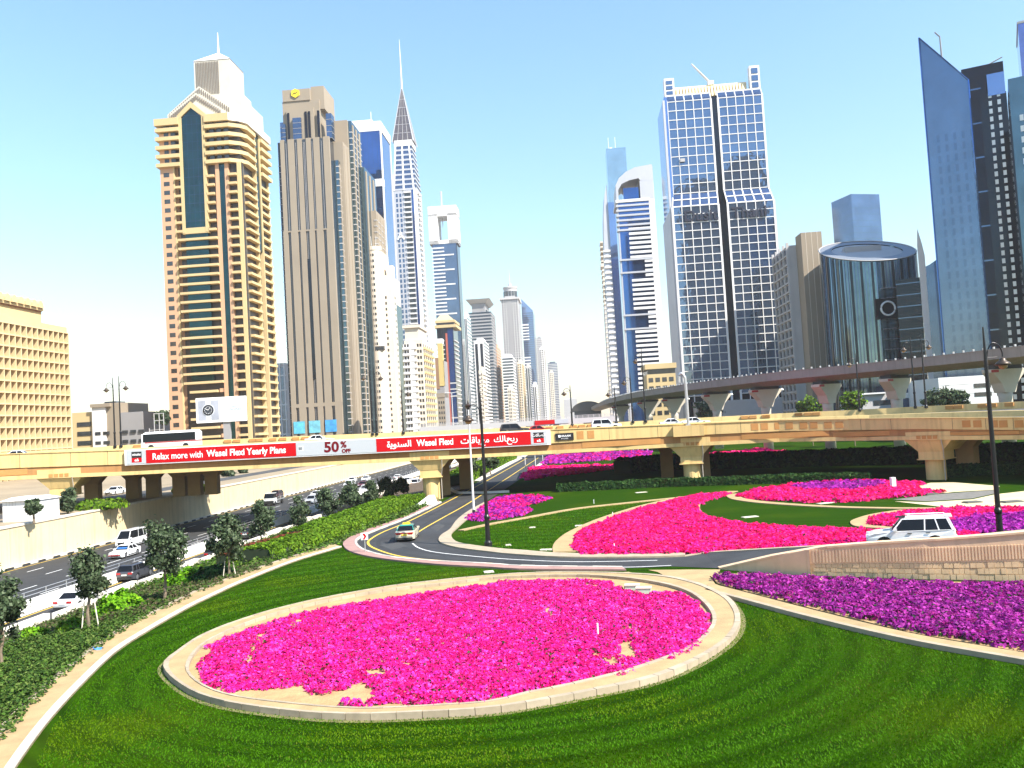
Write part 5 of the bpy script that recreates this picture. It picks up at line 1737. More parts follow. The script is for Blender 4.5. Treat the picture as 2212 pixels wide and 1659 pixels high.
b.box('sill', M_white, -.6, w_ - 3, -.9, 26, Za(436), Za(430))
for j in range(6):
    z = Za(445) - j * 2.9
    b.box('ledge', M_silver, -.6, w_ - 3.2, -.8, 4, z, z + 1.1)
for j in range(36):
    y = 497 + j * 10.1
    if y > 850:
        break
    z = Za(y)
    if j in (7, 8, 9, 10, 18, 19, 20, 21):
        b.box('ledge', M_white, w_ - 8, w_ - 3.2, -.7, .6, z, z + 1.4)
    else:
        b.box('ledge', M_white, 6.0, w_ - 3.2, -.7, .6, z, z + 1.4)
for y in (562, 590, 682, 712):
    b.box('belt', M_silver, -.5, w_ - 3.2, -.9, 1, Za(y), Za(y) + 1.0)
# cream low buildings at its foot
b = right_block('cream_low_block', 'low cream block with curved roof between the viaduct and blue tower', 1400, 1462, 330, 20, 785, 'building')
b.box('block', M_cream1, 0, b.w, 0, 20, 0, b.zt - 4)
b.box('roof', M_cream1, -.5, b.w + .5, -.5, 20, b.zt - 2, b.zt)
b.box('clerestory', M_win, .4, b.w, .4, 19, b.zt - 4, b.zt - 2)
for j in range(5):
    for i in range(4):
        b.box('window', M_win, .7 + i * 2.6, 2.4 + i * 2.6, -.1, .1, b.zt - 7 - j * 3.2, b.zt - 5.4 - j * 3.2)
# twin grid tower
b = Bld('twin_grid_tower', 'blue glass tower of two gridded halves with horned white top', 1480, 362, py=850)
Zd = lambda y: b.z(1560, y)
k = b.k
WD = 218 * k
zl, zu, ztp = Zd(441), Zd(408), Zd(207)
half = WD * .455
gapx = WD - 2 * half
lx0 = [0, half + gapx]
cw = half / 5
up = .955                                   # the upper storeys stand a little narrower and further back
b.box('side_wall', M_silver, -.6, 0, .5, 34, 0, zl)
b.box('side_glass', G_sky, -.3, 1, 3.2, 30, zl, ztp + 2)
b.box('side_edge', M_silver, -1.1, -.2, 1.5, 3.4, 0, ztp)
b.box('core', G_black, 1, WD - 1, 1.2, 34, 0, zl - .5)
b.box('core', G_black, 2.2, WD - 2.2, 4.6, 32, zl - .5, ztp + 1)
b.box('centre_recess', G_dark, half, half + gapx, .9, 2, 0, zl)
b.box('centre_recess', G_dark, half + .2, half + gapx - .2, 4.2, 5, zl, ztp)
nrow_l, nrow_u = 23, 10
zl0 = Zd(852)
rh = (zl - zl0) / nrow_l
for h in range(2):
    X0 = lx0[h]
    for j in range(nrow_l):
        for i in range(5):
            b.box('pane', G_dusit, X0 + i * cw + .22, X0 + (i + 1) * cw - .22, .8, 1.0, zl0 + j * rh + .22, zl0 + (j + 1) * rh - .22)
    for j in range(nrow_l + 1):
        b.box('cross_bar', M_white, X0, X0 + half, .55, 1.2, zl0 + j * rh - .17, zl0 + j * rh + .17)
    for i in range(6):
        wd = .42 if i in (0, 5) else .16
        b.box('upright', M_white, X0 + i * cw - wd, X0 + i * cw + wd, .5, 1.2, 0, zl)
    # sloping setback band
    UX0 = 1.0 + (0 if h == 0 else half + gapx - 1.4)
    uw = (half - .6)
    ucw = uw / 5
    def slope(name, mt, x0, x1, X0_, X1_, t0, t1, d):
        v = []
        for t in (t0, t1):
            for e in (d, d + .2):
                v += [(x0 * (1 - t) + X0_ * t, .8 + 3.4 * t + e, zl + (zu - zl) * t), (x1 * (1 - t) + X1_ * t, .8 + 3.4 * t + e, zl + (zu - zl) * t)]
        MB().hexa(v).build(name, mt, b.o)
    for i in range(5):
        for t0, t1 in ((.04, .47), (.53, .96)):
            slope('slope_pane', G_dusit, X0 + i * cw + .2, X0 + (i + 1) * cw - .2, UX0 + i * ucw + .2, UX0 + (i + 1) * ucw - .2, t0, t1, .1)
    for i in range(6):
        slope('slope_bar', M_white, X0 + i * cw - .25, X0 + i * cw + .25, UX0 + i * ucw - .25, UX0 + i * ucw + .25, 0, 1, -.1)
    for t in (0, .5, .97):
        slope('slope_bar', M_white, X0, X0 + half, UX0, UX0 + uw, t, t + .06, -.12)
    uh = (ztp - zu) / nrow_u
    for j in range(nrow_u):
        for i in range(5):
            b.box('pane', G_dusit, UX0 + i * ucw + .2, UX0 + (i + 1) * ucw - .2, 4.2, 4.4, zu + j * uh + .2, zu + (j + 1) * uh - .2)
    for j in range(nrow_u + 1):
        b.box('cross_bar', M_white, UX0, UX0 + uw, 3.95, 4.6, zu + j * uh - .16, zu + j * uh + .16)
    for i in range(6):
        wd = .4 if i in (0, 5) else .16
        b.box('upright', M_white, UX0 + i * ucw - wd, UX0 + i * ucw + wd, 3.9, 4.6, zu, ztp + .2)
    # tilted parapet row
    for i in range(5):
        MB().hexa([(UX0 + i * ucw + .25, 4.2, ztp + .3), (UX0 + (i + 1) * ucw - .25, 4.2, ztp + .3), (UX0 + i * ucw + .25, 4.5, ztp + .3), (UX0 + (i + 1) * ucw - .25, 4.5, ztp + .3),
                   (UX0 + i * ucw + .25, 6.2, ztp + 3.2), (UX0 + (i + 1) * ucw - .25, 6.2, ztp + 3.2), (UX0 + i * ucw + .25, 6.5, ztp + 3.2), (UX0 + (i + 1) * ucw - .25, 6.5, ztp + 3.2)]).build('parapet_pane', G_dusit, b.o)
    b.box('parapet_bar', M_white, UX0 - .3, UX0 + uw + .3, 6.2, 6.9, ztp + 3.2, ztp + 3.8)
    for i in range(6):
        MB().tube([(UX0 + i * ucw, 4.1, ztp), (UX0 + i * ucw, 6.3, ztp + 3.4)], .28, 4).build('parapet_bar', M_white, b.o)
    # horn at the outer corner
    hx = UX0 if h == 0 else UX0 + uw - ucw
    hh = 11.5 if h == 0 else 14.0
    b.box('horn_frame', M_white, hx - .3, hx + ucw + .3, 6.6, 10, ztp + 3.5, ztp + hh)
    for q in range(3):
        zz = ztp + 4.2 + q * (hh - 4.5) / 3
        b.box('horn_pane', G_dusit, hx + .5, hx + ucw - .5, 6.45, 6.65, zz, zz + (hh - 4.5) / 3 - .8)
M_fin = mat('roof_fins', (.78, .66, .42), .8)
for i in range(22):
    x = 6.2 + i * (WD - 13.0) / 22
    MB().hexa([(x, 7.4, ztp + 2.5), (x + .9, 7.4, ztp + 2.5), (x, 9.5, ztp + 2.5), (x + .9, 9.5, ztp + 2.5), (x, 8.6, ztp + 7.4), (x + .9, 8.6, ztp + 7.4), (x, 9.5, ztp + 7.4), (x + .9, 9.5, ztp + 7.4)]).build('roof_fin', M_fin, b.o)
b.box('roof_wall', M_fin, 5.5, WD - 6, 9.5, 12, ztp, ztp + 8.2)
MB().tube([(WD * .5, 10, ztp + 9), (WD * .31, 8, Zd(120))], [.5, .3], 6).build('crane_jib', M_white, b.o)
b.box('crane_base', M_white, WD * .47, WD * .53, 9, 12, ztp + 8.2, ztp + 10)
b.box('cleaning_cradle', M_lgrey, 5.0, 7.0, 3.2, 3.9, Zd(340), Zd(333))
M_letters = mat('dark_letters', (.01, .012, .03), .5)
text('letter_sign', 'Dusit', 6.6, M_letters, b.o, (half * .6, .2, Zd(464)), bold=.12, depth=.25)
text('letter_sign', 'Thani', 6.6, M_letters, b.o, (half + gapx + half * .45, .2, Zd(464)), bold=.12, depth=.25)
# its pale stone podium
M_stone = mat('podium_stone', (.46, .45, .46), .8, var=.06, vscale=.3)
b.box('podium', M_stone, 3, WD + 1.5, -6, .4, 0, Zd(866))
for j in range(5):
    b.box('podium_joint', M_lgrey, 2.95, WD + 1.55, -6.05, 0, Zd(866) * (j + .5) / 5, Zd(866) * (j + .5) / 5 + .12)

# small gridded blocks behind
b = right_block('distant_grid_block', 'distant beige gridded block seen past the twin grid tower', 1694, 1735, 700, 20, 786, 'building')
b.box('block', M_cream1, 0, b.w, 0, 20, 0, b.zt - 12)
b.box('head', M_lgrey, 0, b.w, 1, 19, b.zt - 12, b.zt)
b.box('dome', G_steel, 4, b.w - 4, 3, 16, b.zt, b.zt + 3)
grid_front(b, 'window_grid', M_win, .5, b.w - .5, 2, b.zt - 13, 6, 9, .5, .55, joined=True)
# beige slab tower
b = right_block('beige_slab_tower', 'beige slab tower with blank end wall and gridded flank', 1756, 1800, 318, 26, 500)
zt = b.zt
b.box('end_wall', M_tan2, 0, b.w, 0, 8, 0, zt)
for i in range(3):
    b.box('wall_groove', M_cream2, 1.6 + i * 2.1, 1.75 + i * 2.1, -.05, .1, 0, zt)
b.box('flank', M_lgrey, -3.0, b.w - .6, 8, 32, 0, zt - 3)
for j in range(25):
    z = 2 + j * 3.5
    if z > zt - 5:
        break
    b.box('flank_ledge', M_lgrey, -3.7, -2.9, 7.8, 32, z, z + .6)
    for q in range(4):
        b.box('flank_window', M_win, -3.25, -2.9, 8.6 + q * 5.9, 13 + q * 5.9, z + .9, z + 3.0)
    b.box('balcony', M_lgrey, b.w - .2, b.w + 1.0, 2, 7, z, z + .9)
for q in range(5):
    b.box('flank_fin', M_lgrey, -3.8, -2.8, 7.6 + q * 5.9, 8.2 + q * 5.9, 0, zt - 2)
# blue box tower behind
b = right_block('blue_box_tower', 'plain blue glass box tower standing behind the cylinder building', 1872, 1943, 620, 30, 415, rz=rad(-4))
b.o.rotation_euler = (0, 0, rad(14))
b.box('shaft', G_steel, 0, b.w, 0, 24, 0, b.zt)
b.box('side_glass', G_sky, b.w, b.w + .3, .4, 23.6, 0, b.zt)
for j in range(30):
    b.box('floor_joint', G_teal, -.05, b.w + .05, -.06, 24, 20 + j * 4.6, 20.25 + j * 4.6)
# cylinder with sliced roof
b = Bld('cylinder_building', 'round blue green glass building with slanted open roof ring', 1932, 283, cat='building', py=850)
k = b.k
R = 102 * k
cz = R
def cyl_top(t):
    """roof plane tilts towards the viewer and to the left"""
    x, y = R * math.cos(t), R * math.sin(t)
    return b.z(1880, 566) + (y + R) * .41
N = 72
vv, ff = [], []
for i in range(N):
    t = 2 * math.pi * i / N
    x, y = R * math.cos(t), R * math.sin(t)
    vv += [(x, cz + y, 0), (x, cz + y, cyl_top(t))]
for i in range(N):
    j = (i + 1) % N
    ff.append((2 * i, 2 * j, 2 * j + 1, 2 * i + 1))
obj('curtain_wall', vv, ff, glass('glass_drum', (.16, .25, .30), .07, .4, .12), b.o, smooth=False)
vv, ff = [], []
for i in range(N):
    t = 2 * math.pi * i / N
    for f_ in (1.02, .74):
        vv.append((R * f_ * math.cos(t), cz + R * f_ * math.sin(t), cyl_top(t) + .3 - (1.02 - f_) * R * math.sin(t) * .41))
for i in range(N):
    j = (i + 1) % N
    ff.append((2 * i, 2 * j, 2 * j + 1, 2 * i + 1))
obj('roof_ring', vv, ff, mat('roof_sheet', (.20, .22, .25), .5, .3), b.o)
dk_ = [(R * .745 * math.cos(t), cz + R * .745 * math.sin(t), b.z(1880, 566) + R * (math.sin(t) * .745 + 1) * .41 - .15) for t in np.linspace(0, 2 * math.pi, 40, endpoint=False)]
obj('roof_deck', dk_, [tuple(range(40))], M_lgrey, b.o)
b.box('roof_plant', M_lgrey, -R * .45, R * .35, cz + 1, cz + 4, b.z(1880, 566) + R * .41 - 3, b.z(1880, 566) + R * .41 + 2.2)
rim = [(R * 1.0 * math.cos(t), cz + R * 1.0 * math.sin(t), cyl_top(t) + .35) for t in np.linspace(0, 2 * math.pi, 60)]
MB().tube(rim, .18, 5, cap=False).build('roof_rim', M_lgrey, b.o)
for i in range(44):
    t = math.pi + math.pi * (i + .5) / 44
    x, y = (R + .06) * math.cos(t), (R + .06) * math.sin(t)
    ww = .32 if i % 3 else .75
    MB().box(-ww / 2, ww / 2, -.14, .1, 0, cyl_top(t) - .1).build('mullion', G_steel if i % 3 else G_dark, b.o, (x, cz + y, 0), t + math.pi / 2)
for j in range(14):
    z = 4 + j * 3.4
    arc_ = [((R + .12) * math.cos(t), cz + (R + .12) * math.sin(t), z) for t in np.linspace(math.pi * 1.46, math.pi * 1.72, 8)]
    MB().tube(arc_, .22, 4).build('floor_ring', M_grey2, b.o)
t = math.pi * 1.495
sx_, sy_ = (R + .6) * math.cos(t), cz + (R + .6) * math.sin(t)
lo = empty('sign_box', (sx_, sy_, b.z(1898, 690)), t + math.pi / 2)
lo.parent = b.o
MB().box(-3.6, 3.6, -.3, .8, 0, 6.8).build('sign_face', G_black, lo)
MB().tube([(2.25 * math.cos(q), -.55, 3.4 + 2.25 * math.sin(q)) for q in np.linspace(0, 2 * math.pi, 28)], .32, 6, cap=False).build('ring_emblem', M_wht, lo)
b.box('lobby', M_tan2, -R * .9, -R * .3, -3, 2, 0, 8)
# sail building
b = right_block('sail_building', 'dark curved building with pale sail shaped edge', 2020, 2080, 262, 24, 535, rz=-rad(26))
zt = b.zt
prof = [(0, 0), (b.w + 4, 0), (b.w + 4, zt + 2), (1.4, zt - 5), (0, zt - 5.5)]
MB().add([(x, y, z) for y in (0, 24) for x, z in prof], [tuple(range(5)), tuple(range(9, 4, -1))] + [(i, 5 + i, 5 + (i + 1) % 5, (i + 1) % 5) for i in range(5)]).build('body', G_steel, b.o)
prof = [(-1.4, 0), (0, 0), (.3, zt - 2), (-.3, zt + 2.0), (-1.2, zt + 6.5), (-1.6, zt + 1)]
n = len(prof)
MB().add([(x, y, z) for y in (-.5, 24.2) for x, z in prof], [tuple(range(n)), tuple(range(2 * n - 1, n - 1, -1))] + [(i, n + i, n + (i + 1) % n, (i + 1) % n) for i in range(n)]).build('sail_edge', M_white, b.o)
b.box('flank', G_dark, -8.5, -1.6, 4, 26, 0, zt - 8)
for j in range(13):
    b.box('floor_line', G_steel, -8.6, b.w, -.08 if j > 100 else 3.9, 24, 4 + j * 3.6, 4.3 + j * 3.6)
# sharp triangular tower
b = Bld('sharp_blue_tower', 'blue glass tower rising to one sharp slanted point', 2052, 240, rz=-rad(27), py=800)
k = b.k
zl_, zr_ = b.z(1990, 80), b.z(2090, 186)
wt = 91 * k * .88
xo = -1.0
prof = [(xo, 0), (wt, 0), (wt + .0, zr_), (xo, zl_)]
MB().add([(x, y, z) for y in (0, 22) for x, z in prof], [(0, 1, 2, 3), (7, 6, 5, 4)] + [(i, 4 + i, 4 + (i + 1) % 4, (i + 1) % 4) for i in range(4)]).build('shaft', G_sky2 if 'G_sky2' in globals() else glass('glass_flat_blue', (.145, .21, .315), .06, .2, .08), b.o)
MB().tube([(wt, -.1, 0), (wt, -.1, zr_), (xo, -.1, zl_), (xo, -.1, 0)], .22, 4).build('edge_trim', G_blue, b.o)
for j in range(26):
    for i in range(5):
        z = 8 + j * 3.0
        b.box('window', G_steel, 1.4 + i * 2.1, 2.1 + i * 2.1, -.08, .1, z, z + 1.9)
MB().tube([(4.6, 8, zl_ - 14), (4.4, 8, zl_ + 2)], [.35, .2], 5).build('mast', M_grey2, b.o)
MB().tube([(4.4, 8, zl_ + 2), (3.2, 8, zl_ + 3.6)], .22, 5).build('mast_arm', M_grey2, b.o)
# dark tower beside it
b = right_block('dark_flat_topped_tower', 'very dark blue tower with flat top behind the sharp tower', 2112, 2222, 270, 26, 142, rz=-rad(27))
b.w *= .92
zt = b.zt
b.box('dark_shaft', G_black, 0, 9.0, 2, 26, 0, b.z(2090, 165))
b.box('head', G_black, 3.0, b.w, 3, 26, b.z(2120, 260), zt)
v = [(9.0 + dx, y, z) for z in (0, b.z(2110, 240)) for dx, y in ((0, 0), (5.5, -1.2), (5.5, 20), (0, 20))]
b.box('curved_bay', G_dark, 7.5, b.w, .2, 20, 0, b.z(2120, 215))
b.box('light_panel', G_sky, 9.8, b.w - .2, .05, .3, b.z(2140, 218), b.z(2140, 172))
for j in range(44):
    z = b.z(2140, 222) - j * 2.5
    if z < 5:
        break
    for x in (b.w - 5.0, b.w - 2.6):
        b.box('lit_pane', mat('pane_pale', (.55, .6, .62), .25), x, x + .9, .1, .3, z, z + 1.5)
for j in range(9):
    b.box('belt', G_steel, 2, 8, 1.8, 2.1, 20 + j * 11, 20.5 + j * 11)
MB().tube([(7, 8, zt), (15, 8, zt + 3)], .2, 4).build('roof_crane', M_grey2, b.o)
b.box('roof_crane_base', M_grey2, 7, 8.2, 7.4, 8.6, zt, zt + 1.4)
b = right_block('edge_dark_tower', 'dark teal tower cut off by the picture edge', 2236, 2330, 230, 24, 165, rz=-rad(30))
b.box('shaft', G_teal, 0, b.w, 0, 24, 0, b.zt)
b.box('fin', G_dark, -.5, 0, .5, 22, 0, b.zt - 10)
for j in range(30):
    b.box('lit_pane', MATS['pane_pale'], 2.0, 2.9, -.08, .1, b.zt - 12 - j * 3, b.zt - 10.4 - j * 3)
b = right_block('edge_violet_tower', 'thin blue violet tower sliver at the top picture edge', 2268, 2340, 300, 24, 46, rz=-rad(30))
b.box('shaft', glass('glass_violet', (.22, .25, .50), .08), 0, b.w, 0, 24, 0, b.zt)
b.box('roof_edge', M_lgrey, -.2, b.w, -.2, 24, b.zt, b.zt + .8)
# low buildings beneath the viaduct
b = right_block('white_low_block', 'low white block with strip windows behind the viaduct piers', 2030, 2172, 215, 20, 812, 'building')
b.box('block', M_white, 0, b.w, 0, 20, 0, b.zt)
for y in (838, 857):
    for x0, x1 in ((8.5, 12.6), (14.0, b.w - .3)):
        b.box('strip_window', M_win, x0, x1, -.1, .1, b.z(2100, y), b.z(2100, y) + 1.0)
for j in range(3):
    b.box('wall_joint', M_lgrey, 0, b.w, -.04, .1, b.zt - 2 - j * 1.2, b.zt - 1.93 - j * 1.2)
b = right_block('grey_low_block', 'low pale grey block with dark window strip under the viaduct', 1862, 1962, 240, 20, 850, 'building')
b.box('block', M_lgrey, 0, b.w, 0, 20, 0, b.zt)
b.box('strip_window', M_win, 3, b.w - .5, -.1, .1, b.zt - 3.2, b.zt - 1.8)
b.box('canopy', M_white, -1, b.w * .5, -1, 3, b.zt, b.zt + .4)
b = right_block('pale_link_block', 'pale building with blue stripe behind the middle viaduct pier', 1950, 2035, 235, 20, 826, 'building')
b.box('block', G_steel, 0, b.w, 0, 20, 0, b.zt)
b.box('white_band', M_white, -.2, b.w, -.2, 2, b.zt - 4, b.zt - 2.6)
b.box('white_band', M_white, -.2, b.w, -.2, 2, 0, b.zt - 7)
# the dark tower across the interchange that the gridded glass mirrors
tw = Bld('mirrored_tower', 'dark tower behind the viewpoint mirrored in the gridded glass', 1106, 100)
tw.o.location = (118, -262, 0)
tw.o.rotation_euler = (0, 0, 0)
for x0, x1, h in ((0, 38, 266), (42, 54, 272), (54, 90, 287)):
    box('block', M_grey2, tw.o, x0, x1, 0, 45, 0, h)

# ------------------------------------------------------------------ planting on the bank
def leafmass(name, C, N, size, pal, parent=None, label=None, jitter=.5, kind=None):
    n = len(C)
    N = unit(N + RNG.normal(0, jitter, N.shape))
    A, B = axes(N, size * RNG.uniform(.6, 1.3, n))
    pal = np.array(pal)
    cols = pal[RNG.integers(0, len(pal), n)] * RNG.uniform(.65, 1.35, n)[:, None]
    o = quads(name, C, A, B, np.clip(cols, 0, 1), LEAF, parent)
    return tag(o, label, kind=kind)

def groundcover(name, label, poly, step, per, size, pal, hgt, dens=1.0):
    p = np.array(poly)
    gx, gy = np.meshgrid(np.arange(p[:, 0].min(), p[:, 0].max(), step), np.arange(p[:, 1].min(), p[:, 1].max(), step))
    cx = gx.ravel() + RNG.uniform(-.5, .5, gx.size) * step
    cy = gy.ravel() + RNG.uniform(-.5, .5, gx.size) * step
    k = inside(cx, cy, poly) & (RNG.random(cx.shape) < dens)
    cx, cy = cx[k], cy[k]
    cz = np.array([bank_z(a, b_) for a, b_ in zip(cx, cy)])
    idx = np.repeat(np.arange(len(cx)), per)
    m_ = len(idx)
    N = unit(RNG.normal(size=(m_, 3)))
    N[:, 2] = np.abs(N[:, 2])
    H = hgt * RNG.uniform(.6, 1.3, len(cx))
    R = step * RNG.uniform(.5, .85, len(cx))
    C = np.stack([cx[idx] + R[idx] * N[:, 0], cy[idx] + R[idx] * N[:, 1], cz[idx] + H[idx] * N[:, 2] * RNG.uniform(.7, 1.1, m_)], 1)
    return leafmass(name, C, N + np.array([0, 0, .4]), np.full(m_, size), pal, None, label, kind='stuff')
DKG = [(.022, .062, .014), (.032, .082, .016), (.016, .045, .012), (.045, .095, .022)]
DRY = [(.075, .095, .030), (.10, .10, .045), (.05, .085, .02), (.12, .085, .05)]
DKG2 = [(.050, .105, .014), (.07, .13, .02), (.028, .065, .012), (.11, .16, .035)]
LIME = [(.12, .30, .008), (.18, .38, .012), (.08, .22, .008)]
HEDGE = [(.085, .17, .008), (.115, .215, .010), (.06, .13, .008), (.15, .24, .016)]
REDL = [(.16, .035, .02), (.12, .05, .018), (.20, .05, .03), (.08, .06, .015)]
TREE = [(.058, .088, .040), (.034, .056, .026), (.080, .115, .056), (.13, .165, .095)]
def bank_poly(px, a0=-38.4):
    """area between the path edge (picture points) and the planter wall"""
    e = [P2(*q) for q in px]
    s0, s1 = TS(*e[0])[1], TS(*e[-1])[1]
    return e + [ST(a0, s1), ST(a0, s0)]
groundcover('ground_cover', 'dark green ground cover shrubs on the near bank beside the tan path', bank_poly([(-40, 1655), (60, 1534), (132, 1466), (205, 1407), (280, 1356), (330, 1330)]), .42, 44, .058, DKG2, .42)
groundcover('dry_ground_cover', 'olive and rusty low shrubs along the middle of the planted bank', bank_poly([(325, 1333), (360, 1316), (432, 1280), (531, 1243), (600, 1218)]), .5, 34, .07, DRY + DKG2[:2], .38, .85)
groundcover('far_ground_cover', 'green low planting on the bank behind the long hedge', bank_poly([(600, 1216), (720, 1178), (783, 1150), (867, 1121), (946, 1083)]), .7, 30, .1, DKG2 + HEDGE[:1], .5, .9)

def hedge(name, label, pts, wd, ht, pal, leaves, size, zf=None, lump=.12):
    """clipped hedge: leafy shell over a twiggy core"""
    P_ = resample(pts, 60)
    L_, R_2 = offset(P_, wd / 2), offset(P_, -wd / 2)
    zb_ = [(zf(*q) if zf else 0.0) for q in P_]
    o = empty(name, (P_[0][0], P_[0][1], 0), 0, label, 'hedge')
    sh = lambda q: (q[0] - P_[0][0], q[1] - P_[0][1])
    n = 60
    v, f = [], []
    for i in range(n):
        l, r = sh(L_[i]), sh(R_2[i])
        c = ((l[0] + r[0]) / 2, (l[1] + r[1]) / 2)
        for q, h in ((l, 0), (l, .8), ((c[0] * .25 + l[0] * .75, c[1] * .25 + l[1] * .75), .93), ((c[0] * .25 + r[0] * .75, c[1] * .25 + r[1] * .75), .93), (r, .8), (r, 0)):
            v.append((q[0] * .98 + c[0] * .02, q[1] * .98 + c[1] * .02, zb_[i] + ht * h * .96))
    for i in range(n - 1):
        for j in range(5):
            f.append((i * 6 + j, i * 6 + j + 1, i * 6 + 7 + j, i * 6 + 6 + j))
    f += [(0, 1, 2, 3, 4, 5), tuple((n - 1) * 6 + j for j in (5, 4, 3, 2, 1, 0))]
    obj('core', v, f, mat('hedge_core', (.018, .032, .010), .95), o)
    t = RNG.uniform(0, n - 1.001, leaves)
    i = t.astype(int)
    fr = (t - i)[:, None]
    La, Ra = np.array([sh(q) for q in L_]), np.array([sh(q) for q in R_2])
    l = La[i] * (1 - fr) + La[i + 1] * fr
    r = Ra[i] * (1 - fr) + Ra[i + 1] * fr
    zz = np.array(zb_)[i]
    sel = RNG.random(leaves)
    top = sel < wd / (wd + 1.7 * ht)
    u = RNG.uniform(0, 1, leaves)
    side = np.where(RNG.random(leaves) < .75, 1.0, 0.0)
    xy = np.where(top[:, None], l * (1 - u[:, None]) + r * u[:, None], np.where(side[:, None] > .5, r, l))
    z = np.where(top, zz + ht * (1 - .09 * (2 * u - 1) ** 4), zz + ht * RNG.uniform(.05, .93, leaves))
    dr = unit(np.concatenate([Ra - La, np.zeros((n, 1))], 1))[i]
    N = np.where(top[:, None], np.array([[0, 0, 1.0]]), dr * np.where(side > .5, 1, -1)[:, None] + np.array([[0, 0, .3]]))
    C = np.concatenate([xy, z[:, None]], 1)
    wob = np.sin(C[:, 0] * 1.3 + C[:, 1] * .9) * np.sin(C[:, 1] * 1.1 - C[:, 0] * .4)
    C += N * (RNG.normal(0, .05, leaves) + wob * lump)[:, None]
    leafmass('foliage', C, N, np.full(leaves, size), pal, o)
    return o
hp = smoothpath([P2(*q) for q in [(590, 1207), (640, 1192), (735, 1164), (775, 1147), (835, 1118), (888, 1095), (918, 1081)]], 8)
hedge('clipped_hedge', 'long clipped green hedge following the pink pavement of the loop road', offset(hp, 1.6), 3.0, 1.35, HEDGE, 26000, .11, bank_z)
hp2 = offset(hp, 5.4)
hedge('clipped_hedge', 'second clipped green hedge running behind the long one nearer the highway', hp2[20:], 2.6, 1.5, HEDGE[:3], 14000, .13, bank_z)
hedge('red_leaved_hedge', 'low dark red leaved hedge at the near end of the long green hedge', offset(hp, 4.9)[2:20], 2.6, 1.25, REDL, 9000, .11, bank_z)
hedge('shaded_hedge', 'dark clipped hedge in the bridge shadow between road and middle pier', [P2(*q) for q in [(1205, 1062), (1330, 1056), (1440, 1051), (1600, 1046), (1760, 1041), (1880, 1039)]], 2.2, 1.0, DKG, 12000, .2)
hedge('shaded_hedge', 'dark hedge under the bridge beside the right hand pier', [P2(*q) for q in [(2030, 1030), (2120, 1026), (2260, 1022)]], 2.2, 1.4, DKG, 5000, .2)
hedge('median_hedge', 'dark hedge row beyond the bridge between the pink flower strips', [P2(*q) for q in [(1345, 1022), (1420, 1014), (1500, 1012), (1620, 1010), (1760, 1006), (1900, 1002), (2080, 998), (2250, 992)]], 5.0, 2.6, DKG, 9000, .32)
hedge('far_hedge', 'sunlit hedge beyond the bridge left of the loop road', [P2(*q) for q in [(985, 1048), (1010, 1030), (1050, 1012), (1100, 992)]], 4.5, 1.8, HEDGE, 8000, .3)

def bush(name, label, px, py, wpx, hpx, pal, n=1400, size=.11, zf=True, dome=False, cat='bush'):
    p = PS(px, py) if zf is True else P(px, py, zf or 0.0)
    k = p.y / FPX
    rx, h = wpx * k / 2, hpx * k
    o = empty(name, p, 0, label, cat)
    N = unit(RNG.normal(size=(n, 3)))
    N[:, 2] = np.abs(N[:, 2])
    rr = RNG.uniform(.85, 1.02, n) if dome else RNG.uniform(.6, 1.08, n)
    if not dome:
        rr *= 1 + .18 * np.sin(N[:, 0] * 5 + px) * np.sin(N[:, 1] * 6 + N[:, 2] * 4)
    C = N * rr[:, None] * np.array([rx, rx * .9, h])
    leafmass('foliage', C, N, np.full(n, size), pal, o)
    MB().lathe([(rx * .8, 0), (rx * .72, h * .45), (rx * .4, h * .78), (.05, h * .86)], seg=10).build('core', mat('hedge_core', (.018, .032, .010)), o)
    return o
bush('lime_shrub', 'bright lime green shrub spilling over the planter wall by the third tree', 402, 1262, 84, 34, LIME, 2600, .12)
bush('lime_shrub', 'bright lime green shrub beside the second tree above the white car', 262, 1322, 96, 40, LIME, 3200, .11)
bush('lime_shrub', 'small yellow green shrub against the planter wall near the nearest tree', 70, 1384, 60, 26, LIME + HEDGE[:2], 1600, .1)
bush('lime_shrub', 'small yellow green shrub between two lengths of planter wall', 155, 1366, 62, 26, HEDGE + LIME[:1], 1600, .1)
bush('domed_shrub', 'smooth dome clipped shrub at the end of the red leaved hedge', 532, 1218, 84, 36, HEDGE, 5200, .1, dome=True)
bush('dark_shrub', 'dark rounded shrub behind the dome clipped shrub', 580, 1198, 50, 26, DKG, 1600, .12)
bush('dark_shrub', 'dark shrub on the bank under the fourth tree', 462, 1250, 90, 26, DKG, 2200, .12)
for px, py, w_, h_, lb in ((50, 1122, 60, 18, 'low green shrub in front of the white hut'), (215, 1098, 110, 20, 'low green shrub row on the far wall top beside the bridge pier'), (420, 1060, 90, 12, 'small green verge shrub above the far retaining wall')):
    bush('verge_shrub', lb, px, py, w_, h_, HEDGE, 900, .22, zf=WT - .1)

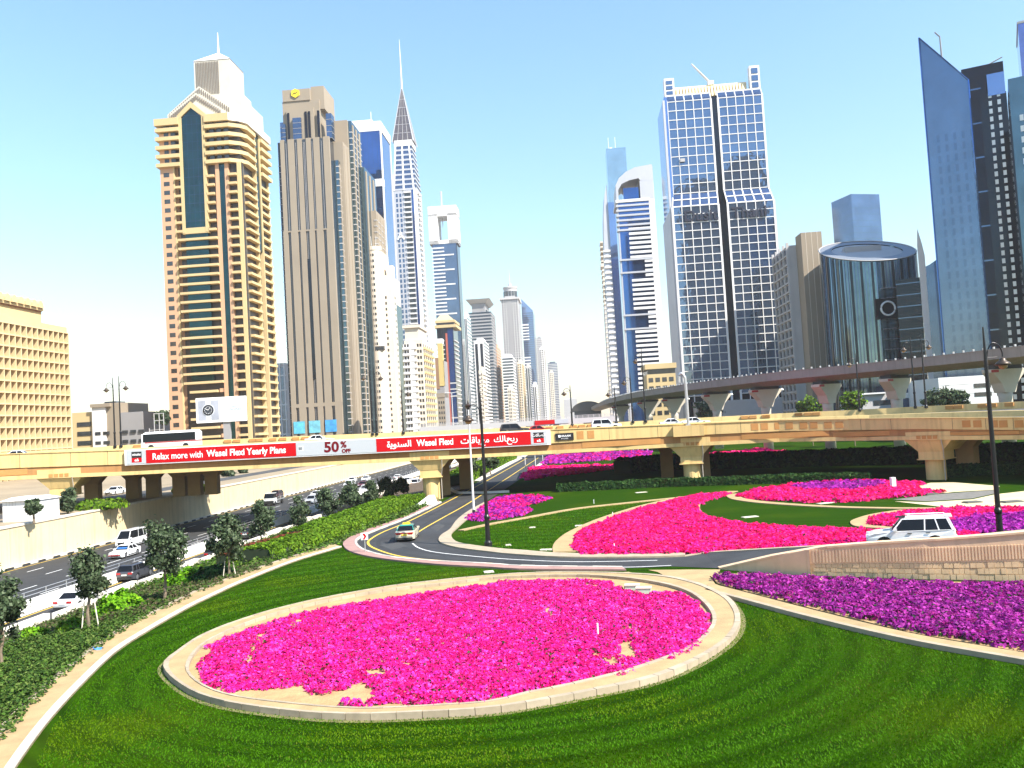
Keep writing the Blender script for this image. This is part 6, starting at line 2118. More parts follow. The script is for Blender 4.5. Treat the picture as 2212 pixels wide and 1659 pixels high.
# ------------------------------------------------------------------ trees
M_bark = mat('bark', (.20, .15, .10), .9, var=.3, vscale=3)
def tree(label, base, ch, cw, zc, leaves=2600, size=.13, pal=TREE, group=None, name='tree', seed=0, tr=.09, stakes=False):
    """trunk, limbs and a crown of leaf clumps; ch, cw crown height and width, zc crown centre height"""
    rg = np.random.default_rng(seed + 100)
    o = empty(name, base, 0, label, 'tree', group)
    tm = MB()
    t0 = zc - ch * .42
    tm.tube([(0, 0, -.1), (rg.normal(0, .06), rg.normal(0, .06), t0 * .5), (rg.normal(0, .1), rg.normal(0, .1), t0), (0, 0, zc)], [tr * 1.3, tr, tr * .8, tr * .35], 7)
    K = 26
    d = unit(rg.normal(size=(K, 3)))
    r = rg.uniform(.25, 1.0, K) ** .6
    cc = d * r[:, None] * np.array([cw / 2, cw / 2, ch / 2]) + np.array([0, 0, zc])
    cc[:, 0] *= 1 - .25 * np.clip((cc[:, 2] - zc) / (ch / 2), -1, 1)
    for q in range(0, K, 3):
        e = cc[q]
        tm.tube([(0, 0, t0 * .95), tuple(e * .5 + np.array([0, 0, t0]) * .5), tuple(e)], [tr * .5, tr * .32, tr * .12], 5)
    tm.build('trunk', M_bark, o)
    if stakes:
        MB().tube([(.5, .15, -.1), (.3, .05, t0 * .8)], .035, 5).build('stake', M_plw, o)
        MB().tube([(-.45, -.1, -.1), (-.25, -.05, t0 * .8)], .035, 5).build('stake', M_plw, o)
    idx = rg.integers(0, K, leaves)
    sg_ = rg.uniform(.06, .13, K) * (cw + ch) / 2
    off = rg.normal(size=(leaves, 3)) * sg_[idx][:, None] * .75
    C = cc[idx] + off
    N = unit(off + (C - np.array([0, 0, zc])) * .4)
    C[:, 2] = np.maximum(C[:, 2], t0 * .8)
    leafmass('crown', C, N, np.full(leaves, size), pal, o, jitter=.7)
    return o
TL = [('nearest dark green tree at the left picture edge above the highway', 4, 1440, 25, 1310, 92, 160),
      ('slim young tree above the white sedan', 194, 1364, 209, 1236, 68, 104),
      ('broad dark tree beside the white minivan', 356, 1296, 355, 1180, 100, 116),
      ('forked young tree above the dome clipped shrub', 495, 1249, 490, 1160, 82, 98),
      ('round young tree behind the red leaved hedge', 566, 1190, 566, 1122, 62, 74),
      ('small tree near the middle of the red leaved hedge', 648, 1156, 650, 1105, 42, 58),
      ('dark tree over the yellow kerb beside the long hedge', 712, 1135, 719, 1082, 48, 60),
      ('upright tree half way along the long hedge', 761, 1118, 764, 1070, 42, 52),
      ('narrow pale tree among the parked looking white cars', 804, 1104, 806, 1067, 28, 52),
      ('bushy tree towards the far end of the long hedge', 839, 1089, 839, 1052, 44, 48),
      ('last small tree of the hedge row beside the bridge pier', 872, 1075, 874, 1050, 28, 36)]
for i, (lb, bx_, by_, cx_, cy_, cw_, ch_) in enumerate(TL):
    p = PS(bx_, by_)
    k = p.y / FPX
    tree(lb, p, ch_ * k, cw_ * k, W(cx_, cy_, p.y).z - p.z, 4600 if i < 4 else 3200, .052 + .00055 * p.y, TREE, 'young trees along the planted bank', seed=i, stakes=i in (1, 3, 8))
for i, (lb, bx_, by_, z0_, cy_, cw_, ch_) in enumerate((
        ('dark tree between the white hut and the bridge pier', 147, 1112, WT, 1080, 26, 52),
        ('small dark tree in front of the white hut wall', 73, 1114, WT, 1094, 30, 30),
        ('small ball headed tree above the far wall under the bridge', 448, 1053, WT, 1026, 22, 24),
        ('second ball headed tree above the far wall under the bridge', 492, 1045, WT, 1020, 26, 22),
        ('third ball headed tree above the far wall under the bridge', 528, 1036, WT, 1014, 22, 20),
        ('light tree behind the low cream block', 1530, 905, 0, 884, 64, 36),
        ('yellow green tree under the viaduct near the slab tower', 1752, 897, 0, 880, 60, 36),
        ('round olive tree below the cylinder building', 1842, 888, 0, 866, 52, 38),
        ('broad dark tree left of the low white block', 2030, 884, 0, 860, 74, 40),
        ('second broad dark tree before the low white block', 2072, 884, 0, 862, 50, 34),
        ('tree at the far end of the loop road beyond the bridge', 1016, 1030, 0, 1000, 34, 44),
        ('second tree at the far end of the loop road', 1060, 1016, 0, 992, 30, 36),
        ('hazy tree beside the apartment tower foot', 352, 935, WT, 900, 30, 30))):
    Yb = {0: 116, 1: 104, 2: 190, 3: 205, 4: 220, 5: 300, 6: 230, 7: 215, 8: 200, 9: 198, 10: 165, 11: 180, 12: 280}[i]
    p = W(bx_, by_, Yb)
    k = Yb / FPX
    zc_ = W(bx_, cy_, Yb).z
    tree(lb, (p.x, Yb, z0_), ch_ * k, cw_ * k, zc_ - z0_, 2600, .10 + .0008 * Yb, TREE if i not in (6, 7) else HEDGE + TREE[:1], seed=40 + i, tr=.12)

# ------------------------------------------------------------------ lamps and poles
M_lampb = mat('lamp_black', (.012, .012, .013), .4, .3)
M_lampw = mat('lamp_pole_white', (.62, .60, .58), .5)
M_bell = mat('lamp_bell', (.07, .05, .035), .4, .4)
M_lglass = mat('lamp_glass', (.40, .24, .10), .3)
def lamp(label, base, H, arm=-1, big=True, group=None, name='street_lamp', rz=0.0):
    o = empty(name, base, rz, label, 'street lamp', group)
    r = .17 if big else .13
    MB().lathe([(r * 2.1, 0), (r * 2.0, .35), (r * 1.3, .5), (r * 1.25, 1.0), (r * 1.15, 2.3), (r * 1.5, 2.45), (r * 1.5, 2.6), (r, 2.75)], seg=14).build('base', M_lampb, o, smooth=False)
    MB().tube([(0, 0, 2.7), (0, 0, H * .8), (0, 0, H)], [r, r * .75, .05], 10).build('pole', M_lampb, o)
    MB().lathe([(.05, 0), (.12, .1), (.12, .25), (.04, .4)], (0, 0, H * .80), 8).build('collar', M_lampb, o)
    a = arm * 1.15
    pts = [(0, 0, H * .82), (a * .15, 0, H * .89), (a * .45, 0, H * .925), (a * .8, 0, H * .915), (a, 0, H * .885), (a, 0, H * .86)]
    MB().tube(smoothpath(pts, 4), .045, 6).build('arm', M_lampb, o)
    MB().tube([(0, 0, H * .86), (a * .7, 0, H * .86)], .03, 5).build('stay', M_lampb, o)
    b_ = o
    MB().lathe([(.10, .55), (.2, .45), (.22, .35), (.42, .22), (.5, .1), (.46, .02)][::-1], (a, 0, H * .86 - .6), 14).build('lamp_bell', M_bell, b_, smooth=True)
    MB().lathe([(.05, 0), (.24, .1), (.30, .3)], (a, 0, H * .86 - .85), 12).build('lamp_glass', M_lglass, b_, smooth=True)
    return o
def lampH(px, Y, ytop, zb_):
    return W(px, ytop, Y).z - zb_
p = P(1055, 1180)
lamp('tall black ornate lamp post in the middle of the island lawn', p, lampH(1037, p.y, 848, 0), -1)
p = W(2160, 1150, 58)
lamp('tall black ornate lamp post behind the ramp wall at the edge', (p.x, 58, .25), lampH(2134, 58, 706, .25), 1)
BP = [(250, 968, 815, -1, 'left one of the paired black lamps at the far left of the bridge'), (262, 966, 812, 1, 'right one of the paired black lamps at the far left of the bridge'),
      (806, 944, 790, -1, 'left one of the paired black lamps before the rounded pale tower'), (815, 944, 792, 1, 'right one of the paired black lamps before the rounded pale tower'),
      (872, 936, 832, 1, 'single black bridge lamp before the balcony apartment block'), (1236, 916, 832, -1, 'black bridge lamp standing against the open sky at the avenue end'),
      (1320, 911, 836, -1, 'thin black bridge lamp left of the blue arch topped tower'), (1367, 908, 806, -1, 'black bridge lamp in front of the arch topped tower'),
      (1396, 906, 752, -1, 'taller black bridge lamp before the cream low block'), (1858, 884, 764, -1, 'black bridge lamp in front of the cylinder building'),
      (1977, 878, 727, -1, 'left black bridge lamp before the sail building'), (2001, 876, 722, 1, 'right black bridge lamp before the sail building')]
for px, py, yt, arm, lb in BP:
    q, a, z = deck_at(px, 25.6)
    zb_ = z[3] - .3
    H = W(px, yt, q[1]).z - zb_
    lamp(lb, (q[0], q[1], zb_), max(H, 5), arm, False, 'black lamps along the bridge')
# white pole with a small lantern by the loop road
p = P(1024, 1114)
o = empty('white_lamp_pole', p, 0, 'slender white lamp pole beside the violet flower bed', 'lamp post')
H = lampH(1016, p.y, 868, 0)
MB().tube([(0, 0, 0), (0, 0, H - .9)], [.16, .09], 10).build('pole', M_lampw, o)
MB().lathe([(.2, 0), (.2, .5), (.16, .7)], seg=10).build('base', M_lampb, o)
MB().lathe([(.09, 0), (.2, .1), (.34, .45), (.4, .5), (.12, .75), (.05, 1.1)], (0, 0, H - .9), 12).build('lantern', M_bell, o)
# curved steel pole on the bridge
q, a, z = bridge_at(1487, -.15)
o = empty('bent_steel_pole', (q[0], q[1], z[0]), a, 'thick grey steel pole with bent over top on the bridge parapet', 'pole')
H = W(1480, 806, q[1]).z - z[0]
MB().tube(smoothpath([(0, 0, -.3), (0, 0, H * .8), (-.15, 0, H * .94), (-.55, 0, H), (-.85, 0, H * .95), (-.9, 0, H * .82)], 5), .22, 10).build('pole', M_steel, o)
MB().box(-.35, .35, -.35, .35, -.3, .02).build('base_plate', M_steel, o)
M_pp = mat('post_pale', (.7, .68, .64), .6)
# bracket block under it on the parapet
MB().box(-2.2, 2.2, -.65, .05, z[1] - z[0] - .1, -.15).build('bracket', M_br, o)
for px, y0, y1, lb in ((1136, 1027, 984, 'first thin pale pole at the far road edge under the bridge'), (1157, 1010, 984, 'second thin pale pole at the far road edge under the bridge'), (1173, 1001, 983, 'third thin pale pole at the far road edge under the bridge')):
    p = P(px, y0)
    MBp = MB().tube([(0, 0, 0), (0, 0, min(W(px, y1, p.y).z, 6.5))], .09, 6).build('thin_pole', M_pp, None, p)
    tag(MBp, lb, 'pole')
# chevron sign
p = P(789, 1195)
o = empty('chevron_sign', p, rad(6), 'square white road sign with red chevron at the road bend', 'sign')
k = p.y / FPX
zt_ = W(788, 1151, p.y).z
s = 15 * k
MB().tube([(0, .05, 0), (0, .05, zt_)], .045, 6).build('post', M_steel, o)
MB().box(-s / 2, s / 2, -.03, .02, zt_ - s, zt_).build('plate', M_wht, o)
h = s
cv = [(-.28, .42), (.02, .42), (.30, 0), (.02, -.42), (-.28, -.42), (.0, 0)]
MB().add([(x * h, y, zt_ - h / 2 + z_ * h) for y in (-.05, -.031) for x, z_ in cv], [(0, 1, 2, 5), (5, 2, 3, 4), (11, 8, 7, 6), (10, 9, 8, 11)] + [(i, 6 + i, 6 + (i + 1) % 6, (i + 1) % 6) for i in range(6)]).build('chevron', M_red, o)
# billboard with a wristwatch
Yb = 246
c0, c1 = W(418, 914, Yb), W(522, 859, Yb)
o = empty('billboard', ((c0.x + c1.x) / 2 + 1, Yb, WT), rad(3), 'double billboard showing a steel wristwatch in front of the apartment tower', 'billboard')
wb_, z0_, z1_ = (c1.x - c0.x), W(470, 912, Yb).z - WT, W(470, 858, Yb).z - WT
hb_ = z1_ - z0_
box('column', M_grey2, o, .3, 2.2, .4, 1.8, 0, z0_)
box('panel_box', M_frame, o, -wb_ / 2, wb_ / 2, 0, 1.0, z0_, z1_)
box('left_poster', mat('poster_grey', (.36, .38, .44), .5, var=.25, vscale=.3), o, -wb_ / 2 + .6, -.6, -.06, 0, z0_ + .7, z1_ - .8)
box('right_poster', mat('poster_white', (.68, .72, .78), .5), o, .3, wb_ / 2 - .3, -.06, 0, z0_ + .35, z1_ - .35)
cx_, cz_ = -wb_ / 4 - .05, z0_ + hb_ * .5
def disc(name, mt, r, y, dz=0, sx=1.0):
    n = 28
    v = [(cx_ + sx * r * math.cos(2 * math.pi * i / n), y_, cz_ + dz + r * math.sin(2 * math.pi * i / n)) for y_ in (y, y + .05) for i in range(n)]
    MB().add(v, [tuple(range(n)), tuple(range(2 * n - 1, n - 1, -1))] + [(i, n + i, n + (i + 1) % n, (i + 1) % n) for i in range(n)]).build(name, mt, o)
M_chrome = mat('print_silver', (.66, .69, .73), .5)
for dz in (2.7, 2.2, 1.8, -1.8, -2.2, -2.7):
    box('bracelet_link', M_chrome, o, cx_ - .75, cx_ + .75, -.10, -.06, cz_ + dz - .18, cz_ + dz + .18)
disc('watch_case', M_chrome, 1.72, -.14)
disc('watch_bezel', M_blk, 1.55, -.20)
disc('watch_dial', mat('print_dial', (.03, .035, .045), .5), 1.2, -.26)
for i in range(12):
    t = i * math.pi / 6
    box('hour_mark', M_wht, o, cx_ + 1.0 * math.sin(t) - .07, cx_ + 1.0 * math.sin(t) + .07, -.29, -.26, cz_ + 1.0 * math.cos(t) - .1, cz_ + 1.0 * math.cos(t) + .1)
MB().tube([(cx_, -.3, cz_), (cx_ - .75, -.3, cz_ + .42)], .07, 4).build('watch_hand', M_wht, o)
MB().tube([(cx_, -.3, cz_), (cx_ + .6, -.3, cz_ + .75)], .06, 4).build('watch_hand', M_wht, o)
text('lettering', 'LONGINES', .95, mat('print_slate', (.20, .24, .30), .5), o, (wb_ / 4, -.08, cz_ - .1), bold=.005)
MB().hexa([(wb_ / 4 - 1.7, -.09, cz_ + .55), (wb_ / 4 + 1.7, -.09, cz_ + .55), (wb_ / 4 - 1.7, -.07, cz_ + .55), (wb_ / 4 + 1.7, -.07, cz_ + .55), (wb_ / 4 - .2, -.09, cz_ + .72), (wb_ / 4 + .2, -.09, cz_ + .72), (wb_ / 4 - .2, -.07, cz_ + .72), (wb_ / 4 + .2, -.07, cz_ + .72)]).build('winged_mark', MATS['print_slate'], o)

# ------------------------------------------------------------------ small things
p = P(1930, 1057)
o = empty('white_post', p, rad(8), 'square white concrete post beside the purple patch on the island', 'post')
h = W(1929, 1031, p.y).z
MB().box(-.25, .25, -.25, .25, 0, h).build('shaft', M_wht, o)
MB().box(-.4, .4, -.4, .4, 0, .12).build('footing', M_wht, o)
M_ug = mat('utility_green', (.42, .52, .44), .6)
for i, (x0, y0, lb) in enumerate(((1366, 1275, 'left pale green utility box at the back of the oval bed'), (1391, 1281, 'right pale green utility box at the back of the oval bed'))):
    p = P(x0, y0, .07)
    o = empty('utility_box', p, rad(-12), lb, 'utility box')
    MB().box(-.42, .42, -.22, .22, 0, .3).build('body', M_ug, o)
    MB().box(-.46, .46, -.26, .26, .3, .36).build('lid', M_concw, o)
    MB().box(-.46, -.40, -.2, .2, .03, .28).build('door', M_blk, o)
for x0, y0, y1, z_, lb in ((1292, 1376, 1346, .07, 'thin white stake standing among the pink flowers of the oval bed'), (1324, 1120, 1106, 0, 'thin white marker stake on the island path edge'), (1283, 1088, 1079, 0, 'thin white marker stake by the shaded hedge'), (1327, 1185, 1174, .06, 'short white stake among the flowers of the island sweep')):
    p = P(x0, y0, z_)
    o = MB().tube([(0, 0, 0), (0, 0, W(x0, y1, p.y).z - z_)], .045, 6).build('marker_stake', M_wht, None, p)
    tag(o, lb, 'stake', 'white marker stakes')
for i, (x0, y0, w_, lb) in enumerate(((1186, 1188, 1.5, 'flat concrete drain cover on the island lawn near the swoosh path'), (1150, 1140, .6, 'small pale lid on the island lawn by the thin path'), (1252, 1136, .9, 'pale flat lid on the grass beside the swoosh bed'), (1098, 1178, .5, 'small white lid on the island lawn right of the black lamp'), (1056, 1236, .7, 'small white lid on the strip of grass below the loop road'), (1385, 1064, 1.6, 'long pale lid on the grass near the shaded hedge'), (1620, 1117, 1.6, 'pale lid on the grass inside the curled path'), (1785, 1087, 2.2, 'long pale slab below the island flowers'))):
    p = P(x0, y0)
    o = MB().box(-w_ / 2, w_ / 2, -.35, .35, -.02, .05).box(-w_ / 2 + .06, w_ / 2 - .06, -.29, .29, .05, .07).build('drain_cover', M_concw, None, p, rad(-8 + 4 * i))
    tag(o, lb, 'drain cover')
M_bench = mat('bench_dark', (.10, .10, .085), .8)
for x0, y0, w_, lb in ((2100, 1086, 1.6, 'low grey slab on the grey gravel left of the lamp'), (2185, 1085, 1.9, 'low grey slab on the cream gravel right of the lamp'), (2197, 1111, 0, ''), (2010, 1068, 1.4, 'pale flat slab at the tip of the island flowers')):
    if w_:
        p = P(x0, y0)
        o = MB().box(-w_ / 2, w_ / 2, -.5, .5, 0, .12).box(-w_ / 2 + .1, w_ / 2 - .1, -.4, .4, .12, .16).build('gravel_slab', M_bench, None, p, rad(6))
        tag(o, lb, 'slab')
p = P(209, 1402, .1)
v = [(x * .3, y * .18, .03 + .06 * math.sin(x * 2.1 + y * 3)) for y in (-1, 0, 1) for x in (-1, -.3, .4, 1)]
tag(obj('litter_sheet', v, [(i + 4 * j, i + 1 + 4 * j, i + 5 + 4 * j, i + 4 + 4 * j) for j in range(2) for i in range(3)], mat('litter_blue', (.06, .22, .62), .5), None, p), 'crumpled blue sheet of litter beside the tan path', 'litter')
# white hut beyond the wall
Yh = 108
q0, q1 = W(6, 1120, Yh), W(91, 1120, Yh)
o = empty('white_hut', (q0.x, Yh, WT - .1), rad(-4), 'small white flat roofed hut beyond the highway wall', 'hut')
wd, ht = q1.x - q0.x, W(40, 1080, Yh).z - WT
box('wall', M_white, o, 0, wd, 0, 4, 0, ht)
MB().hexa([(-.2, -.3, ht), (wd + .2, -.3, ht), (-.2, 4.3, ht), (wd + .2, 4.3, ht), (.8, .6, ht + .4), (wd - .8, .6, ht + .4), (.8, 3.2, ht + .4), (wd - .8, 3.2, ht + .4)]).build('roof', M_white, o)
for i in range(4):
    box('cladding_joint', M_lgrey, o, .5 + i * .4, .53 + i * .4, -.02, .0, 0, ht)
# white concrete barrier end by the pier
p = P(920, 1092)
o = MB().hexa([(-1.0, -1.6, 0), (1.0, -1.6, 0), (-1.0, 1.6, 0), (1.0, 1.6, 0), (-.2, -1.0, .15), (.2, -1.0, .15), (-.5, 1.6, 1.3), (.4, 1.6, 1.3)]).build('barrier_end', M_bar, None, (p.x, p.y, bank_z(p.x, p.y)), rad(-28))
tag(o, 'sloping white concrete barrier end beside the bridge pier', 'barrier')
pts = resample(smoothpath([P2(*q) for q in [(972, 1058), (985, 1066), (1010, 1067), (1060, 1066), (1100, 1064)]], 6), 30)
tag(ribbon('low_rail_kerb', M_bar, pts, offset(pts, .35), .35, -.05), kind='structure')
# fence line on the far bed edge
o = empty('rail_fence', (*P2(1193, 982), 0), 0, 'low white post and rail fence behind the farthest violet flowers', 'fence')
fp = resample([P2(x, y) for x, y in [(1193, 982), (1260, 980.5), (1330, 978.5), (1400, 977)]], 22)
for q in fp:
    box('fence_post', M_wht, o, q[0] - fp[0][0] - .08, q[0] - fp[0][0] + .08, q[1] - fp[0][1] - .08, q[1] - fp[0][1] + .08, 0, 1.2)
MB().tube([(q[0] - fp[0][0], q[1] - fp[0][1], 1.15) for q in fp], .06, 5).build('rail', M_wht, o)
# second crossing beyond the flyover, seen as a grey band with railing
Yf = 250
f0, f1 = W(905, 925, Yf), W(1330, 905, Yf)
o = empty('far_overpass', (f0.x, Yf, 0), 0, 'grey far overpass with railing and red sign behind the flyover', 'bridge')
Lf = f1.x - f0.x
zf0, zf1 = W(1000, 921, Yf).z, W(1000, 911, Yf).z
box('beam', M_lgrey, o, 0, Lf, 0, 8, zf0 - 1.0, zf0 + .5)
for i in range(36):
    box('railing_post', M_lgrey, o, i * Lf / 36, i * Lf / 36 + .12, .1, .22, zf0 + .5, zf1)
for z_ in (.33, .66, 1.0):
    box('rail', M_lgrey, o, 0, Lf, .12, .2, zf0 + .5 + (zf1 - zf0 - .5) * z_ - .1, zf0 + .5 + (zf1 - zf0 - .5) * z_)
xa, xb = W(1155, 912, Yf).x - f0.x, W(1228, 912, Yf).x - f0.x
box('red_sign', M_red, o, xa, xb - 4, -.2, .05, W(1190, 916, Yf).z, W(1190, 907, Yf).z)
box('grey_sign', M_grey, o, xb - 4, xb, -.2, .05, W(1190, 916, Yf).z, W(1190, 907, Yf).z)
for i in range(5):
    box('support', M_lgrey, o, 5 + i * Lf / 5, 6.5 + i * Lf / 5, 3, 5, 0, zf0 - 1.0)
# double headed road lamp and a steel frame beyond the flyover
p = W(980, 930, 300)
o = empty('twin_arm_lamp', (p.x, 300, 0), 0, 'white road lamp with two level arms before the dark crowned tower', 'street lamp')
zt_ = W(977, 848, 300).z
MB().tube([(0, 0, 0), (0, 0, zt_)], [.22, .12], 6).build('pole', M_lampw, o)
MB().tube([(-1.9, 0, zt_ + .1), (0, 0, zt_ - .15), (1.9, 0, zt_ + .1)], .12, 5).build('arms', M_lampw, o)
for s_ in (-1, 1):
    box('lamp_head', M_lampw, o, s_ * 1.9 - .5, s_ * 1.9 + .5, -.2, .2, zt_, zt_ + .22)
p = W(322, 930, 270)
o = empty('steel_frame', (p.x, 270, WT), 0, 'open grey steel frame between the office block and apartment tower', 'frame')
zt_ = W(335, 893, 270).z - WT
for x in (0, 1.6, 3.2, 4.6):
    box('upright', M_lgrey, o, x, x + .18, 0, .18, 0, zt_ * (.75 if x < 1 else 1))
for z_ in (.55, .72, .88, 1.0):
    box('cross_bar', M_lgrey, o, 1.6 if z_ > .8 else 0, 4.7, .02, .16, zt_ * z_ - .18, zt_ * z_)

# ------------------------------------------------------------------ vehicles
M_tyre = mat('tyre', (.015, .015, .015), .85)
M_rim = mat('rim', (.45, .45, .46), .3, .8)
M_cglass = mat('car_glass', (.008, .009, .011), .08, 0, spec=.25)
M_trim = mat('car_trim', (.02, .02, .02), .6)
M_head = mat('headlight', (.75, .78, .80), .15, .2)
M_tail = mat('taillight', (.45, .01, .012), .25)
M_plate = mat('plate', (.75, .74, .68), .5)
def paint(name, c):
    return mat('paint_' + name, c, .28, .0, coat=.6)
PW, PB, PS_, PG, PR = paint('white', (.78, .78, .77)), paint('black', (.012, .012, .014)), paint('silver', (.36, .38, .40)), paint('graphite', (.045, .047, .055)), paint('red', (.42, .02, .02))
PC = paint('cream', (.70, .62, .45))
STY = {
    # length, width, height, clearance, belt, wheel radius, front axle, rear axle, hood height, hood end x, roof front x, roof rear x, tail glass x, deck height
    'sedan': dict(L=4.8, W=1.84, H=1.45, c=.2, belt=.92, r=.33, fa=1.42, ra=-1.38, hood=.80, cowl=.85, rf=.15, rr=-1.05, tg=-1.75, deck=.95),
    'hatch': dict(L=4.45, W=1.85, H=1.62, c=.22, belt=1.0, r=.36, fa=1.35, ra=-1.32, hood=.92, cowl=.95, rf=.25, rr=-1.75, tg=-2.1, deck=1.0),
    'suv': dict(L=5.05, W=1.98, H=1.93, c=.28, belt=1.18, r=.42, fa=1.55, ra=-1.35, hood=1.10, cowl=1.05, rf=.40, rr=-2.1, tg=-2.42, deck=1.18),
    'van': dict(L=5.3, W=1.92, H=2.26, c=.22, belt=1.18, r=.36, fa=1.75, ra=-1.5, hood=1.05, cowl=2.2, rf=1.35, rr=-2.5, tg=-2.62, deck=1.18)}
def loft(name, mt, prof_lo, prof_hi, parent, smooth=False):
    """solid between two mirrored side profiles: lists of (x, z, half width)"""
    n = len(prof_lo)
    v = [(x, -w_, z) for x, z, w_ in prof_lo] + [(x, w_, z) for x, z, w_ in prof_lo]
    f = [tuple(range(n)), tuple(range(2 * n - 1, n - 1, -1))] + [(i, n + i, n + (i + 1) % n, (i + 1) % n) for i in range(n)]
    return MB().add(v, f).build(name, mt, parent, smooth=smooth)
def body_mesh(S, mt):
    L, Wd, c, r = S['L'], S['W'], S['c'], S['r']
    F, B = L / 2, -L / 2
    def arch(ax):
        return [(ax + (r + .07) * math.cos(t), r + (r + .07) * math.sin(t)) for t in np.linspace(-.35, math.pi + .35, 9)]
    h, bl_, dk = S['hood'], S['belt'], S['deck']
    low = [(F - .12, c + .02)] + [q for q in arch(S['fa']) if q[1] > c - .02] + [q for q in arch(S['ra']) if q[1] > c - .02] + [(B + .1, c + .05)]
    up = [(B + .02, .55), (B + .03, dk - .12), (B + .12, dk), (S['tg'] + .02, dk + .01), (S['tg'] + .3, bl_ + .02), (S['cowl'], bl_), (S['cowl'] + .05, bl_ - .02), (F - .45, h - .02), (F - .15, h - .12), (F - .02, h - .28), (F, .45)]
    prof = low + up
    n = len(prof)
    cx, cz_ = 0, (c + bl_) / 2
    v = []
    for y, s, inn in ((-Wd / 2, .965, 1), (-Wd / 2 + .1, 1.0, 0), (Wd / 2 - .1, 1.0, 0), (Wd / 2, .965, 1)):
        for x, z in prof:
            taper_ = 1 - .10 * max(0, (abs(x) - L * .3) / (L * .2)) ** 2
            v.append((cx + (x - cx) * s, y * taper_, cz_ + (z - cz_) * (s if z > cz_ else 1)))
    f = [tuple(range(n)), tuple(range(4 * n - 1, 3 * n - 1, -1))]
    for k in range(3):
        f += [(k * n + i, (k + 1) * n + i, (k + 1) * n + (i + 1) % n, k * n + (i + 1) % n) for i in range(n)]
    return MB().add(v, f)
def car(name, label, style, mt, loc, rz, cat='car', roofmt=None, group=None, far=False, slope=0.0):
    S = STY[style]
    L, Wd, H = S['L'], S['W'], S['H']
    o = empty(name, loc, rz, label, cat, group)
    if slope:
        o.rotation_euler = (0, -slope, rz)
    body_mesh(S, mt).build('body', mt, o)
    bl_, rf, rr, tg, cw_ = S['belt'], S['rf'], S['rr'], S['tg'], S['cowl']
    wl, wr = Wd / 2 - .08, Wd / 2 - .26
    g = [(cw_, bl_ - .03), (rf, H - .07), (rr, H - .07), (tg, bl_ - .03)]
    v = []
    for sgn in (-1, 1):
        for (x, z), w_ in zip(g, (wl, wr, wr, wl)):
            v.append((x, sgn * w_, z))
    MB().add(v, [(0, 1, 2, 3), (7, 6, 5, 4), (0, 4, 5, 1), (1, 5, 6, 2), (2, 6, 7, 3), (3, 7, 4, 0)]).build('windows', M_cglass, o)
    rm = roofmt or mt
    m_ = MB().hexa([(rr - .06, -wr - .03, H - .09), (rf + .06, -wr - .03, H - .09), (rr - .06, wr + .03, H - .09), (rf + .06, wr + .03, H - .09),
                    (rr + .12, -wr + .12, H), (rf - .2, -wr + .12, H), (rr + .12, wr - .12, H), (rf - .2, wr - .12, H)])
    m_.build('roof', rm, o)
    def post(x0, x1, wd):
        for sgn in (-1, 1):
            zt_, zb_ = H - .06, bl_ - .02
            MB().hexa([(x0 - wd, sgn * (wl + .012), zb_), (x0 + wd, sgn * (wl + .012), zb_), (x0 - wd, sgn * (wl - .05), zb_), (x0 + wd, sgn * (wl - .05), zb_),
                       (x1 - wd, sgn * (wr + .012), zt_), (x1 + wd, sgn * (wr + .012), zt_), (x1 - wd, sgn * (wr - .05), zt_), (x1 + wd, sgn * (wr - .05), zt_)]).build('pillar', rm, o)
    post(cw_ - .05, rf, .05)
    post((cw_ + tg) / 2 - .1, (rf + rr) / 2, .035)
    post(tg + .07, rr + .02, .09)
    if not far and style in ('suv', 'van', 'hatch'):
        post(tg + .85, rr + .7, .035)
    for ax in (S['fa'], S['ra']):
        for sgn in (-1, 1):
            wh = empty('wheel', (ax, sgn * (Wd / 2 - .14), S['r']), 0)
            wh.parent = o
            wh.rotation_euler = (math.pi / 2, 0, 0)
            MB().lathe([(S['r'] * .62, -.11), (S['r'] * .94, -.12), (S['r'], -.07), (S['r'], .07), (S['r'] * .94, .12), (S['r'] * .62, .11)], seg=18).build('tyre', M_tyre, wh)
            MB().lathe([(S['r'] * .2, -.13), (S['r'] * .64, -.115), (S['r'] * .64, .115), (S['r'] * .2, .13)], seg=14).build('rim', M_rim, wh)
    F, B = L / 2, -L / 2
    hz_, tz = S['hood'] - .26, S['deck'] - .26
    for sgn in (-1, 1):
        y0 = sgn * (Wd / 2 - .42)
        MB().box(F - .22, F - .015, y0 - .2, y0 + .2, hz_, hz_ + .16).build('headlight', M_head, o)
        y1 = sgn * (Wd / 2 - .33)
        MB().box(B + .0, B + .2, y1 - .2, y1 + .2, tz, tz + .18).build('taillight', M_tail, o)
        MB().box(cw_ - .25, cw_ - .08, sgn * (Wd / 2 + .0), sgn * (Wd / 2 + .2), bl_ + .02, bl_ + .18) if False else None
        ya, yb = sorted((sgn * (Wd / 2 - .06), sgn * (Wd / 2 + .17)))
        MB().box(cw_ - .32, cw_ - .12, ya, yb, bl_ + .02, bl_ + .17).build('mirror', mt, o)
    MB().box(F - .14, F + .005, -.45, .45, .33, hz_ + .02).build('grille', M_trim, o)
    MB().box(B - .012, B + .1, -.26, .26, .62, .75).build('number_plate', M_plate, o)
    MB().box(B - .005, B + .15, -Wd * .42, Wd * .42, S['c'] + .02, S['c'] + .2).build('rear_bumper', M_trim, o)
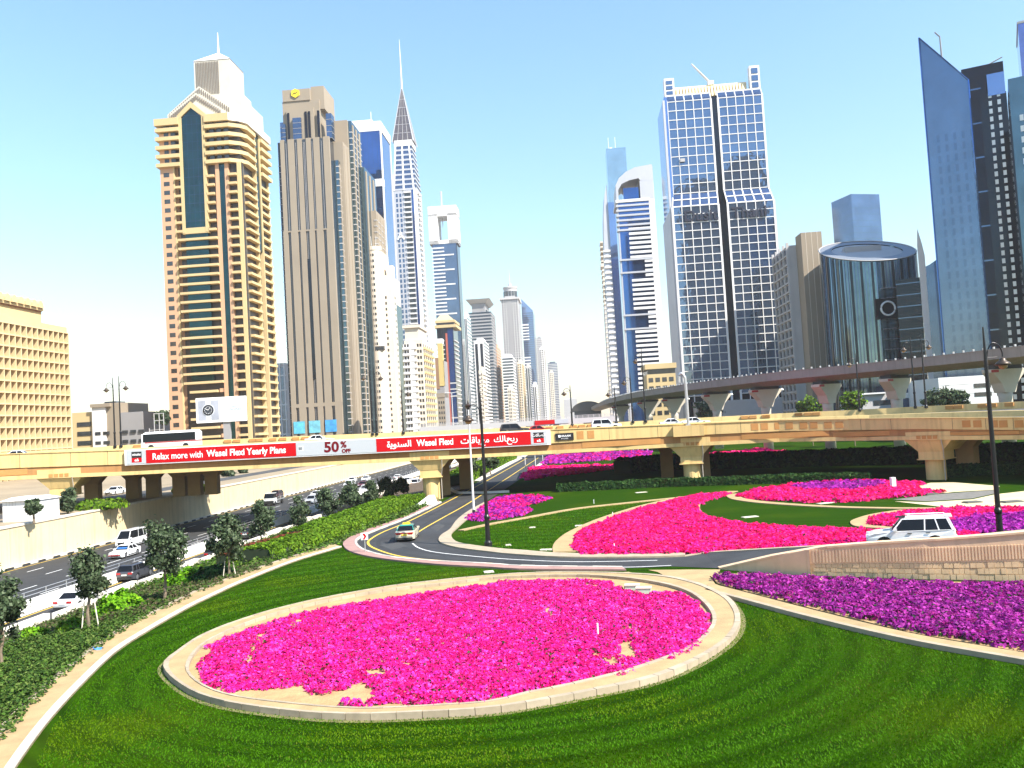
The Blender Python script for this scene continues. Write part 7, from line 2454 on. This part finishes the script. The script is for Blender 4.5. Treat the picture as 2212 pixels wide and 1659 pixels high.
    if not far:
        for sgn in (-1, 1):
            ya, yb = sorted((sgn * (Wd / 2 - .02), sgn * (Wd / 2 + .025)))
            for hx in (.05, -.95):
                MB().box(hx - .12, hx + .12, ya, yb, bl_ - .16, bl_ - .12).build('door_handle', M_trim, o)
            MB().box(S['ra'] + .5, S['fa'] - .5, ya, yb, S['c'] + .06, S['c'] + .16).build('sill', M_trim, o)
    return o
AWAY, TOWARD = math.pi / 2 - SB, -math.pi / 2 - SB
def on_hwy(x, y):
    return P(x, y, HWY)
car('white_sedan', 'white sedan seen from behind in the nearest highway lane', 'sedan', PW, on_hwy(170, 1309), AWAY)
car('dark_hatchback', 'dark grey hatchback driving away ahead of the white sedan', 'hatch', PG, on_hwy(293, 1249), AWAY)
car('black_car', 'black car half hidden behind the fourth tree of the bank', 'hatch', PB, on_hwy(474, 1206), AWAY)
car('dark_car', 'dark car in the bridge shadow behind the round young tree', 'sedan', PG, on_hwy(543, 1160), AWAY, far=True)
pc = car('white_sedan', 'white sedan with blue windscreen and red front beside the minivan', 'sedan', PW, on_hwy(270, 1202), TOWARD)
box('blue_screen', mat('screen_blue', (.05, .18, .50), .1), pc, .3, .75, -.6, .6, 1.04, 1.2)
box('red_front', PR, pc, 2.2, 2.41, -.75, .75, .42, .52)
car('white_minivan', 'white high roofed minivan coming out of the bridge shadow', 'van', PW, on_hwy(284, 1179), TOWARD, 'van')
FAR = [('white sedan following the silver car towards the bridge', 'sedan', PW, 684, 1074, 'TOWARD'), ('silver estate car leading the group towards the bridge', 'hatch', PS_, 674, 1087, 'TOWARD'),
       ('white car near the dashed kerb far up the highway', 'sedan', PW, 761, 1042, 'TOWARD'), ('white off-roader just ahead of the far kerb side car', 'suv', PW, 755, 1054, 'TOWARD'),
       ('farthest white sedan in the middle lanes of the highway', 'sedan', PW, 791, 1039, 'TOWARD'), ('dark red car between two white cars far up the highway', 'sedan', paint('maroon', (.10, .01, .015)), 784, 1052, 'TOWARD'),
       ('white car behind the narrow pale tree', 'suv', PW, 790, 1066, 'TOWARD'), ('white car below the narrow pale tree in the near carriageway', 'sedan', PW, 792, 1081, 'AWAY'),
       ('white van seen between two trees of the hedge row', 'van', PW, 748, 1088, 'AWAY'), ('white car beside the bridge pier in the far near lane', 'suv', PW, 899, 1051, 'AWAY'),
       ('white car with red roof light just beyond the pier car', 'sedan', PW, 882, 1043, 'AWAY'), ('tiny white car at the last bend before the pier', 'sedan', PW, 860, 1036, 'AWAY'),
       ('white car on the upper road seen through the left piers', 'sedan', PW, 248, 1068, 'UP')]
for i, (lb, st, mt, x, y, dr) in enumerate(FAR):
    loc = on_hwy(x, y) if dr != 'UP' else P(x, y, WT - .08)
    car('distant_car', lb, st, mt, loc, AWAY if dr == 'AWAY' else TOWARD, 'car', None, 'cars on the highway', True)
# recovery truck
p = on_hwy(592, 1090)
o = empty('recovery_truck', p, TOWARD, 'white recovery truck with a dark car on its bed at the bridge shadow edge', 'truck')
MB().box(1.0, 3.0, -1.0, 1.0, .55, 1.5).build('cab_lower', PW, o)
MB().hexa([(1.0, -.98, 1.5), (2.95, -.98, 1.5), (1.0, .98, 1.5), (2.95, .98, 1.5), (1.05, -.9, 2.4), (2.45, -.9, 2.4), (1.05, .9, 2.4), (2.45, .9, 2.4)]).build('cab_windows', M_cglass, o)
MB().box(1.0, 2.4, -.95, .95, 2.4, 2.5).build('cab_roof', PW, o)
MB().box(2.9, 3.06, -1.02, 1.02, .4, 1.0).build('bumper', M_trim, o)
MB().box(-3.6, 1.0, -1.05, 1.05, .95, 1.15).build('flat_bed', M_steel, o)
for ax in (2.1, -2.2):
    for s_ in (-1, 1):
        MB().tube([(ax, s_ * .75, .45), (ax, s_ * 1.05, .45)], .45, 14).build('wheel', M_tyre, o)
car('loaded_car', 'dark car riding on the bed of the recovery truck', 'hatch', paint('wine', (.05, .012, .015)), (p.x - 1.4 * math.cos(TOWARD), p.y - 1.4 * math.sin(TOWARD), HWY + 1.15), TOWARD, far=True)

# taxi on the loop road
a_, b_ = P(881, 1164), P(940, 1128)
tx = car('taxi', 'cream taxi with green roof and yellow roof sign on the loop road', 'sedan', PC, (a_.x, a_.y, .022), math.atan2(b_.y - a_.y, b_.x - a_.x) + rad(6), 'taxi', paint('green', (.02, .22, .18)))
MB().box(-.55, -.3, -.35, .35, 1.45, 1.60).build('roof_sign', mat('sign_yellow', (.85, .60, .03), .4), tx)
MB().box(-2.42, -2.38, -.85, .85, .78, .88).build('red_band', M_tail, tx)
MB().box(-2.425, -2.40, -.26, .26, .6, .74).build('yellow_plate', MATS['sign_yellow'], tx)
# off-roader on the ramp
wx = 2004
q, _ = wall_pt(wx)
q2, _ = wall_pt(wx + 40)
hd = math.atan2(q[1] - q2[1], q[0] - q2[0])
cpos = (q[0] + .3, q[1] + 2.35)
zr = float(np.interp(wx, [1554, 1749, 1998, 2212], [.05, .92, 1.48, 2.0]))
sv = car('white_offroader', 'large white off-roader climbing the ramp behind the tan wall', 'suv', PW, (cpos[0], cpos[1], zr), hd, 'car', slope=-.03)
for s_ in (-1, 1):
    MB().tube([(.2, s_ * .72, 2.0), (-2.0, s_ * .72, 2.0)], .03, 5).build('roof_rail', PW, sv)
    MB().box(-.05, .05, s_ * .72 - .03, s_ * .72 + .03, 1.92, 2.0).build('rail_foot', PW, sv)
MB().box(-2.35, -1.95, -.7, .7, 1.90, 1.97).build('rear_spoiler', PW, sv)
MB().box(.1, .75, -.4, .4, 1.925, 1.945).build('sunroof', M_cglass, sv)

# bus and cars up on the flyover
def on_deck(px, d):
    q, a, z = deck_at(px, d)
    t = d / 26.0
    return (q[0], q[1], (z[0] - 1.05) * (1 - t) + (z[3] - 1.05) * t), a
loc, a = on_deck(372, 20)
o = empty('coach_bus', loc, a + math.pi, 'white coach bus with black windows and red stripe on the flyover', 'bus')
MB().box(-4.6, 4.6, -1.2, 1.2, .45, 1.35).build('body', PW, o)
MB().hexa([(-4.55, -1.19, 1.35), (4.55, -1.19, 1.35), (-4.55, 1.19, 1.35), (4.55, 1.19, 1.35), (-4.45, -1.12, 2.75), (4.2, -1.12, 2.75), (-4.45, 1.12, 2.75), (4.2, 1.12, 2.75)]).build('windows', M_cglass, o)
MB().hexa([(-4.6, -1.18, 2.7), (4.35, -1.18, 2.7), (-4.6, 1.18, 2.7), (4.35, 1.18, 2.7), (-4.3, -.95, 3.05), (3.9, -.95, 3.05), (-4.3, .95, 3.05), (3.9, .95, 3.05)]).build('roof', PW, o)
MB().box(-4.62, 4.0, -1.215, 1.215, 1.18, 1.34).build('red_stripe', PR, o)
MB().box(-4.62, -4.2, -1.205, 1.205, 1.35, 2.75).build('rear_panel', PW, o)
MB().box(4.3, 4.5, -1.2, -1.12, 1.3, 2.75).build('front_pillar', PW, o)
MB().box(4.3, 4.5, 1.12, 1.2, 1.3, 2.75).build('front_pillar', PW, o)
for ax in (3.0, -2.6):
    for s_ in (-1, 1):
        MB().tube([(ax, s_ * .85, .48), (ax, s_ * 1.22, .48)], .48, 14).build('wheel', M_tyre, o)
for lb, px, d, st, mt in (('white car roof at the far left of the flyover', 32, 8, 'sedan', PW), ('white car on the flyover above the grey discount panel', 690, 17, 'sedan', PW), ('black car on the flyover above the logo end of the banner', 1112, 18, 'suv', PB), ('red car on the flyover behind the black car', 1168, 18, 'sedan', PR),
                          ('white car on the flyover left of the bent steel pole', 1315, 18, 'suv', PW), ('white sedan on the flyover just left of the bent steel pole', 1455, 18, 'sedan', PW), ('white car on the flyover behind the bent steel pole', 1502, 18.5, 'sedan', PW)):
    loc, a = on_deck(px, d)
    car('flyover_car', lb, st, mt, loc, a if d > 13 else a + math.pi, 'car', None, 'cars on the flyover', True)

# ------------------------------------------------------------------ desert haze over the city
hz_mat = bpy.data.materials.new('haze')
hz_mat.use_nodes = True
hn, hl = hz_mat.node_tree.nodes, hz_mat.node_tree.links
hn.remove(hn['Principled BSDF'])
pv = hn.new('ShaderNodeVolumePrincipled')
pv.inputs['Color'].default_value = (.94, .96, 1.0, 1)
pv.inputs['Density'].default_value = HAZE
pv.inputs['Anisotropy'].default_value = 0.2
hl.new(pv.outputs[0], [q for q in hn if q.type == 'OUTPUT_MATERIAL'][0].inputs['Volume'])
hz = MB().box(-4600, 4600, -700, 4600, -5, 372).build('haze', hz_mat)
tag(hz, 'pale warm haze hanging over the avenue', kind='stuff')
